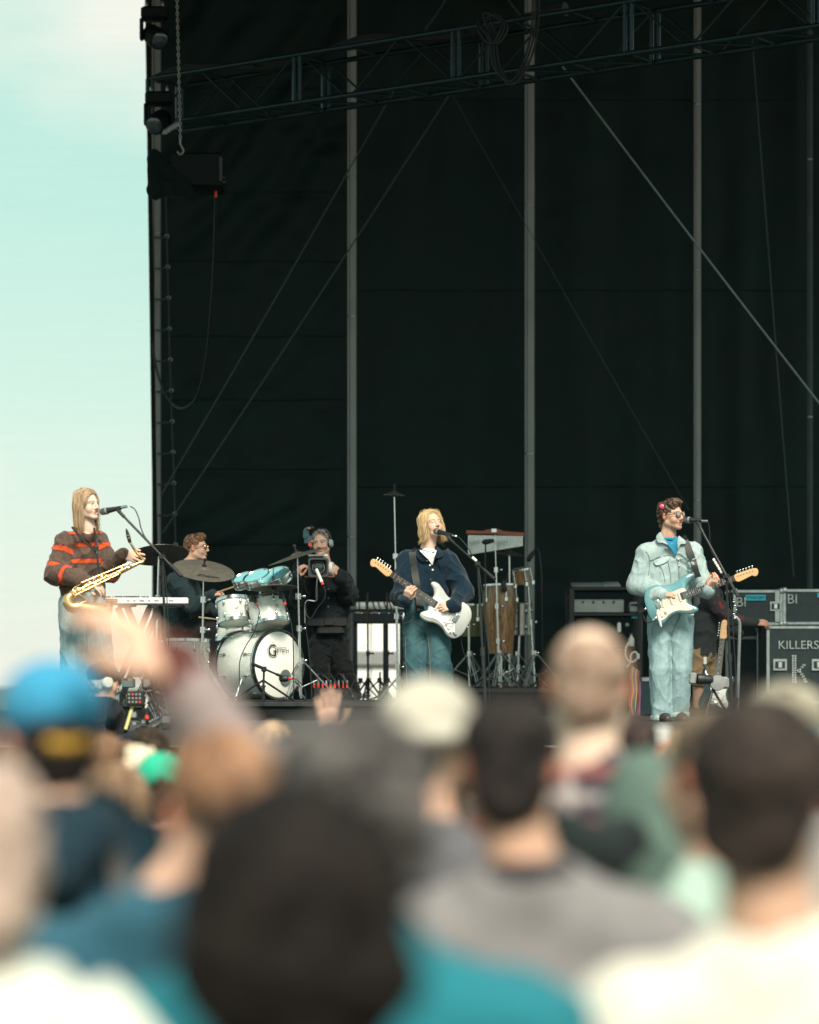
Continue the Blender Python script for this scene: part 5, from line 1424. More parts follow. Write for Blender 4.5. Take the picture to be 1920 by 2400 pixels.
drum(C2(330, 1290, 25.4), A((.05, .1, 1)), .165, .15, 'pale snare drum mostly hidden behind the rack toms', name='snare_drum', lugs=8)
# three shallow toms, a blue reflection painted into their heads
for x, y, R_, d_, lab in ((418, 712, .087, 25.2, 'smallest of three shallow drums with painted blue reflection, at the left'), (562, 695, .112, 25.1, 'middle one of three shallow drums with painted blue reflection'), (738, 690, .142, 25.0, 'largest of three shallow drums with painted blue reflection, at the right')):
    drum(C2(x, y + 20, d_), A((-.33, -.40, .86)), R_, .06, lab, m_shell=M_STEEL, m_head=M_HEADB, lugs=6, name='shallow_tom', hoop_w=.014)
tripod_stand(A((*C2(600, 0, 25.5)[:2], RISER_Z)), C2(590, 800, 25.45), 'chrome stand carrying the three shallow drums', joints=(.5,), rot=.9, legs=.25)
# cymbals with their stands
cz = C1(1428, 772, 24.2); cymbal(cz, A((.16, -.36, .93)), .262, 'large hammered bronze cymbal with lettering in front of the drummer', M_BRZ)
cn = nrm(A((.16, -.36, .93))); cu_ = nrm(A((1., .0, -.17))); cv = np.cross(cn, cu_)
cyl = bpy.data.objects['cymbal']
text_part('cymbal_lettering', 'Zildjian', M_INK, cyl, cz + cu_ * .055 - cv * .165 + cn * .008, cu_ + cv * .10, cv - cu_ * .10, .062, shear=.25)
tripod_stand(A((*C1(1412, 0, 24.22)[:2], RISER_Z)), cz + A((0, 0, -.01)), 'chrome stand under the large lettered cymbal', joints=(.30, .55, .78), rot=1.3, r=.014, legs=.33)
cz = C1(1050, 642, 25.3); cymbal(cz, A((-.10, .30, .95)), .262, 'dark cymbal seen from below beside the drummer', M_BRZD)
tripod_stand(A((*C1(1018, 0, 25.3)[:2], RISER_Z)), cz, 'chrome stand under the dark cymbal behind the keyboard', joints=(.4, .7), rot=.2, r=.0135)
cz = C2(985, 462, 24.75); cymbal(cz, A((-.30, -.08, .95)), .262, 'thin dark crash cymbal tilted in front of the camera operator', M_BRZD)
tripod_stand(A((*C2(1025, 0, 24.78)[:2], RISER_Z)), cz, 'chrome crash cymbal stand right of the bass drum', joints=(.28, .50, .72), rot=.15, r=.0145, legs=.32)
cz = C2(735, 800, 24.6); cymbal(cz, A((-.06, .10, 1)), .200, 'flat dark cymbal seen edge-on above the rack toms', M_BRZD)
tripod_stand(A((*C2(740, 0, 25.4)[:2], RISER_Z)), C2(728, 590, 24.65), 'thin chrome rod stand through the edge-on cymbal', joints=(.5, .75), rot=.5, r=.008)
# kick microphone on a short stand
q = C2(840, 1772, 24.30); t = thing('kick_microphone', 'black microphone with red ring at the bass drum port', 'microphone', tuple(q))
MB().lathe([(.010, -.04), (.026, -.03), (.030, 0), (.026, .03), (.012, .045)], q, A((.4, -.1, .0)), 16).build('capsule', M_PLASTIC, t)
MB().tube(q + A((.045, -.01, 0)), q + A((.075, -.018, .0)), .011, n=10).build('ring', M_RED, t)
MB().path(spline([q + A((.07, -.018, 0)), C2(960, 1775, 24.28), C2(1030, 1830, 24.28), C2(1075, 1930, 24.3), C2(1060, 2010, 24.3)], 5), .0045, 6).build('cable', M_RUBBER, t)
b = C2(622, 2000, 24.2)
mic_stand(C2(815, 1748, 24.28), C2(500, 1612, 24.15), C2(630, 1672, 24.2), b, 'short black stand before the bass drum head', RISER_Z, tripod=True)
# clip microphones on the toms
for (x0, y0, x1, y1, d_, lab, cab) in ((500, 880, 560, 1005, 24.60, 'black clip microphone with red ring between the rack toms', [(578, 1040), (575, 1120), (520, 1290), (440, 1420), (380, 1560), (368, 1700), (375, 1990)]), (815, 850, 862, 1000, 24.55, 'black clip microphone on the larger rack tom', [(870, 1020), (900, 1100), (930, 1250), (945, 1500), (940, 1990)])):
    a = C2(x0, y0, d_); e_ = C2(x1, y1, d_); t = thing('clip_microphone', lab, 'microphone', tuple(a), 'drum microphones')
    MB().tube(a, a + (e_ - a) * .72, .013, n=12).build('barrel', M_PLASTIC, t); MB().tube(a + (e_ - a) * .72, a + (e_ - a) * .9, .012, n=12).build('ring', M_RED, t)
    MB().path(spline([a + (e_ - a) * .9] + [C2(x, y, d_ - .28 if y < 1700 else d_) if False else C2(x, y, d_ - .10) for x, y in cab], 5), .0045, 6).build('cable', M_RUBBER, t)
    MB().rbox(a + A((.0, .02, -.03)), (.05, .03, .06), .008).build('clip', M_PLASTIC, t)
a = C2(1185, 605, 24.6); e_ = C2(1265, 790, 24.6); t = thing('overhead_microphone', 'silver pencil microphone with red ring before the camera lens', 'microphone', tuple(a))
MB().tube(a, a + (e_ - a) * .74, .0135, n=12).build('barrel', M_WHITEPL, t); MB().tube(a + (e_ - a) * .74, a + (e_ - a) * .9, .0125, n=12).build('ring', M_RED, t)
MB().path(spline([e_, C2(1283, 840, 24.6), C2(1270, 930, 24.6), C2(1200, 1020, 24.62), C2(1130, 1130, 24.62), C2(1080, 1080, 24.65), C2(1068, 980, 24.68), C2(1075, 1200, 24.7), C2(1110, 1500, 24.7), C2(1130, 1800, 24.7), C2(1140, 2000, 24.7)], 5), .0045, 6).build('cable', M_RUBBER, t)
MB().path(spline([C2(1200, 690, 24.62), C2(1190, 800, 24.64), C2(1190, 940, 24.66), C2(1075, 955, 24.68), C2(1068, 1180, 24.7)], 5), .006, 6).build('holder_arm', M_STEEL, t)
MB().rbox(C2(1190, 860, 24.64), (.022, .022, .10), .004).build('holder_grip', M_PLASTIC, t)
# sticks
for a, e_, lab in ((C1(1560, 960, 25.6), C2(565, 710, 25.25), 'pale wooden drumstick raised in the drummer\'s hand'), (C2(-60, 1120, 25.5), C2(105, 1140, 25.2), 'pale wooden drumstick resting beside the small rack tom')):
    tag(MB().lathe([(.0075, 0), (.0078, .25), (.004, .36), (.0055, .375), (.002, .39)] if np.linalg.norm(e_ - a) > .3 else [(.007, 0), (.007, .2), (.004, .26), (.005, .27)], a, e_ - a, 10).build('drumstick', mat('hickory_%d' % int(a[0] * 100), (.55, .36, .20), rough=.5, var=.1, vscale=40)), lab, 'drumstick', 'drumsticks')
# stage box with red-ringed plugs and cable tangle
q = C2(1340, 1900, 24.9); t = thing('stage_box', 'black stage box with red-ringed plugs and tangled cables', 'stage box', (q[0], q[1], RISER_Z))
MB().rbox((q[0] + .02, q[1], RISER_Z + .06), (.32, .22, .11), .01).build('case', M_PLASTIC, t)
rg = random.Random(9)
for i in range(9):
    x = q[0] - .14 + i * .035; z = RISER_Z + .115; y = q[1] - .05 + (i % 3) * .04
    MB().tube((x, y, z), (x, y, z + .035), .010, n=10).build('plug_ring', M_RED, t)
    MB().tube((x, y, z + .035), (x, y, z + .065), .009, n=10).build('plug', M_CHROME, t)
    e0 = A((x, y, z + .065)); MB().path(spline([e0, e0 + A((rg.uniform(-.02, .05), -.02, .05)), e0 + A((rg.uniform(.0, .10), -.06, .04)), e0 + A((rg.uniform(.02, .14), -.10, -.08)), A((x + rg.uniform(-.1, .25), y - .16, RISER_Z + .01))], 5), .0045, 5).build('cable', M_RUBBER, t)
ct = thing('cable_tangle', 'tangle of black cables on the drum riser floor', 'cables', (q[0], q[1] - .2, RISER_Z))
for i in range(10):
    p = [A((q[0] + rg.uniform(-.7, .5), q[1] - rg.uniform(.05, .45), RISER_Z + .008)) for _ in range(5)]
    MB().path(spline(p, 6), .0045, 5).build('cable', M_RUBBER, ct)

# ================================================================== white keyboard on its stand
kb = thing('keyboard', 'slim white keyboard synthesizer with wooden end panel', 'keyboard', tuple(C1(870, 1060, 21.5)))
ka = C1(442, 1036, 21.45); ke = C1(1303, 1036, 21.75); kx = nrm(ke - ka); kl = np.linalg.norm(ke - ka); ky = nrm(np.cross(A((0, 0, 1.)), kx)); kz = A((0, 0, 1.)); RK = np.stack([kx, ky, kz], 1)
kc = (ka + ke) / 2 + ky * .14
MB().rbox(kc, (kl, .28, .050), .008, RK).build('case', M_WHITEPL, kb)
M_WOOD = mat('walnut_panel', (.42, .22, .09), rough=.45, var=.25, vscale=18, stretch=(6, 1, 1))
MB().rbox(ka + kx * .125 - ky * .003 + kz * .004, (.225, .008, .028), .003, RK).build('wood_panel', M_WOOD, kb)
for i in range(10): MB().lathe([(.008, 0), (.007, .014)], ka + kx * (.26 + i * .019) + ky * .10 + kz * .025, (0, 0, 1), 10).build('knob', M_PLASTIC, kb)
for i in range(4): MB().lathe([(.007, 0), (.006, .010)], ka + kx * (.17 + i * .022) + ky * .12 + kz * .025, (0, 0, 1), 10).build('knob', M_PLASTIC, kb)
for i in range(10): MB().rbox(ka + kx * (.32 + i * .038 + .01 * (i % 3)) - ky * .0015 + kz * .002, (.018, .004, .008), .001, RK).build('socket', M_GREY, kb)
for i in range(22): MB().rbox(ka + kx * (.06 + i * .030) + ky * .225 + kz * .026, (.028, .10, .010), .002, RK).build('white_key', M_WHITEPL, kb)
for i in range(22):
    if i % 7 not in (2, 6): MB().rbox(ka + kx * (.075 + i * .030) + ky * .20 + kz * .034, (.014, .06, .010), .002, RK).build('black_key', M_PLASTIC, kb)
ks = thing('keyboard_stand', 'black folding cross stand under the white keyboard', 'keyboard stand', (kc[0], kc[1], STAGE_Z))
for yy in (-.10, .14):
    for (xa, xb) in ((750, 1010), (1020, 770)):
        a = C1(xa, 1085, 21.6) + ky * yy; b = C1(xb, 1690, 21.6) + ky * yy; b = a + (b - a) * ((a[2] - STAGE_Z - .02) / (a[2] - b[2]))
        MB().rbox((a + b) / 2, (.045, .022, np.linalg.norm(b - a)), .005, (lambda n_, o_=None: np.stack([nrm(np.cross(ky, n_)), ky, n_], 1))(nrm(b - a))).build('leg', M_BLACK, ks)
for x in (790, 1040, 1130):
    MB().rbox(C1(x, 1078, 21.6) + ky * .02, (.16 if x > 1100 else .05, .34, .022), .006, RK).build('support_arm', M_BLACK, ks)
for x in (1000, 1270):
    MB().lathe([(.018, -.02), (.018, .02)], C1(x, 1078, 21.5) - ky * .03, ky, 14).build('end_cap', M_PLASTIC, ks)
# ================================================================== drummer
def drummer():
    d = 26.0
    def C(x, y, dd=0): return C1(x, y, d + dd)
    base = C(1270, 1500); base[2] = RISER_Z
    t = thing('person', 'drummer in dark sweatshirt and glasses sitting behind the cymbals', 'person', tuple(base))
    hC = C(1368, 590); R = hrot(78, 2, 0); s = .98
    J = dict(neck=C(1305, 740), shA=C(1205, 880, -.10), shB=C(1290, 850, .22), pelvis=C(1210, 1250, .05), floor=RISER_Z,
             elA=C(1340, 1085, -.32), wrA=C(1490, 985, -.38), elB=C(1400, 1060, .28), wrB=C(1545, 1140, -.10),
             hipA=C(1215, 1260, -.05), hipB=C(1230, 1260, .15), knA=C(1480, 1290, -.20), knB=C(1470, 1290, .22), anA=C(1500, 1690, -.15), anB=C(1480, 1690, .2))
    fwd = A((1, -.25, 0))
    hA = hand_prims(J['wrA'], A((1, -.1, .15)), A((.1, -.4, 1)), side=1, curl=(1.0, 1.05, 1.1, 1.1), spread=.02, thumb=(.9, .8), arm=J['elA'] * .4 + J['wrA'] * .6)
    hB = hand_prims(J['wrB'], A((1, -.2, .0)), A((.1, -.4, 1)), side=-1, curl=(1.0, 1.05, 1.1, 1.1), spread=.02, thumb=(.9, .8), arm=J['elB'] * .4 + J['wrB'] * .6)
    coarse = torso_prims(J, fwd, (.11, .12), .6, .04, ((.04, .036), (.034, .028)), neck_r=.045) + legs_prims(J, fwd, .12, .7, ((.07, .05), (.05, .04)))
    body_mesh(t, (hC, R, s, C(1310, 730), .1), [hA, hB], (.62, .39, .29), coarse, brow=(.16, .08, .04))
    garment('sweatshirt', t, torso_prims(J, fwd, (.165, .17), .72, .068, ((.078, .072), (.070, .046)), hem=0), .008, M_CLOTHA, (.022, .040, .046), amp=.028, sc=(8, 8, 8), seed=31)
    garment('trousers', t, legs_prims(J, fwd, .15, .8, ((.09, .078), (.074, .062)), up=.02), .012, M_CLOTHA, (.016, .018, .02), amp=.02, seed=33)
    shoes(J, fwd, t, MATS['dark_shoe'])
    L = lambda x, y, z: hC + R @ (A((x, y, z)) * s)
    hp = [elp(L(0, -.020, .050), A((.080, .098, .080)) * s, R), elp(L(0, .03, .098), A((.068, .062, .036)) * s, R, k=.03), elp(L(0, -.075, -.02), A((.064, .040, .065)) * s, R, k=.03),
          sub(elp(L(0, .085, -.02), A((.10, .070, .085)) * s, R), .012), sub(elp(L(.085, .0, -.015), A((.03, .030, .034)), R), .008), sub(elp(L(-.085, .0, -.015), A((.03, .030, .034)), R), .008)]
    hair_mesh(t, hp, .0055, (.07, .032, .016), (.22, .11, .055), hC, R, amp=.012, mode='curl', freq=34)
    g_ = MB()
    for x in (-1, 1):
        g_.torus(L(x * .032, .100, .004), R @ A((x * .25, 1, 0)), .020, .0025, 16, 5); g_.path([L(x * .052, .092, .006), L(x * .076, .05, .006), L(x * .083, -.01, .006)], .0028, 5)
    g_.path([L(-.011, .106, .008), L(.011, .106, .008)], .0025, 5)
    go = g_.build('glasses', M_GOLD, t)
    for x in (-1, 1): MB().lathe([(.019, -.001), (.019, .001), (.001, .003)], L(x * .032, .100, .004), R @ A((x * .25, 1, 0)), 16).build('lens', mat('brown_lens', (.18, .11, .06), rough=.1, spec=.7), go)
    MB().ell(L(-.082, -.004, -.006), (.010, .010, .013)).build('earpiece', M_PLASTIC, t)
    MB().path(spline([L(-.084, -.01, -.01), L(-.080, -.05, -.035), L(-.05, -.09, -.07), C(1275, 720)], 4), .003, 5).build('earpiece_lead', M_RUBBER, t)
    st = thing('drum_stool', 'round black stool under the drummer', 'stool', (base[0] - .1, base[1], RISER_Z))
    MB().lathe([(.15, 0), (.165, .02), (.165, .06), (.14, .08), (.001, .085)], (J['pelvis'][0], J['pelvis'][1], RISER_Z + .40), (0, 0, 1), 24).build('seat', M_LEATHER, st)
    MB().tube((J['pelvis'][0], J['pelvis'][1], RISER_Z + .1), (J['pelvis'][0], J['pelvis'][1], RISER_Z + .42), .016, n=10).build('post', M_CHROME, st)
    for k in range(3): MB().tube((J['pelvis'][0], J['pelvis'][1], RISER_Z + .25), (J['pelvis'][0] + .24 * math.cos(k * 2.09), J['pelvis'][1] + .24 * math.sin(k * 2.09), RISER_Z + .01), .009, n=8).build('leg', M_CHROME, st)
drummer()

def headset(t, L, R, s, m_cup, mic=False):
    hb = MB().path(spline([L(-.088, -.005, .0), L(-.086, -.004, .06), L(-.055, -.002, .115), L(0, 0, .132), L(.055, -.002, .115), L(.086, -.004, .06), L(.088, -.005, .0)], 5), .010, 8).build('headphone_band', M_PLASTIC, t)
    for x in (-1, 1):
        MB().lathe([(.030, 0), (.038, .008), (.038, .022), (.028, .034), (.001, .038)], L(x * .072, -.008, -.004), R @ A((x, 0, 0)), 20).build('ear_cup', m_cup, t)
        MB().lathe([(.036, 0), (.036, .012)], L(x * .066, -.008, -.004), R @ A((x, 0, 0)), 20).build('ear_pad', M_PLASTIC, t)
    if mic: MB().path(spline([L(.085, .01, -.02), L(.085, .07, -.06), L(.04, .115, -.075)], 5), .005, 6).build('boom_microphone', M_PLASTIC, t)
# ================================================================== camera operator behind the drums
def operator():
    d = 26.4
    def C(x, y, dd=0): return C2(x, y, d + dd)
    base = C(1350, 2000); base[2] = RISER_Z
    t = thing('person', 'camera operator in black shirt and headset behind the crash cymbal', 'person', tuple(base))
    hC = C(1240, 335); R = hrot(-12, -2, 4); s = 1.0
    J = dict(neck=C(1270, 560, .03), shA=C(1130, 735, .02), shB=C(1465, 735, .02), pelvis=C(1315, 1290, .03), floor=RISER_Z,
             elA=C(1010, 930, -.12), wrA=C(985, 690, -.30), elB=C(1540, 890, -.10), wrB=C(1440, 690, -.30),
             hipA=C(1230, 1420, .03), hipB=C(1410, 1420, .03), knA=C(1225, 1680, -.04), knB=C(1480, 1680, -.02), anA=C(1225, 1955, .03), anB=C(1570, 1955, .05))
    fwd = A((0, -1, 0))
    hA = hand_prims(J['wrA'], C(1030, 560, -.34) - J['wrA'], A((-1, -.3, 0)), side=-1, curl=(.7, .75, .8, .8), spread=.03, thumb=(.6, .4), arm=J['elA'] * .6 + J['wrA'] * .4, s=1.05)
    hB = hand_prims(J['wrB'], C(1375, 590, -.34) - J['wrB'], A((.8, -.8, .2)), side=1, curl=(.55, .6, .6, .6), spread=.06, thumb=(.6, .4), arm=J['elB'] * .5 + J['wrB'] * .5, s=1.05)
    coarse = torso_prims(J, fwd, (.11, .12), .6, .04, ((.04, .036), (.034, .028)), neck_r=.045) + legs_prims(J, fwd, .12, .7, ((.07, .05), (.05, .04)))
    body_mesh(t, (hC, R, s, C(1270, 560, .03), .1), [hA, hB], (.58, .36, .27), coarse, brow=(.10, .08, .07))
    blk = (.014, .021, .024)
    garment('shirt', t, torso_prims(J, fwd, (.185, .18), .66, .070, ((.085, .082), (.078, .058)), hem=.08), .008, M_CLOTHA, blk, amp=.030, sc=(8, 8, 9), seed=41)
    garment('trousers', t, legs_prims(J, fwd, .165, .76, ((.105, .088), (.086, .080)), up=.0), .010, M_CLOTHA, (.011, .013, .014), amp=.022, seed=43)
    shoes(J, fwd, t, MATS['dark_shoe'])
    key = (t.name, 'shirt'); sf = lambda x, y, o_=.004: surf(key, C, x, y, o_)
    MB().rbox(sf(1310, 1175, .012), (.36, .05, .085), .012).build('belt', M_LEATHER, t)
    MB().rbox(sf(1345, 1268, .03), (.25, .06, .075), .02).build('belt_pouch', M_LEATHER, t)
    MB().rbox(sf(1330, 1175, .045), (.09, .02, .06), .006).build('belt_buckle', M_PLASTIC, t)
    for y in (820, 920, 1010): MB().lathe([(.007, 0), (.006, .003)], sf(1318, y, .001), (0, -1, 0), 10).build('button', M_GREY, t)
    L = lambda x, y, z: hC + R @ (A((x, y, z)) * s)
    hp = [elp(L(0, -.022, .050), A((.082, .100, .080)) * s, R), elp(L(0, -.07, -.02), A((.07, .045, .07)) * s, R, k=.03), sub(elp(L(0, .085, -.02), A((.07, .070, .095)) * s, R), .012)]
    hair_mesh(t, hp, .0065, (.04, .035, .032), (.28, .25, .22), hC, R, amp=.013, mode='curl', freq=30)
    headset(t, L, R, s, mat('grey_ear_cup', (.30, .38, .39), rough=.4), True)
    # broadcast camera
    v = thing('broadcast_camera', 'black broadcast camera with square lens hood held by the operator', 'video camera', tuple(C(1210, 590, -.45)))
    lc = C(1212, 592, -.62); bk_ = C(1200, 600, -.02)
    MB().rbox(C(1190, 575, -.14), (.13, .32, .17), .012).build('camera_body', M_PLASTIC, v)
    MB().lathe([(.052, 0), (.055, .05), (.062, .08), (.062, .16), (.070, .2)], C(1208, 590, -.30), A((0, -1, 0)), 28).build('lens_barrel', M_PLASTIC, v)
    hdm = MB(); o4 = [(-.090, -.072), (-.072, -.086), (.072, -.086), (.090, -.072), (.090, .072), (.072, .086), (-.072, .086), (-.090, .072)]
    i4 = [(.83 * a, .80 * b) for a, b in o4]
    ll = C(1212, 592, -.52); V = []; F = []
    for q, dy in ((o4, .0), (o4, -.075), (i4, -.075), (i4, -.0)):
        for a, b in q: V.append(ll + A((a, dy, b)))
    for k in range(3):
        for i in range(8): j = (i + 1) % 8; F.append((k * 8 + i, k * 8 + j, k * 8 + 8 + j, k * 8 + 8 + i))
    F.append(tuple(range(7, -1, -1)))
    hdm.add(V, F); hdm.build('lens_hood', mat('hood_rubber', (.045, .055, .058), rough=.6, var=.2, vscale=30), v)
    MB().lathe([(.062, 0), (.060, .012), (.050, .006), (.036, .012), (.001, .014)], ll + A((0, .015 - .03, 0)), A((0, -1, 0)), 28).build('front_glass', mat('coated_glass', (.02, .03, .035), rough=.06, spec=.9), v)
    MB().lathe([(.050, -.004), (.056, .0), (.050, .004)], ll + A((0, -.03, 0)), A((0, -1, 0)), 28, caps=False).build('glass_ring', M_GREY, v)
    MB().rbox(C(1120, 300, -.30), (.055, .16, .075), .01).build('viewfinder', mat('teal_grey_housing', (.035, .085, .10), rough=.45), v)
    MB().rbox(C(1085, 260, -.34), (.045, .05, .14), .01).build('viewfinder_arm', MATS['teal_grey_housing'], v)
    MB().path(spline([C(1068, 280, -.36), C(1066, 215, -.36), C(1085, 180, -.36), C(1130, 165, -.36)], 4), .016, 8).build('antenna_arm', MATS['teal_grey_housing'], v)
    MB().tube(C(1105, 172, -.38), C(1155, 168, -.36), .020, n=12).build('tally_lamp', M_PLASTIC, v)
    MB().ell(C(1112, 174, -.40), .009).build('orange_lamp', mat('orange_plastic', (.85, .22, .03), rough=.4), v)
    MB().ell(C(1142, 314, -.40), .010).build('orange_lamp', MATS['orange_plastic'], v)
    MB().rbox(C(1120, 345, -.38), (.03, .02, .035), .004).build('red_switch', M_RED, v)
    MB().rbox(C(1200, 465, -.35), (.17, .10, .018), .005).build('top_plate', M_GREY, v)
    MB().rbox(C(1290, 462, -.38), (.035, .06, .025), .005).build('shotgun_mount', M_WHITEPL, v)
    MB().lathe([(.055, -.02), (.060, 0), (.055, .02)], C(1345, 600, -.36), A((1, -.2, 0)), 20).build('zoom_ring', M_WHITEPL, v)
    MB().rbox(C(1220, 692, -.40), (.26, .14, .018), .005).build('base_plate', mat('bronze_plate', (.22, .11, .05), rough=.4, metal=.6), v)
    for k in range(5):
        x = 960 + 25 * k; MB().path(spline([C(1010, 520 + 20 * k, -.25), C(950 + 8 * k, 560, -.2), C(930 + 5 * k, 640 + 12 * k, -.15), C(960, 740, -.1)], 4), .004, 5).build('camera_lead', MATS['teal_grey_housing'] if k % 2 else M_RUBBER, v)
operator()

# ================================================================== stagehand behind the denim guitarist
def stagehand():
    d = 27.0
    def C(x, y, dd=0): return C4(x, y, d + dd)
    base = C(800, 1700); base[2] = STAGE_Z
    t = thing('person', 'stagehand in dark long-sleeved top and cap reaching for a flight case', 'person', tuple(base))
    hC = C(895, 725); R = hrot(70, -30, 0); s = .95
    J = dict(neck=C(885, 830, .0), shA=C(870, 905, -.14), shB=C(905, 890, .2), pelvis=C(810, 1290, .04), floor=STAGE_Z,
             elA=C(1040, 1065, -.18), wrA=C(1222, 1092, -.10), elB=C(985, 1100, .2), wrB=C(1100, 1180, .1),
             hipA=C(770, 1340, -.02), hipB=C(850, 1340, .12), knA=C(790, 1530, -.04), knB=C(850, 1530, .1), anA=C(780, 1740, .0), anB=C(850, 1740, .14))
    J['anA'][2] = J['anB'][2] = STAGE_Z + .06
    fwd = A((1, -.5, 0))
    hA = hand_prims(J['wrA'], C(1320, 1095, -.08) - J['wrA'], A((.1, -.7, .8)), side=1, curl=(.35, .4, .45, .5), spread=.03, thumb=(.6, .5), arm=J['elA'] * .3 + J['wrA'] * .7, s=1.05)
    coarse = torso_prims(J, fwd, (.11, .12), .6, .04, ((.04, .036), (.034, .028)), neck_r=.045) + legs_prims(J, fwd, .12, .7, ((.075, .06), (.058, .042)))
    body_mesh(t, (hC, R, s, C(885, 820, .0), .1), [hA], (.52, .30, .22), coarse, brow=(.05, .03, .02), stubble=(.1, .06, .05))
    def pt(V, ids, tt, c):
        n = vnoise(V * A((55, 55, 40))); m = (ids == 2) & (n > .66) & (np.abs(tt - .45) < .35); c[m] = (.22, .03, .025)
        m = (ids == 3) & (n > .55) & (np.abs(tt - .35) < .12); c[m] = (.22, .03, .025); return c
    garment('long_sleeved_top', t, torso_prims(J, fwd, (.165, .17), .74, .070, ((.075, .062), (.058, .042)), hem=.05), .009, M_CLOTHA, (.035, .040, .043), amp=.03, sc=(8, 8, 8), seed=51, paint=pt)
    garment('shorts', t, [cap(J['pelvis'], .15, J['pelvis'] - A((0, 0, .06)), .15, flat=flatn(fwd, .8)), cap(J['hipA'], .098, J['knA'], .088), cap(J['hipB'], .098, J['knB'], .088)], .011, M_CLOTHA, (.26, .18, .10), amp=.02, seed=53)
    shoes(J, fwd, t, MATS['dark_shoe'])
    L = lambda x, y, z: hC + R @ (A((x, y, z)) * s)
    garment('cap', t, [elp(L(0, -.015, .058), A((.086, .105, .075)), R), cap(L(-.045, .09, .045), .014, L(.045, .09, .045), .014), cap(L(-.03, .15, .035), .010, L(.03, .15, .035), .010, k=.05)], .008, M_CLOTHA, (.012, .018, .022), amp=.004)
    MB().rbox(C(838, 1390, -.12), (.03, .03, .07), .006).build('key_ring', M_WHITEPL, t)
stagehand()

# ================================================================== percussion
def staves(name):
    m = mat(name, (.33, .18, .08), rough=.4, coat=.4); nt = m.node_tree; n, l = nt.nodes, nt.links
    tc = n.new('ShaderNodeTexCoord'); mp = n.new('ShaderNodeMapping'); mp.inputs['Scale'].default_value = (1, 1, .12); l.new(tc.outputs['Object'], mp.inputs[0])
    nz = n.new('ShaderNodeTexNoise'); nz.inputs['Scale'].default_value = 42; nz.inputs['Detail'].default_value = 4; nz.inputs['Distortion'].default_value = 1.5; l.new(mp.outputs[0], nz.inputs[0])
    rp = n.new('ShaderNodeValToRGB'); rp.color_ramp.elements[0].position = .36; rp.color_ramp.elements[1].position = .62
    rp.color_ramp.elements[0].color = (.13, .062, .028, 1); rp.color_ramp.elements[1].color = (.40, .215, .095, 1); l.new(nz.outputs['Fac'], rp.inputs[0]); l.new(rp.outputs[0], n['Principled BSDF'].inputs['Base Color'])
    return m
M_STAVE = staves('conga_wood'); M_SKINHEAD = mat('rawhide_head', (.50, .40, .27), rough=.6, var=.15, vscale=12)
PZ = 1.655
def hand_drum(c, ax, prof, label, name, m, nst=14, head=None):
    ax = nrm(ax); u, v, _ = frame(ax); t = thing(name, label, 'drum', tuple(A(c)))
    n_ = nst * 3
    for k in range(nst):     # each stave is its own piece
        V = []; F = []
        ang = [2 * math.pi * (k + f) / nst for f in (.02, .34, .66, .98)]
        for r_, h in prof:
            for a_ in ang: V.append(A(c) + ax * h + r_ * (math.cos(a_) * u + math.sin(a_) * v))
        for i in range(len(prof) - 1):
            for j in range(3): F.append((i * 4 + j, i * 4 + j + 1, i * 4 + 5 + j, i * 4 + 4 + j))
        mesh_obj('stave', V, F, m, t, sharp=None)
    top = prof[-1]
    MB().lathe([(p[0] - .006, p[1]) for p in prof], A(c), ax, 32).build('inner_wall', MATS['dark_shoe'], t)
    MB().lathe([(top[0] + .004, top[1] - .015), (top[0] + .012, top[1] - .012), (top[0] + .012, top[1] + .006), (top[0], top[1] + .012), (.001, top[1] + .008)], A(c), ax, 32).build('rim', M_CHROME, t)
    MB().lathe([(top[0] - .002, top[1] + .0125), (.001, top[1] + .014)], A(c), ax, 32).build('drum_head', head or M_SKINHEAD, t)
    for k in range(5):
        a_ = 2 * math.pi * (k + .3) / 5; r_ = math.cos(a_) * u + math.sin(a_) * v
        MB().rbox(A(c) + ax * (top[1] - .15) + r_ * (top[0] + .022), (.03, .03, .05), .006).build('tension_lug', M_CHROME, t)
        MB().tube(A(c) + ax * (top[1] - .15) + r_ * (top[0] + .022), A(c) + ax * top[1] + r_ * (top[0] + .014), .005, n=6).build('tension_rod', M_CHROME, t)
    return t
pd = 28.6; sc_ = 3.594 / (KS * pd)     # c3 pixels per metre
cb = C3(1275, 1445, pd); ch_ = (1445 - 865) / sc_
hand_drum(cb, A((-.03, .03, 1)), [(.118, 0), (.128, .1), (.150, .28), (.166, .45), (.166, .54), (.150, ch_)], 'tall brown wooden conga behind the blond singer', 'conga', M_STAVE)
gb = C3(1030, 1300, pd + .5); hand_drum(gb, A((0, 0, 1)), [(.10, 0), (.12, .10), (.135, .2), (.13, .32)], 'olive green hand drum partly hidden by the pale guitar', 'hand_drum', mat('olive_lacquer', (.17, .18, .08), rough=.4, var=.2, vscale=18), 12)
sb = C3(1458, 800, pd + .1); hand_drum(sb + A((0, 0, -.07)), A((-.18, -.10, 1)), [(.070, 0), (.075, .07), (.080, .15)], 'small brown wooden bongo tilted on a chrome stand', 'bongo', M_STAVE, 10)
drum(C3(1440, 1150, pd + .55), A((0, -.1, 1)), .10, .30, 'shiny steel cylinder drum beside the conga', m_shell=M_CHROME, lugs=6, name='steel_drum')
def pstand(xf, xt, yt, dd, label, joints=(.4, .7), **k): return tripod_stand(A((*C3(xf, 0, pd + dd)[:2], PZ)), C3(xt, yt, pd + dd), label, name='percussion_stand', joints=joints, **k)
pstand(1262, 1222, 405, -.25, 'chrome stand holding the bar chimes', (.3, .52, .75), rot=.3)
pstand(1562, 1505, 880, -.05, 'chrome stand carrying the small bongo', (.35, .65), rot=2.2)
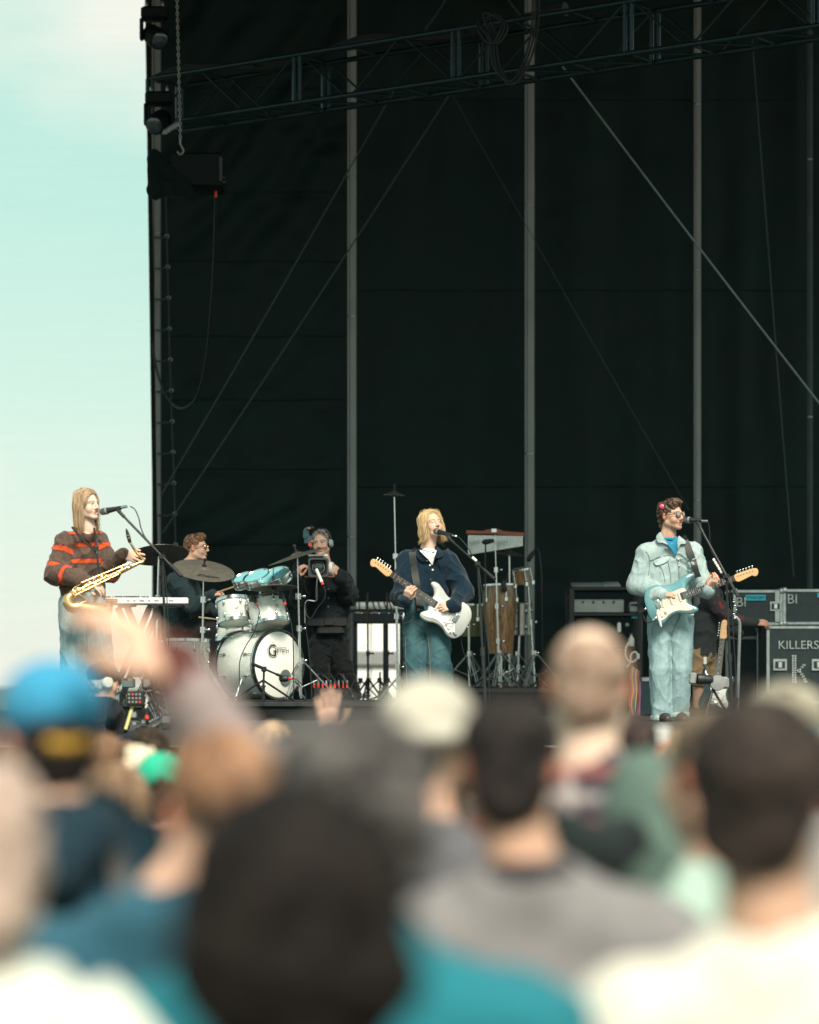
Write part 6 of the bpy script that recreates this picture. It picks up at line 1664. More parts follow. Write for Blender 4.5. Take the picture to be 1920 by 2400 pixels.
pstand(1275, 1278, 1460, .0, 'low chrome stand gripping the brown conga', (.5,), rot=1.0, legs=.26, legh=.16)
pstand(1415, 1430, 1290, .5, 'chrome stand under the steel cylinder drum', (.4,), rot=.0)
pstand(1010, 1000, 1020, .2, 'chrome stand beside the olive hand drum', (.4, .75), rot=.8)
# bar chimes
bc_ = thing('bar_chimes', 'row of hanging silver bar chimes under a reddish wooden beam', 'chimes', tuple(C3(1225, 430, pd - .25)))
out = [(982, 404), (1120, 410), (1160, 396), (1260, 396), (1300, 412), (1470, 424), (1468, 456), (1300, 448), (1220, 440), (980, 436)]
c0 = C3(1225, 430, pd - .25); MB().prism([((C3(x, y, pd - .25) - c0)[0], (C3(x, y, pd - .25) - c0)[2]) for x, y in out], c0, A((1., 0, 0)), A((0, 0, 1.)), A((0, -1., 0)), .035, .006).build('beam', mat('reddish_wood', (.36, .10, .055), rough=.45, var=.2, vscale=20, stretch=(1, 4, 8)), bc_)
for i in range(36):
    x = 1002 + i * 12.9; y0 = 446 + i * .25; y1 = 612 - i * 2.1
    a = C3(x, y0, pd - .26); e_ = C3(x, y1, pd - .26)
    MB().tube(a, e_, .0052, n=8).build('chime_bar', M_CHROME, bc_)
    MB().tube(C3(x, y0 - 8, pd - .26), a, .0012, n=4).build('cord', M_RUBBER, bc_)
MB().rbox(C3(1215, 408, pd - .28), (.05, .04, .05), .008).build('clamp', M_CHROME, bc_)
# dark microphones aimed at the percussion
def dark_mic(pts, head, label, f):
    t = thing('percussion_microphone', label, 'microphone', tuple(A(pts[-1])))
    MB().path(spline(pts, 4), .008, 6).build('stand_tube', M_BLACK, t)
    MB().lathe([(.012, 0), (.026, .02), (.026, .06), (.016, .12)], head[0], A(head[1]) - A(head[0]), 14).build('capsule', M_PLASTIC, t)
    for k in range(3): MB().tube(A((pts[-1][0], pts[-1][1], f + .12)), A((pts[-1][0] + .25 * math.cos(k * 2.1), pts[-1][1] + .25 * math.sin(k * 2.1), f + .01)), .008, n=6).build('leg', M_BLACK, t)
e_ = A((*C3(1625, 0, pd)[:2], PZ)); dark_mic([C3(1500, 660, pd), C3(1575, 555, pd), C3(1610, 700, pd), C3(1620, 1000, pd), e_], (C3(1495, 668, pd), C3(1540, 600, pd)), 'black microphone on a boom right of the bongo', PZ)
e_ = A((*C3(1140, 0, pd - .4)[:2], PZ)); dark_mic([C3(1140, 505, pd - .4), C3(1142, 700, pd - .4), C3(1140, 1100, pd - .4), e_], (C3(1115, 508, pd - .4), C3(1165, 500, pd - .4)), 'black microphone in front of the bar chimes', PZ)
e_ = A((*C3(1300, 0, pd + .1)[:2], PZ)); dark_mic([C3(1305, 930, pd - .2), C3(1330, 760, pd - .1), C3(1318, 1000, pd + .1), e_], (C3(1305, 930, pd - .2), C3(1300, 880, pd - .2)), 'black microphone pointing down at the conga', PZ)
cymbal(C3(1345, 600, pd + .6), A((.1, -.1, 1)), .15, 'small bronze cymbal half hidden behind the bar chimes', M_BRZD)
tripod_stand(A((*C3(1350, 0, pd + .6)[:2], PZ)), C3(1345, 600, pd + .6), 'chrome stand under the small cymbal behind the chimes', joints=(.4, .7), rot=.7)
# tall stand with a small flat cymbal
cymbal(C3(375, 104, 28.0), A((.04, -.02, 1)), .105, 'small flat cymbal atop the tall lone stand', M_BRZ)
tripod_stand(A((*C3(412, 0, 28.0)[:2], STAGE_Z)), C3(375, 100, 28.0), 'very tall chrome stand behind the blond singer', joints=(.22, .45, .72), rot=.6, r=.016, legs=.34)
# equipment table against the bright gap
tb = thing('equipment_table', 'dark table of gear standing before the bright gap', 'table', (C3(230, 0, 30.5)[0], 30.5, STAGE_Z))
a = C3(25, 1135, 30.5); b = C3(450, 1190, 30.5)
MB().rbox(((a[0] + b[0]) / 2, 30.5, b[2] + .05), (b[0] - a[0], .5, .10), .01).build('table_top', M_BLACK, tb)
for x in (45, 300, 440):
    q = C3(x, 0, 30.4); MB().rbox((q[0], 30.4, (b[2] + STAGE_Z) / 2), (.05, .05, b[2] - STAGE_Z - .01), .008).build('leg', M_BLACK, tb)
for i, (x, col_) in enumerate(((70, (.5, .5, .45)), (140, (.35, .13, .05)), (215, (.4, .4, .4)), (290, (.04, .15, .4)), (360, (.10, .12, .13)), (415, (.05, .2, .3)))):
    q = C3(x, 1118, 30.4); tag(MB().rbox(q, (.07 + .02 * (i % 2), .12, .06), .012).build('effect_box', mat('effect_box_%d' % i, col_, rough=.4, var=.2, vscale=30)), ['pale effects box at the left of the gear table', 'brown effects box on the gear table', 'grey effects box on the gear table', 'blue effects box on the gear table', 'dark effects box near the end of the gear table', 'teal effects box at the right of the gear table'][i], 'effects box', 'effects boxes on the gear table')
hb_ = C3(230, 1085, 30.9); MB().rbox((hb_[0], 31.3, C3(0, 1085, 31.3)[2]), (.62, .03, .04), .008).build('rear_rail', M_BLACK, tb)
for x0 in (90, 150, 205, 250, 300, 345, 395):
    p0, p1 = C3(x0 - 12, 1010, 31.3), C3(x0 + (12 if x0 > 190 else -8), 1080, 31.3); MB().tube(p0, p1, .010, n=6).build('rail_bar', M_BLACK, tb)
for xf, xt, lab in ((155, 150, 'left thin black stand against the bright gap'), (320, 315, 'middle black stand against the bright gap')):
    tripod_stand(A((*C3(xf, 0, 29.6)[:2], STAGE_Z)), C3(xt, 930, 29.6), lab, name='black_stand', m=M_BLACK, joints=(.5,), rot=.5 + xf, r=.012, legs=.28)
tripod_stand(A((*C3(90, 0, 29.2)[:2], STAGE_Z)), C3(150, 1640, 29.2), 'low black folded stand at the foot of the bright gap', name='black_stand', m=M_BLACK, joints=(.5,), rot=1.9, r=.012, legs=.34)
tripod_stand(A((*C3(250, 0, 29.0)[:2], STAGE_Z)), C3(255, 1600, 29.0), 'low black tripod between the legs of the gear table', name='black_stand', m=M_BLACK, joints=(.5,), rot=.9, r=.012, legs=.36)

# ================================================================== flight cases, racks and other gear at the right
M_CASE = mat('black_case_laminate', (.014, .030, .034), rough=.5, var=.25, vscale=14, bump=.2, bscale=200)
M_EDGE = mat('case_aluminium', (.42, .47, .47), rough=.4, metal=.6, var=.2, vscale=16)
M_STENCIL = mat('white_stencil', (.40, .45, .44), rough=.9, var=.35, vscale=38)
M_TAPE = mat('blue_tape', (.03, .38, .50), rough=.7, var=.1, vscale=40)
def flight_case(x0, x1, y0, y1, d, dep, label, floor=None):
    a = C4(x0, y0, d); b = C4(x1, y1, d); z0 = b[2] if floor is None else floor
    c = A(((a[0] + b[0]) / 2, d + dep / 2, (a[2] + z0) / 2)); sz = (b[0] - a[0], dep, a[2] - z0)
    t = thing('flight_case', label, 'flight case', (c[0], c[1], z0), 'flight cases')
    MB().box(c, (sz[0] - .012, sz[1] - .012, sz[2] - .012)).build('panel_box', M_CASE, t, smooth=False)
    e_ = .030
    for sx in (-1, 1):
        for sz_ in (-1, 1):
            MB().rbox(c + A((0, sx * (sz[1] / 2 - e_ / 2 + .002), sz_ * (sz[2] / 2 - e_ / 2 + .002))), (sz[0] - .05, e_, e_), .004).build('edge_rail', M_EDGE, t)
            MB().rbox(c + A((sx * (sz[0] / 2 - e_ / 2 + .002), sz_ * (sz[1] / 2 - e_ / 2 + .002), 0)), (e_, e_, sz[2] - .05), .004).build('edge_rail', M_EDGE, t)
            for k in (-1, 1): MB().ell(c + A((sx * (sz[0] / 2 - .012), k * (sz[1] / 2 - .012), sz_ * (sz[2] / 2 - .012))), .032, None, 10, 6).build('ball_corner', M_EDGE, t)
    return t, c, sz
FR = (A((1., 0, 0)), A((0, 0, 1.)))
def latch(t, p, s_=.10):
    MB().rbox(p, (s_, .008, s_ * .85), .003).build('latch_plate', M_EDGE, t)
    MB().rbox(p + A((0, -.006, 0)), (s_ * .70, .008, s_ * .5), .003).build('latch_dish', M_CASE, t)
    MB().rbox(p + A((0, -.012, 0)), (s_ * .30, .012, s_ * .45), .004).build('latch_wing', M_CHROME, t)
t, c, sz = flight_case(1060, 1442, 838, 1112, 27.5, .6, 'left upper black flight case with blue tape', None)
text_part('stencil_lettering', 'BI', M_STENCIL, t, C4(1120, 935, 27.49), *FR, .13)
MB().box(C4(1232, 898, 27.494), (.19, .006, .055)).build('tape_strip', M_TAPE, t, smooth=False)
text_part('tape_writing', 'STAGE LEFT', M_INK, t, C4(1232, 898, 27.488), *FR, .032)
latch(t, C4(1388, 965, 27.49), .11)
MB().rbox(C4(1400, 965, 27.495), (.045, .012, .30), .003).build('hybrid_rail', M_EDGE, t)
t, c, sz = flight_case(1446, 1800, 832, 1108, 27.5, .6, 'right upper black flight case marked with stencil letters', None)
text_part('stencil_lettering', 'BI', M_STENCIL, t, C4(1518, 912, 27.49), *FR, .13)
MB().box(C4(1735, 878, 27.494), (.06, .006, .045)).build('tape_strip', M_TAPE, t, smooth=False)
t, c, sz = flight_case(1318, 1860, 1118, 1640, 27.1, .75, 'large lower black flight case with stencilled name and dotted letter', STAGE_Z + .12)
text_part('stencil_lettering', 'KILLERS', M_STENCIL, t, C4(1565, 1268, 27.09), *FR, .112)
kpts = []
for i in range(12): kpts += [(0, i), (1, i)]
kpts += [(2, 5), (3, 5.4), (4, 6.3), (4.8, 7.2), (3, 4.4), (3.8, 3.4), (4.4, 2.4), (5, 1.3), (5.4, 0.2), (2.2, 4.4), (4.2, 7.2), (3.6, 6.4), (4.6, 1.2), (4.0, 2.3), (3.3, 3.3), (4.7, .2)]
for (a_, b_) in kpts:
    p = C4(1522 + a_ * 19, 1555 - b_ * 18.5, 27.09); MB().lathe([(.0105, 0), (.010, .003)], p, (0, -1, 0), 8).build('letter_dot', M_STENCIL, t)
latch(t, C4(1422, 1420, 27.09), .13); latch(t, C4(1722, 1420, 27.09), .13)
for x in (1380, 1800):
    q = C4(x, 0, 27.3); MB().lathe([(.05, -.02), (.055, 0), (.05, .02)], (q[0], q[1], STAGE_Z + .062), (1, 0, 0), 16).build('caster', M_RUBBER, t)
t, c, sz = flight_case(1000, 1330, 1200, 1640, 28.6, .6, 'plain dark flight case behind the parked guitar', STAGE_Z + .01)
# keyboard rack at centre right
rk = thing('equipment_rack', 'dark rack of pale keyboards left of the denim guitarist', 'rack', (C4(60, 0, 28.5)[0], 28.7, STAGE_Z))
for x in (-200, 330):
    q = C4(x, 0, 28.5)
    for y in (28.45, 29.1): MB().rbox((q[0], y, (C4(0, 825, 28.5)[2] + STAGE_Z) / 2), (.05, .05, C4(0, 825, 28.5)[2] - STAGE_Z), .006).build('rack_post', M_BLACK, rk)
for y in (828, 1030, 1290): a = C4(-210, y, 28.5); b = C4(340, y, 28.5); MB().rbox(((a[0] + b[0]) / 2, 28.78, a[2]), (b[0] - a[0], .7, .035), .006).build('shelf', M_BLACK, rk)
for x0, x1, y0, y1, lab in ((-190, 208, 910, 1018, 'wide pale grey keyboard on the rack shelf'), (255, 335, 930, 1015, 'small pale box at the right of the rack shelf')):
    a = C4(x0, y0, 28.55); b = C4(x1, y1, 28.55)
    k_ = thing('rack_unit', lab, 'rack unit', ((a[0] + b[0]) / 2, 28.7, b[2]), 'pale gear on the rack')
    MB().rbox(((a[0] + b[0]) / 2, 28.72, (a[2] + b[2]) / 2), (b[0] - a[0], .34, a[2] - b[2]), .012).build('case', mat('pale_grey_panel_%d' % x0, (.42, .43, .40), rough=.5, var=.1, vscale=15), k_)
    for i in range(4): MB().lathe([(.012, 0), (.010, .014)], A((a[0] + (b[0] - a[0]) * (.2 + .2 * i), 28.55, a[2] - .03)), (0, -1, 0), 10).build('knob', M_PLASTIC, k_)
tp_ = thing('tabletop_synth', 'pale grey synthesizer lying on top of the rack', 'synthesizer', tuple(C4(100, 815, 28.7)))
MB().rbox(C4(-10, 806, 28.75), (.48, .3, .035), .008, rotx(.15)).build('case', mat('synth_grey', (.30, .31, .30), rough=.5, var=.1, vscale=15), tp_)
MB().rbox(C4(110, 795, 28.7), (.16, .2, .03), .006, rotx(.15)).build('screen_lid', MATS['synth_grey'], tp_)
MB().box(C4(300, 1042, 28.45), (.08, .004, .04)).build('tape_strip', M_TAPE, rk, smooth=False)
bw = thing('water_bottle', 'clear white plastic bottle on the lower rack shelf', 'bottle', tuple(C4(265, 1280, 28.5)))
MB().lathe([(.028, 0), (.030, .01), (.030, .075), (.012, .10), (.012, .115)], C4(265, 1278, 28.5), (0, 0, 1), 16).build('bottle_body', M_WHITEPL, bw); MB().lathe([(.013, 0), (.013, .016)], C4(265, 1278, 28.5) + A((0, 0, .112)), (0, 0, 1), 12).build('bottle_cap', M_GREY, bw)
wc = thing('white_cable', 'coiled white cable hanging from the rack shelf', 'cable', tuple(C4(280, 1400, 28.3)))
MB().path(spline([C4(x, y, 28.3) for x, y in ((250, 1240), (222, 1290), (222, 1360), (262, 1400), (310, 1370), (300, 1320), (262, 1340), (255, 1400), (225, 1440))], 5), .010, 6).build('cable', M_WHITEPL, wc)
MB().rbox(C4(318, 1355, 28.28), (.03, .03, .06), .008).build('plug', M_WHITEPL, wc)
am = thing('guitar_amplifier', 'dark teal amplifier behind the denim guitarist', 'amplifier', (C4(385, 0, 27.6)[0], 27.8, STAGE_Z))
a = C4(330, 1505, 27.6); b = C4(600, 1505, 27.6)
MB().rbox(((a[0] + b[0]) / 2, 27.8, (a[2] + STAGE_Z) / 2), (b[0] - a[0], .4, a[2] - STAGE_Z - .01), .015).build('cabinet', mat('teal_tolex', (.015, .045, .052), rough=.7, var=.2, vscale=40), am)
MB().rbox(((a[0] + b[0]) / 2, 27.595, a[2] - .035), (b[0] - a[0] - .04, .012, .04), .004).build('control_panel', M_STEEL, am)
rg = random.Random(3)
for i, col_ in enumerate(((.45, .08, .05), (.5, .36, .10), (.10, .15, .35), (.5, .38, .12), (.3, .07, .05), (.28, .14, .30))):
    pts = [C4(270 + 12 * i, 1430 + 8 * i, 27.3), C4(255 + 14 * i, 1520, 27.25), C4(268 + 13 * i, 1620, 27.25), C4(250 + 16 * i, 1720, 27.25), C4(275 + 10 * i, 1850, 27.2)]
    tag(MB().path(spline(pts, 5), .008, 6).build('hanging_cable', mat('cable_colour_%d' % i, col_, rough=.5)), ['red cable hanging leftmost beside the amplifier', 'yellow cable second from the left beside the amplifier', 'blue cable hanging beside the amplifier', 'yellow cable nearer the denim guitarist\'s leg', 'dark red cable close to the denim guitarist\'s leg', 'purple cable closest to the denim guitarist\'s leg'][i], 'cable', 'coloured cables by the amplifier')
for i, (x, y) in enumerate(((170, 1130), (232, 1110))):
    tag(MB().rbox(C4(x, y, 28.3), (.035, .06, .10 if i == 0 else .04), .01).build('small_device', M_WHITEPL if i == 0 else M_GREY), ['small white device standing on the middle rack shelf', 'tiny grey device beside the white one on the rack'][i], 'device', 'small devices on the rack')
# guitar parked on a stand
gt, GL, fr = guitar(C4(925, 1640, 26.2), C4(1003, 1000, 26.35), A((-.25, -1, .1)), 'dark electric guitar parked on a floor stand behind the mic stand', STRAT, mat('black_gloss_paint', (.012, .03, .034), rough=.2, coat=.6), M_WPG, 1, .95)
gs = thing('guitar_stand', 'black tubular guitar stand by the flight cases', 'guitar stand', (C4(1090, 0, 26.4)[0], 26.4, STAGE_Z))
MB().path(spline([C4(1060, 1040, 26.4), C4(1090, 1060, 26.4), C4(1108, 1110, 26.4), C4(1104, 1300, 26.4), C4(1098, 1500, 26.4), A((*C4(1092, 0, 26.4)[:2], STAGE_Z + .02))], 5), .014, 8).build('upright', M_STEEL, gs)
MB().path(spline([C4(1010, 1060, 26.4), C4(1040, 1045, 26.38), C4(1062, 1042, 26.4)], 4), .010, 8).build('neck_yoke', M_BLACK, gs)
for i in range(5): MB().ell(C4(1062 + 8 * (i % 3), 930 + 32 * i, 26.35), (.014, .012, .012)).build('hook_knob', M_CHROME, gs)
MB().path(spline([C4(1065, 920, 26.36), C4(1050, 1000, 26.38), C4(1060, 1045, 26.4)], 4), .009, 6).build('top_hook', M_BLACK, gs)
for k in range(3):
    q = A((*C4(1092, 0, 26.4)[:2], STAGE_Z)); MB().tube(q + A((0, 0, .18)), q + A((.25 * math.cos(k * 2.1 + .3), .25 * math.sin(k * 2.1 + .3), .012)), .010, n=8).build('leg', M_BLACK, gs)
# stills camera with lens on a small tripod at the stage edge
q = C4(800, 1555, 21.6); sc2 = thing('stage_camera', 'grey remote camera with long lens at the denim guitarist\'s feet', 'video camera', (q[0], q[1], STAGE_Z))
MB().lathe([(.036, 0), (.040, .01), (.040, .05), (.034, .055), (.034, .10), (.028, .12)], C4(775, 1530, 21.55), A((1, .2, -.05)), 22).build('lens', M_PLASTIC, sc2)
MB().rbox(C4(742, 1525, 21.55), (.05, .07, .085), .01, roty(.12)).build('lens_hood', M_GREY, sc2)
MB().lathe([(.012, -.05), (.055, -.045), (.060, 0), (.055, .045), (.012, .05)], C4(935, 1560, 21.6), A((0, -1, 0)), 24).build('pan_head', M_GREY, sc2)
MB().rbox(C4(985, 1560, 21.65), (.07, .08, .09), .015).build('camera_body', M_GREY, sc2)
for k in range(3): MB().tube(C4(900, 1610, 21.6), A((C4(890, 0, 21.6)[0] + .16 * math.cos(k * 2.1), 21.6 + .16 * math.sin(k * 2.1), STAGE_Z + .01)), .010, n=8).build('leg', M_BLACK, sc2)

# ================================================================== camera crew in the pit
def pit_operator():
    d = 19.2
    def C(x, y, dd=0): return C1(x, y, d + dd)
    fl = ground_z(19)
    base = C(600, 2156); base[2] = fl
    t = thing('person', 'grey-haired pit camera operator in dark cap and white headphones', 'person', tuple(base))
    hC = C(588, 1722); R = hrot(118, -4, 0); s = .98
    J = dict(neck=C(575, 1880), shA=C(480, 2000, -.14), shB=C(650, 1990, .16), pelvis=C(560, 2650), floor=fl,
             elA=C(560, 2330, -.22), wrA=C(820, 2200, -.15), elB=C(760, 2300, .28), wrB=C(930, 2150, .2),
             hipA=C(510, 2740, -.06), hipB=C(600, 2740, .08), knA=C(520, 3300, -.06), knB=C(610, 3300, .08), anA=C(520, 3700), anB=C(610, 3700, .1))
    for a in 'AB': J['an' + a][2] = fl + .08; J['kn' + a][2] = fl + .50; J['hip' + a][2] = fl + .90
    J['pelvis'][2] = fl + 1.0
    fwd = A((.9, .45, 0))
    hA = hand_prims(J['wrA'], A((1, .2, .2)), A((0, -.6, 1)), side=1, curl=(.6, .6, .6, .6), arm=J['elA'] * .5 + J['wrA'] * .5)
    coarse = torso_prims(J, fwd, (.11, .12), .6, .04, ((.04, .036), (.034, .028)), neck_r=.045) + legs_prims(J, fwd, .12, .7, ((.075, .06), (.058, .042)))
    body_mesh(t, (hC, R, s, C(575, 1870), .1), [hA], (.55, .34, .26), coarse)
    garment('vest_and_shirt', t, torso_prims(J, fwd, (.16, .165), .75, .070, ((.078, .068), (.064, .05)), hem=0), .009, M_CLOTHA, (.020, .022, .028), amp=.026, sc=(8, 8, 8), seed=61)
    garment('trousers', t, legs_prims(J, fwd, .15, .76, ((.09, .078), (.074, .065)), up=.0), .016, M_CLOTHA, (.02, .022, .026), amp=.02, seed=63)
    shoes(J, fwd, t, MATS['dark_shoe'])
    L = lambda x, y, z: hC + R @ (A((x, y, z)) * s)
    hair_mesh(t, [elp(L(0, -.03, -.01), A((.078, .080, .075)), R), sub(elp(L(0, .085, -.02), A((.10, .080, .11)), R), .012)], .006, (.20, .18, .15), (.52, .48, .42), hC, R, amp=.006, mode='curl', freq=40)
    garment('cap', t, [elp(L(0, -.012, .050), A((.085, .106, .082)), R), cap(L(-.045, .09, .040), .012, L(.045, .09, .040), .012), cap(L(-.03, .155, .030), .008, L(.03, .155, .030), .008, k=.05)], .007, M_CLOTHA, (.022, .030, .034), amp=.008, sc=(14, 14, 14))
    headset(t, L, R, s, mat('cream_ear_cup', (.60, .62, .56), rough=.4))
pit_operator()
pc = thing('pit_camera', 'large black camera rig with control panel in the pit', 'video camera', (C1(930, 0, 19.4)[0], 19.4, ground_z(19)))
def pb(x0, x1, y0, y1, d, dep, name, m, b=.008, R=None):
    a = C1(x0, y0, d); c = C1(x1, y1, d)
    return MB().rbox(((a[0] + c[0]) / 2, d + dep / 2, (a[2] + c[2]) / 2), (c[0] - a[0], dep, a[2] - c[2]), b, R).build(name, m, pc)
pb(780, 930, 1800, 1920, 19.3, .12, 'control_panel', M_PLASTIC)
for i in range(12):
    q = C1(800 + 30 * (i % 4), 1825 + 32 * (i // 4), 19.295); MB().rbox(q, (.014, .008, .016), .003).build('panel_key', M_RED if i in (1, 11) else M_GREY, pc)
pb(905, 1000, 1680, 1790, 19.35, .14, 'viewfinder', M_PLASTIC, .012); pb(920, 985, 1700, 1765, 19.345, .01, 'viewfinder_screen', M_GREY, .003)
pb(940, 1100, 1800, 2000, 19.42, .30, 'camera_body', M_PLASTIC, .012)
pb(960, 1050, 1840, 1960, 19.41, .015, 'side_plate', M_GREY, .004)
pb(830, 900, 1600, 1680, 19.5, .10, 'top_box', mat('teal_grey_box', (.10, .17, .18), rough=.5), .008); pb(735, 840, 1690, 1770, 19.55, .12, 'side_box', MATS['teal_grey_box'], .008)
MB().tube(C1(945, 1830, 19.33), C1(945, 1940, 19.33), .012, n=10).build('plug', M_WHITEPL, pc); MB().tube(C1(948, 1995, 19.33), C1(950, 2030, 19.33), .014, n=10).build('red_ring', M_RED, pc)
MB().tube(C1(945, 1940, 19.33), C1(948, 1995, 19.33), .015, n=10).build('plug_body', M_PLASTIC, pc)
MB().tube(C1(960, 2060, 19.3), C1(1190, 1940, 19.5), .012, n=10).build('pan_bar', M_CHROME, pc); MB().tube(C1(990, 2100, 19.3), C1(1180, 2000, 19.5), .010, n=10).build('pan_bar', M_STEEL, pc)
MB().lathe([(.05, 0), (.055, .02), (.055, .06), (.04, .08)], C1(1080, 1900, 19.5), A((1, .2, 0)), 20).build('lens', M_PLASTIC, pc)
MB().tube(C1(770, 2120, 19.3), C1(830, 1920, 19.35), .012, n=8).build('yellow_arm', mat('yellow_tube', (.60, .55, .22), rough=.5), pc)
MB().torus(C1(725, 1860, 19.4), A((.6, -1, 0)), .040, .007, 20, 6).build('focus_wheel', M_PLASTIC, pc)
rg = random.Random(12)
for i in range(16):
    p = [C1(rg.uniform(880, 1130), rg.uniform(1640, 2120), 19.3 + rg.uniform(0, .12)) for _ in range(4)]
    MB().path(spline(p, 5), rg.choice((.003, .004, .006)), 5).build('cable', M_RUBBER if i % 4 else M_STEEL, pc)
for i in range(14):
    q = C1(rg.uniform(790, 1120), rg.uniform(1950, 2120), 19.36 + rg.uniform(0, .08)); MB().rbox(q, (rg.uniform(.02, .06), .04, rg.uniform(.02, .05)), .005).build('module', rg.choice((M_PLASTIC, M_PLASTIC, M_GREY, M_STEEL)), pc)
for k in range(3):
    q = C1(960, 2110, 19.45); MB().tube(q, A((q[0] + .45 * math.cos(k * 2.1 + .4), q[1] + .45 * math.sin(k * 2.1 + .4), ground_z(19) + .01)), .018, n=8).build('tripod_leg', M_BLACK, pc)
# ================================================================== the crowd, seen from behind
SK1, SK2, SK3 = (.66, .40, .29), (.50, .30, .21), (.34, .19, .13)
def fan(px, ptop, d, label, yaw=180, pitch=0, hair='short', c1=(.03, .02, .015), c2=(.08, .055, .04), skin=SK1, top=(.2, .2, .2), paint=None, hat=None, c_hat=(.5, .5, .5),
        body_dx=0.0, sw=.185, hood=None, collar=None, arms='down', head_s=1.0, hair_w=1.0, body_yaw=None, fine=False, top_name='shirt', bulk=1.0, hat_raise=.0, nkl=.185, drop=.125):
    T = PD(px, ptop, d); gz = ground_z(d)
    s = head_s; hC = T - A((0, 0, (.128 + hat_raise) * s))
    R = hrot(yaw, pitch, 0)
    by = (yaw if body_yaw is None else body_yaw) * D2R
    fwd = A((math.sin(by), -math.cos(by), 0)); rt = A((fwd[1], -fwd[0], 0)) * -1
    if rt[0] < 0: rt = -rt
    H = hC[2] + .128 - gz
    nk = hC + A((body_dx * .5, 0, -nkl)) - fwd * .02
    cx = A((hC[0] + body_dx, hC[1], 0)) - fwd * .02
    at = lambda l, f, z: cx + rt * l + fwd * f + A((0, 0, gz + z))
    zs = nk[2] - gz - drop
    J = dict(neck=nk, shA=at(-sw, 0, zs), shB=at(sw, 0, zs), pelvis=at(0, 0, H * .54), floor=gz, hipA=at(-.085, 0, H * .50), hipB=at(.085, 0, H * .50), knA=at(-.095, .02, H * .28), knB=at(.095, .02, H * .28), anA=at(-.10, 0, .10), anB=at(.10, 0, .10),
             elA=at(-sw - .07, -.03, zs - .29), elB=at(sw + .07, -.03, zs - .29), wrA=at(-sw - .05, .12, zs - .50), wrB=at(sw + .05, .12, zs - .50))
    if isinstance(arms, dict): J.update(arms)
    t = thing('person', label, 'person', (cx[0], cx[1], gz), 'crowd watching the stage')
    v = .010 if d < 7 else .008
    hv = .011 if d < 7 else .0095
    hands = []
    for a, sd in (('A', -1), ('B', 1)):
        if 'hand' + a in J: hands.append(J['hand' + a])
        else: hands.append(hand_prims(J['wr' + a], nrm(J['wr' + a] - J['el' + a]), rt * sd, side=sd, curl=(.3, .35, .4, .4), arm=J['el' + a] * .4 + J['wr' + a] * .6))
    parts = [] 
    P = head_prims(hC, R, s, .1, nk) + [cap(nk, .062, nk - A((0, 0, .08)), .06, k=.03)]
    V, F, _, _ = sdf(P, hv); parts.append((V, F, head_paint(V, hC, R, s, skin)))
    for hp in hands:
        V, F, _, _ = sdf(hp, .007 if ('handA' in J or 'handB' in J) else .009, k=.006); parts.append((V, F, np.tile(A(skin), (len(V), 1))))
    V, F, _, _ = sdf(torso_prims(J, fwd, (.12, .13), .6, .045, ((.042, .038), (.036, .028)), neck_r=.05) + legs_prims(J, fwd, .13, .7, ((.075, .058), (.055, .042))), .03, k=.03)
    parts.append((V, F, np.tile(A(skin), (len(V), 1))))
    V, F, c = joined(parts); mesh_obj('body', V, F, M_SKIN, t, sharp=None, colors=c)
    gw = .018 if d < 7 else .016
    P = torso_prims(J, fwd, (.168 * bulk, .178 * bulk), .66, .070 * bulk, ((.078 * bulk, .066), (.064, .050)), hem=.02, neck_r=.066)
    if hood == 'down': P += [cap(nk - fwd * .09 + rt * .06 + A((0, 0, -.02)), .055, nk - fwd * .12 + A((0, 0, -.09)), .06, id=6), cap(nk - fwd * .09 - rt * .06 + A((0, 0, -.02)), .055, nk - fwd * .12 + A((0, 0, -.09)), .06, id=6), cap(nk - rt * .085 + A((0, 0, .015)), .035, nk + rt * .085 + A((0, 0, .015)), .035, id=6)]
    if hood == 'up': P += [elp(hC + R @ A((0, -.02, .03)), A((.115, .125, .13)), R, id=6, k=.05), cap(hC + R @ A((0, -.06, -.06)), .10, nk - A((0, 0, .08)) - fwd * .04, .12, id=6, k=.06), sub(elp(hC + R @ A((0, .12, -.01)), A((.075, .08, .10)), R), .02)]
    garment(top_name, t, P, gw, M_CLOTHA, top, amp=.03, sc=(7, 7, 7), seed=px * .37, paint=paint)
    if collar: garment('collar', t, [elp(nk + A((0, 0, .012)), (.088, .084, .034))], .012, M_CLOTHA, collar, amp=.004)
    garment('trousers', t, legs_prims(J, fwd, .158, .76, ((.092, .080), (.078, .07)), up=.0), .024, M_CLOTHA, (.03, .04, .06), amp=.02, seed=px * .1)
    shoes(J, fwd, t, MATS['dark_shoe'])
    L = lambda x, y, z: hC + R @ (A((x, y, z)) * s)
    w = hair_w
    if hair == 'short':
        hp = [elp(L(0, -.020, .050), A((.082 * w, .100 * w, .078 * w)) * s, R), elp(L(0, -.070, -.025), A((.068 * w, .045, .075)) * s, R, k=.03), sub(elp(L(0, .085, -.03), A((.10, .072, .10)) * s, R), .012), sub(elp(L(.088, .0, -.02), A((.03, .034, .036)), R), .008), sub(elp(L(-.088, .0, -.02), A((.03, .034, .036)), R), .008)]
    elif hair == 'buzz':
        hp = [elp(L(0, -.024, .034), A((.079, .092, .080)) * s, R), elp(L(0, -.074, -.03), A((.062, .036, .055)) * s, R, k=.02), sub(elp(L(0, .02, .115), A((.09, .10, .048)) * s, R), .01), sub(elp(L(0, .085, -.03), A((.10, .085, .10)) * s, R), .012)]
    elif hair == 'bushy':
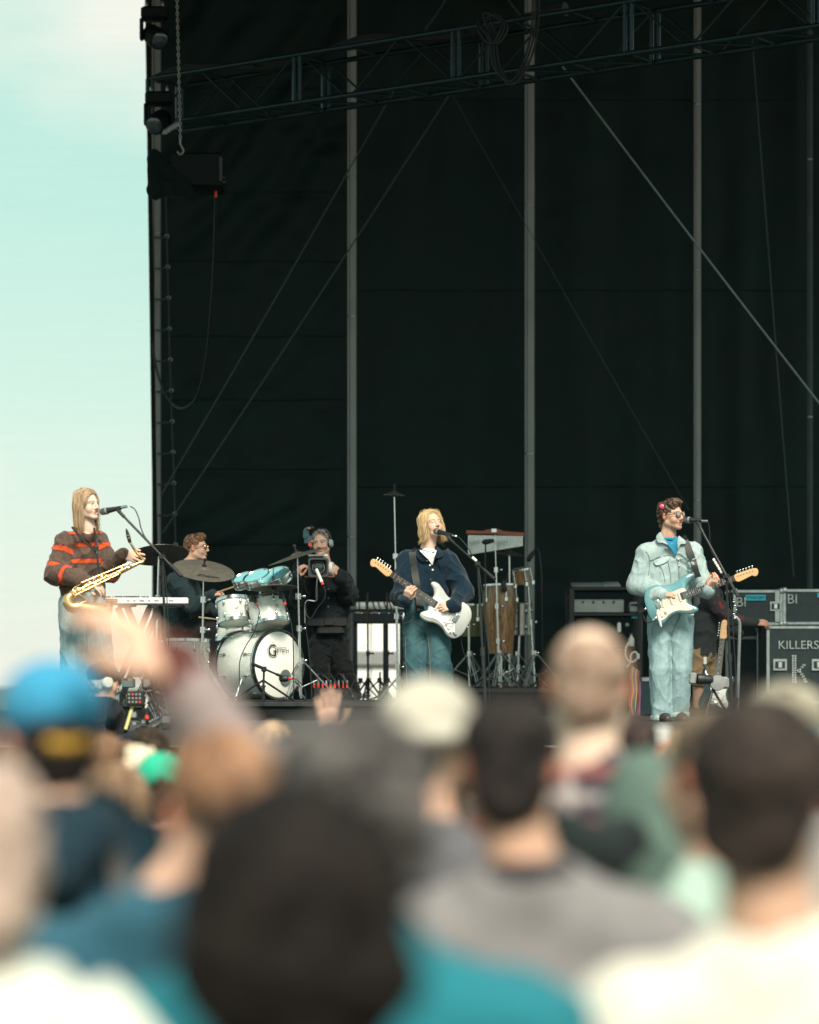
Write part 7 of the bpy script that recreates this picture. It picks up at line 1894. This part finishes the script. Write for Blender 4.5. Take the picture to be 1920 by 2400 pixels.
        hp = [elp(L(0, -.025, .045), A((.105 * w, .115 * w, .092 * w)) * s, R), elp(L(0, -.055, -.045), A((.110 * w, .085 * w, .10)) * s, R, k=.05), sub(elp(L(0, .10, -.03), A((.07, .075, .10)) * s, R), .012)]
    elif hair == 'long':
        hp = [elp(L(0, -.022, .045), A((.088 * w, .106 * w, .085 * w)) * s, R), cap(L(0, -.07, .0), .085 * w, L(0, -.085, -.24), .095 * w, flat=(R[:, 1], .62), k=.05), cap(L(-.05 * w, -.03, -.02), .055, L(-.07 * w, -.05, -.20), .05, k=.04), cap(L(.05 * w, -.03, -.02), .055, L(.07 * w, -.05, -.20), .05, k=.04), sub(elp(L(0, .085, -.015), A((.062, .070, .10)) * s, R), .015)]
    elif hair == 'bun':
        hp = [elp(L(0, -.020, .045), A((.086, .104, .084)) * s, R), elp(L(0, -.105, .02), A((.062, .052, .055)) * s, R, k=.015), cap(L(.03, -.05, -.03), .05, L(.05, -.06, -.13), .03, k=.03), sub(elp(L(0, .085, -.03), A((.066, .072, .105)) * s, R), .012), sub(elp(L(-.088, .0, -.02), A((.025, .03, .03)), R), .008)]
    else: hp = None
    if hp: hair_mesh(t, hp, hv, c1, c2, hC, R, amp=.010 if hair != 'bushy' else .017, mode='streak' if hair in ('long', 'bun') else 'curl', freq=22, seed=px * .1, m_=M_HAIRM)
    if hat == 'cap':
        garment('cap', t, [elp(L(0, -.014, .052), A((.091, .112, .086)), R), cap(L(-.05, .09, .04), .013, L(.05, .09, .04), .013), cap(L(-.035, .16, .03), .009, L(.035, .16, .03), .009, k=.05), sub(elp(L(0, -.125, .0), A((.048, .05, .028)), R), .008)], .009, M_CLOTHA, c_hat, amp=.004, sc=(12, 12, 12))
    elif hat == 'bucket':
        garment('hat', t, [elp(L(0, -.012, .055), A((.094, .112, .078)), R), elp(L(0, -.012, .012), A((.125, .145, .030)), R, k=.03)], .010, M_CLOTHA, c_hat, amp=.006)
        MB().path([L(math.cos(a_) * .098, -.012 + math.sin(a_) * .117, .030) for a_ in [2 * math.pi * i / 24 for i in range(24)]], .012, 6, closed=True).build('hat_band', mat('teal_hat_band_%d' % px, (.10, .34, .38), rough=.8), t)
    elif hat == 'beanie':
        garment('beanie', t, [elp(L(0, -.015, .060), A((.090, .108, .090)), R), cap(L(-.05, -.015, .02), .06, L(.05, -.015, .02), .06)], .009, M_KNIT, c_hat, amp=.006)
    return t, hC, R, L, J
# far rows, near the pit
FAR = [
    (215, 1540, 10.2, dict(hair='short', c1=(.10, .055, .03), c2=(.24, .14, .085), top=(.10, .09, .10)), 'brown-haired fan beside the blue cap, before the pit camera'),
    (292, 1566, 11.2, dict(hair='bushy', hair_w=.82, c1=(.42, .34, .24), c2=(.78, .68, .52), top=(.20, .16, .14)), 'fan with pale blond curly hair left of the green cap'),
    (340, 1588, 10.6, dict(hair='short', hat='cap', c_hat=(.03, .42, .26), top=(.08, .22, .32)), 'fan in a bright green cap'),
    (318, 1532, 13.4, dict(hair='short', c1=(.02, .014, .010), c2=(.07, .045, .03), top=(.05, .05, .06)), 'dark-haired fan just in front of the pit camera rig'),
    (575, 1520, 12.4, dict(hair='long', c1=(.28, .17, .10), c2=(.60, .42, .27), top=(.3, .28, .26)), 'fan with light brown hair below the bass drum'),
    (232, 1606, 8.2, dict(hair='long', c1=(.10, .06, .035), c2=(.30, .19, .12), top=(.03, .05, .07), yaw=205), 'fan with long brown hair low behind the blue cap'),
    (690, 1592, 11.6, dict(hair='short', c1=(.03, .02, .015), c2=(.10, .07, .05), top=(.10, .11, .12)), 'fan with dark hair stretching one hand up before the drum riser'),
    (1330, 1500, 8.6, dict(hair='short', c1=(.02, .013, .012), c2=(.07, .05, .045), top=(.22, .18, .17)), 'dark-haired fan right behind the bald man'),
    (1418, 1532, 10.5, dict(hair='bushy', hair_w=.85, c1=(.20, .13, .08), c2=(.42, .30, .20), top=(.30, .22, .18)), 'fan with tousled light brown hair below the denim guitarist'),
    (480, 1590, 9.5, dict(hair='short', c1=(.05, .03, .02), c2=(.14, .09, .06), top=(.05, .06, .09)), 'fan hidden behind the brown bun, brown short hair'),
    (840, 1545, 9.6, dict(hair='short', c1=(.03, .02, .015), c2=(.09, .06, .05), top=(.10, .10, .11)), 'short-haired fan just left of the cream hat'),
    (1110, 1570, 11.0, dict(hair='short', c1=(.10, .07, .05), c2=(.22, .15, .10), top=(.25, .20, .18)), 'fan behind the dark-haired man in grey'),
    (1560, 1575, 9.0, dict(hair='short', c1=(.03, .02, .02), c2=(.10, .08, .07), top=(.20, .24, .24)), 'fan behind the large dark head at right'),
    (520, 1592, 8.4, dict(hair='short', c1=(.14, .09, .06), c2=(.30, .21, .15), top=(.28, .24, .22)), 'brown-haired fan in a pale top right of the brown bun'),
    (150, 1610, 9.0, dict(hair='short', c1=(.10, .06, .045), c2=(.26, .17, .12), top=(.34, .10, .07)), 'fan in a reddish top half hidden behind the blue cap'),
    (700, 1572, 8.8, dict(hair='bushy', hair_w=.85, c1=(.06, .045, .04), c2=(.18, .14, .12), top=(.2, .2, .22)), 'curly-haired fan low behind the greying teal-shirted fan'),
    (1010, 1592, 8.6, dict(hair='short', c1=(.05, .04, .03), c2=(.16, .11, .08), top=(.3, .26, .24)), 'fan between the cream bucket hat and the black-haired man'),
    (262, 1622, 9.4, dict(hair='short', c1=(0.2, 0.15, 0.11), c2=(0.45, 0.36, 0.28), top=(0.3, 0.08, 0.06)), 'sandy-haired fan in a red top near the green cap'),
    (180, 1572, 12.6, dict(hair='short', c1=(0.04, 0.025, 0.02), c2=(0.12, 0.08, 0.06), top=(0.12, 0.1, 0.1)), 'small dark-haired fan right beside the blue cap'),
    (262, 1560, 14.4, dict(hair='short', c1=(0.1, 0.06, 0.04), c2=(0.22, 0.14, 0.09), top=(0.15, 0.12, 0.12)), 'small brown-haired fan far off below the pit camera'),
    (415, 1552, 13.0, dict(hair='long', c1=(0.14, 0.09, 0.06), c2=(0.32, 0.22, 0.15), top=(0.1, 0.12, 0.16)), 'fan with long brown hair just above the brown bun'),
    (520, 1556, 14.0, dict(hair='short', c1=(0.05, 0.03, 0.02), c2=(0.14, 0.1, 0.07), top=(0.22, 0.2, 0.19)), 'far fan with short hair left of the light brown hair'),
    (632, 1560, 13.6, dict(hair='short', c1=(0.12, 0.09, 0.07), c2=(0.28, 0.21, 0.16), top=(0.08, 0.1, 0.12)), 'far fan with mid brown hair below the stage box'),
    (748, 1562, 14.0, dict(hair='bushy', c1=(0.06, 0.04, 0.03), c2=(0.16, 0.11, 0.08), top=(0.2, 0.18, 0.18), hair_w=.8), 'far curly-haired fan right of the raised open hand'),
    (985, 1560, 13.0, dict(hair='short', c1=(0.05, 0.035, 0.03), c2=(0.13, 0.09, 0.07), top=(0.1, 0.1, 0.1)), 'far fan right of the cream bucket hat'),
    (1372, 1560, 13.2, dict(hair='short', c1=(0.16, 0.1, 0.07), c2=(0.34, 0.24, 0.17), top=(0.26, 0.2, 0.16)), 'far fan below the denim guitarist'),
    (1470, 1548, 13.5, dict(hair='short', c1=(0.05, 0.04, 0.03), c2=(0.15, 0.11, 0.09), top=(0.14, 0.15, 0.15)), 'far fan right of the tousled light brown hair'),
]
for px, py, d, kw, lab in FAR:
    if px == 690:
        e_ = PD(700, 1640, d); w_ = PD(688, 1545, d)
        kw['arms'] = dict(elB=e_, wrB=w_, handB=hand_prims(w_, A((.02, 0, 1)), A((0, -1, 0)), side=-1, curl=(.12, .1, .1, .12), spread=.10, thumb=(.1, .0), arm=e_ * .5 + w_ * .5, s=1.05))
    if px == 1418:      # this one lifts a drink
        e_ = PD(1362, 1655, d - .05); w_ = PD(1368, 1608, d - .22)
        kw['arms'] = dict(elA=e_, wrA=w_, handA=hand_prims(w_, A((.10, -.1, 1)), A((-1, -.2, .1)), side=-1, curl=(.55, .55, .55, .55), spread=.02, thumb=(.8, .3), arm=e_ * .5 + w_ * .5))
    fan(px, py, d, lab, **kw)
# cup held up among the far rows
q = PD(1386, 1600, 10.26); cp = thing('drink_cup', 'white and orange drink cup held up beside the tousled hair', 'cup', tuple(q))
MB().lathe([(.030, 0), (.038, .06)], q, (0, 0, 1), 18).build('cup_sleeve', mat('orange_print', (.75, .22, .10), rough=.6), cp)
MB().lathe([(.038, .061), (.042, .105), (.040, .105)], q, (0, 0, 1), 18).build('cup_wall', M_WHITEPL, cp)
MB().lathe([(.044, .104), (.044, .112), (.030, .118), (.001, .118)], q, (0, 0, 1), 18).build('lid', M_WHITEPL, cp)

# nearer rows
def plaid(V, ids, tt, c):
    z = (V[:, 2] * 9) % 1; x = (V[:, 0] * 9) % 1
    c[(z < .22)] = (.46, .42, .40); c[(x < .20)] = (.42, .37, .36); c[(np.abs(z - .6) < .10)] = (.30, .10, .08); return c
fan(905, 1440, 5.9, 'fan in a cream bucket hat with a teal band', hat='bucket', c_hat=(.46, .43, .36), hair='short', yaw=150, top=(.12, .12, .13), skin=SK1, head_s=.9)
fan(1650, 1440, 6.6, 'fan in a pale cream cap at the right edge', hat='bucket', c_hat=(.42, .38, .29), hair='short', top=(.3, .3, .3))
fan(1240, 1310, 6.2, 'tall balding man in a dark plaid shirt', hair='buzz', c1=(.22, .14, .10), c2=(.36, .25, .19), skin=(.70, .50, .39), top=(.055, .045, .065), paint=plaid, top_name='plaid_shirt', head_s=1.06)
def hoodp(V, ids, tt, c): return c
gx, *_ = fan(1392, 1616, 5.7, 'short fan in a grey-green hooded jacket with the hood up', hair=None, hood='up', top=(.10, .155, .13), yaw=165, top_name='hooded_jacket', sw=.20)
P = [cap(PD(1190, 1760, 5.45), .05, PD(1255, 1805, 5.40), .055), cap(PD(1255, 1805, 5.40), .055, PD(1320, 1765, 5.45), .045)]  # dark strip standing in for the shadow fold of the hood
V, F, _, _ = sdf(P, .012); mesh_obj('hood_shadow_strip', V, F, cloth('hood_shadow_cloth', (.012, .018, .018)), gx)
fan(1500, 1480, 5.1, 'fan in a pale mint shirt half hidden by the large dark head', hair='short', c1=(.14, .10, .07), c2=(.32, .24, .17), top=(.37, .50, .43), yaw=215, top_name='mint_shirt', sw=.19)
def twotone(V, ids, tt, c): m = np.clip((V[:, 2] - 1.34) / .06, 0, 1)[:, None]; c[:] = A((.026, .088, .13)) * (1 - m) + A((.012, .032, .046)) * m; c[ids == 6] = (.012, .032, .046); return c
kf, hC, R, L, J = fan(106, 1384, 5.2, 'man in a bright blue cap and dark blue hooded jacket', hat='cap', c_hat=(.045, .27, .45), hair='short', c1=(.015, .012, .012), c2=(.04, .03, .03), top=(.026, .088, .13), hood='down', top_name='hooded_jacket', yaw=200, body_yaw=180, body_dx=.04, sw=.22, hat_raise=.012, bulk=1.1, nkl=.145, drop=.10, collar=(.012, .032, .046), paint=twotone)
MB().path(spline([L(-.034, -.120, -.010), L(-.015, -.126, -.014), L(.0, -.127, -.015), L(.015, -.126, -.014), L(.034, -.120, -.010)], 4), .012, 6).build('cap_strap', mat('mustard_strap', (.50, .27, .02), rough=.7, var=.1, vscale=40), kf)
ribbon('bag_strap', kf, spline([J['neck'] + A((.10, .03, -.03)), J['neck'] + A((.11, -.08, -.05)), J['neck'] + A((.13, -.15, -.15)), J['neck'] + A((.15, -.165, -.35)), J['neck'] + A((.15, -.165, -.5))], 4), A((1., 0, 0)), .035, .008, M_LEATHER)
fan(1072, 1457, 4.9, 'man with short black hair in a grey collared shirt', hair='short', c1=(.010, .008, .008), c2=(.035, .028, .026), skin=SK2, top=(.21, .20, .20), collar=(.035, .032, .038), top_name='grey_shirt', sw=.20, body_dx=.05)
# the fan with one arm up: hand bent over with straight fingers
wr = PD(366, 1412, 4.95); el = PD(545, 1665, 4.9)
hd = hand_prims(wr, A((-.74, 0, .67)), A((.60, -.50, .66)), side=1, curl=(.24, .27, .26, .24), spread=.03, thumb=(.3, .0), s=1.22, arm=el * .3 + wr * .7)
hd += [cap(PD(318, 1396, 4.93), .019, PD(250, 1398, 4.9), .016, k=.012), cap(PD(250, 1398, 4.9), .016, PD(185, 1380, 4.9), .013, k=.01)]
def cuff(V, ids, tt, c): c[(ids == 3) & (tt > .86)] = (.10, .035, .03); return c
fan(625, 1532, 5.1, 'fan in a mauve sweater raising one curved hand', hair='bushy', hair_w=.9, c1=(.06, .05, .05), c2=(.20, .18, .17), skin=SK1, top=(.27, .215, .21), arms=dict(elA=el, wrA=wr, handA=hd), paint=cuff, top_name='mauve_sweater', bulk=.85)
fan(455, 1532, 4.55, 'fan with a brown hair bun between blue jacket and grey hair', hair='bun', c1=(.12, .055, .03), c2=(.36, .20, .12), skin=SK1, top=(.028, .095, .135), yaw=205, top_name='blue_jacket', sw=.20, head_s=1.0, nkl=.15, body_dx=-.12, body_yaw=185)
fan(755, 1507, 4.0, 'fan with greying dark hair in a teal shirt', hair='bushy', hair_w=1.0, c1=(.030, .027, .027), c2=(.13, .12, .115), skin=SK1, top=(.018, .165, .205), yaw=172, top_name='teal_shirt', sw=.225, body_dx=.0, bulk=1.12)
fan(1605, 1480, 3.95, 'person with thick dark hair in a cream white shirt', hair='short', hair_w=1.2, c1=(.012, .010, .010), c2=(.055, .040, .034), skin=SK2, top=(.66, .63, .55), yaw=165, body_yaw=172, top_name='cream_shirt', sw=.19, body_dx=.03, bulk=1.06, head_s=1.05)
fan(-58, 1606, 3.7, 'person with pale brown hair in a cream top at left', hair='bushy', hair_w=.95, c1=(.26, .18, .15), c2=(.54, .41, .34), top=(.64, .66, .58), yaw=170, top_name='cream_top', sw=.17, nkl=.15, bulk=1.05, drop=.10)
fan(628, 1680, 3.0, 'nearest fan with a big rounded head of near-black hair', hair='bushy', hair_w=1.12, c1=(.004, .003, .003), c2=(.020, .015, .013), top=(.008, .012, .013), yaw=180, top_name='black_top', sw=.13)
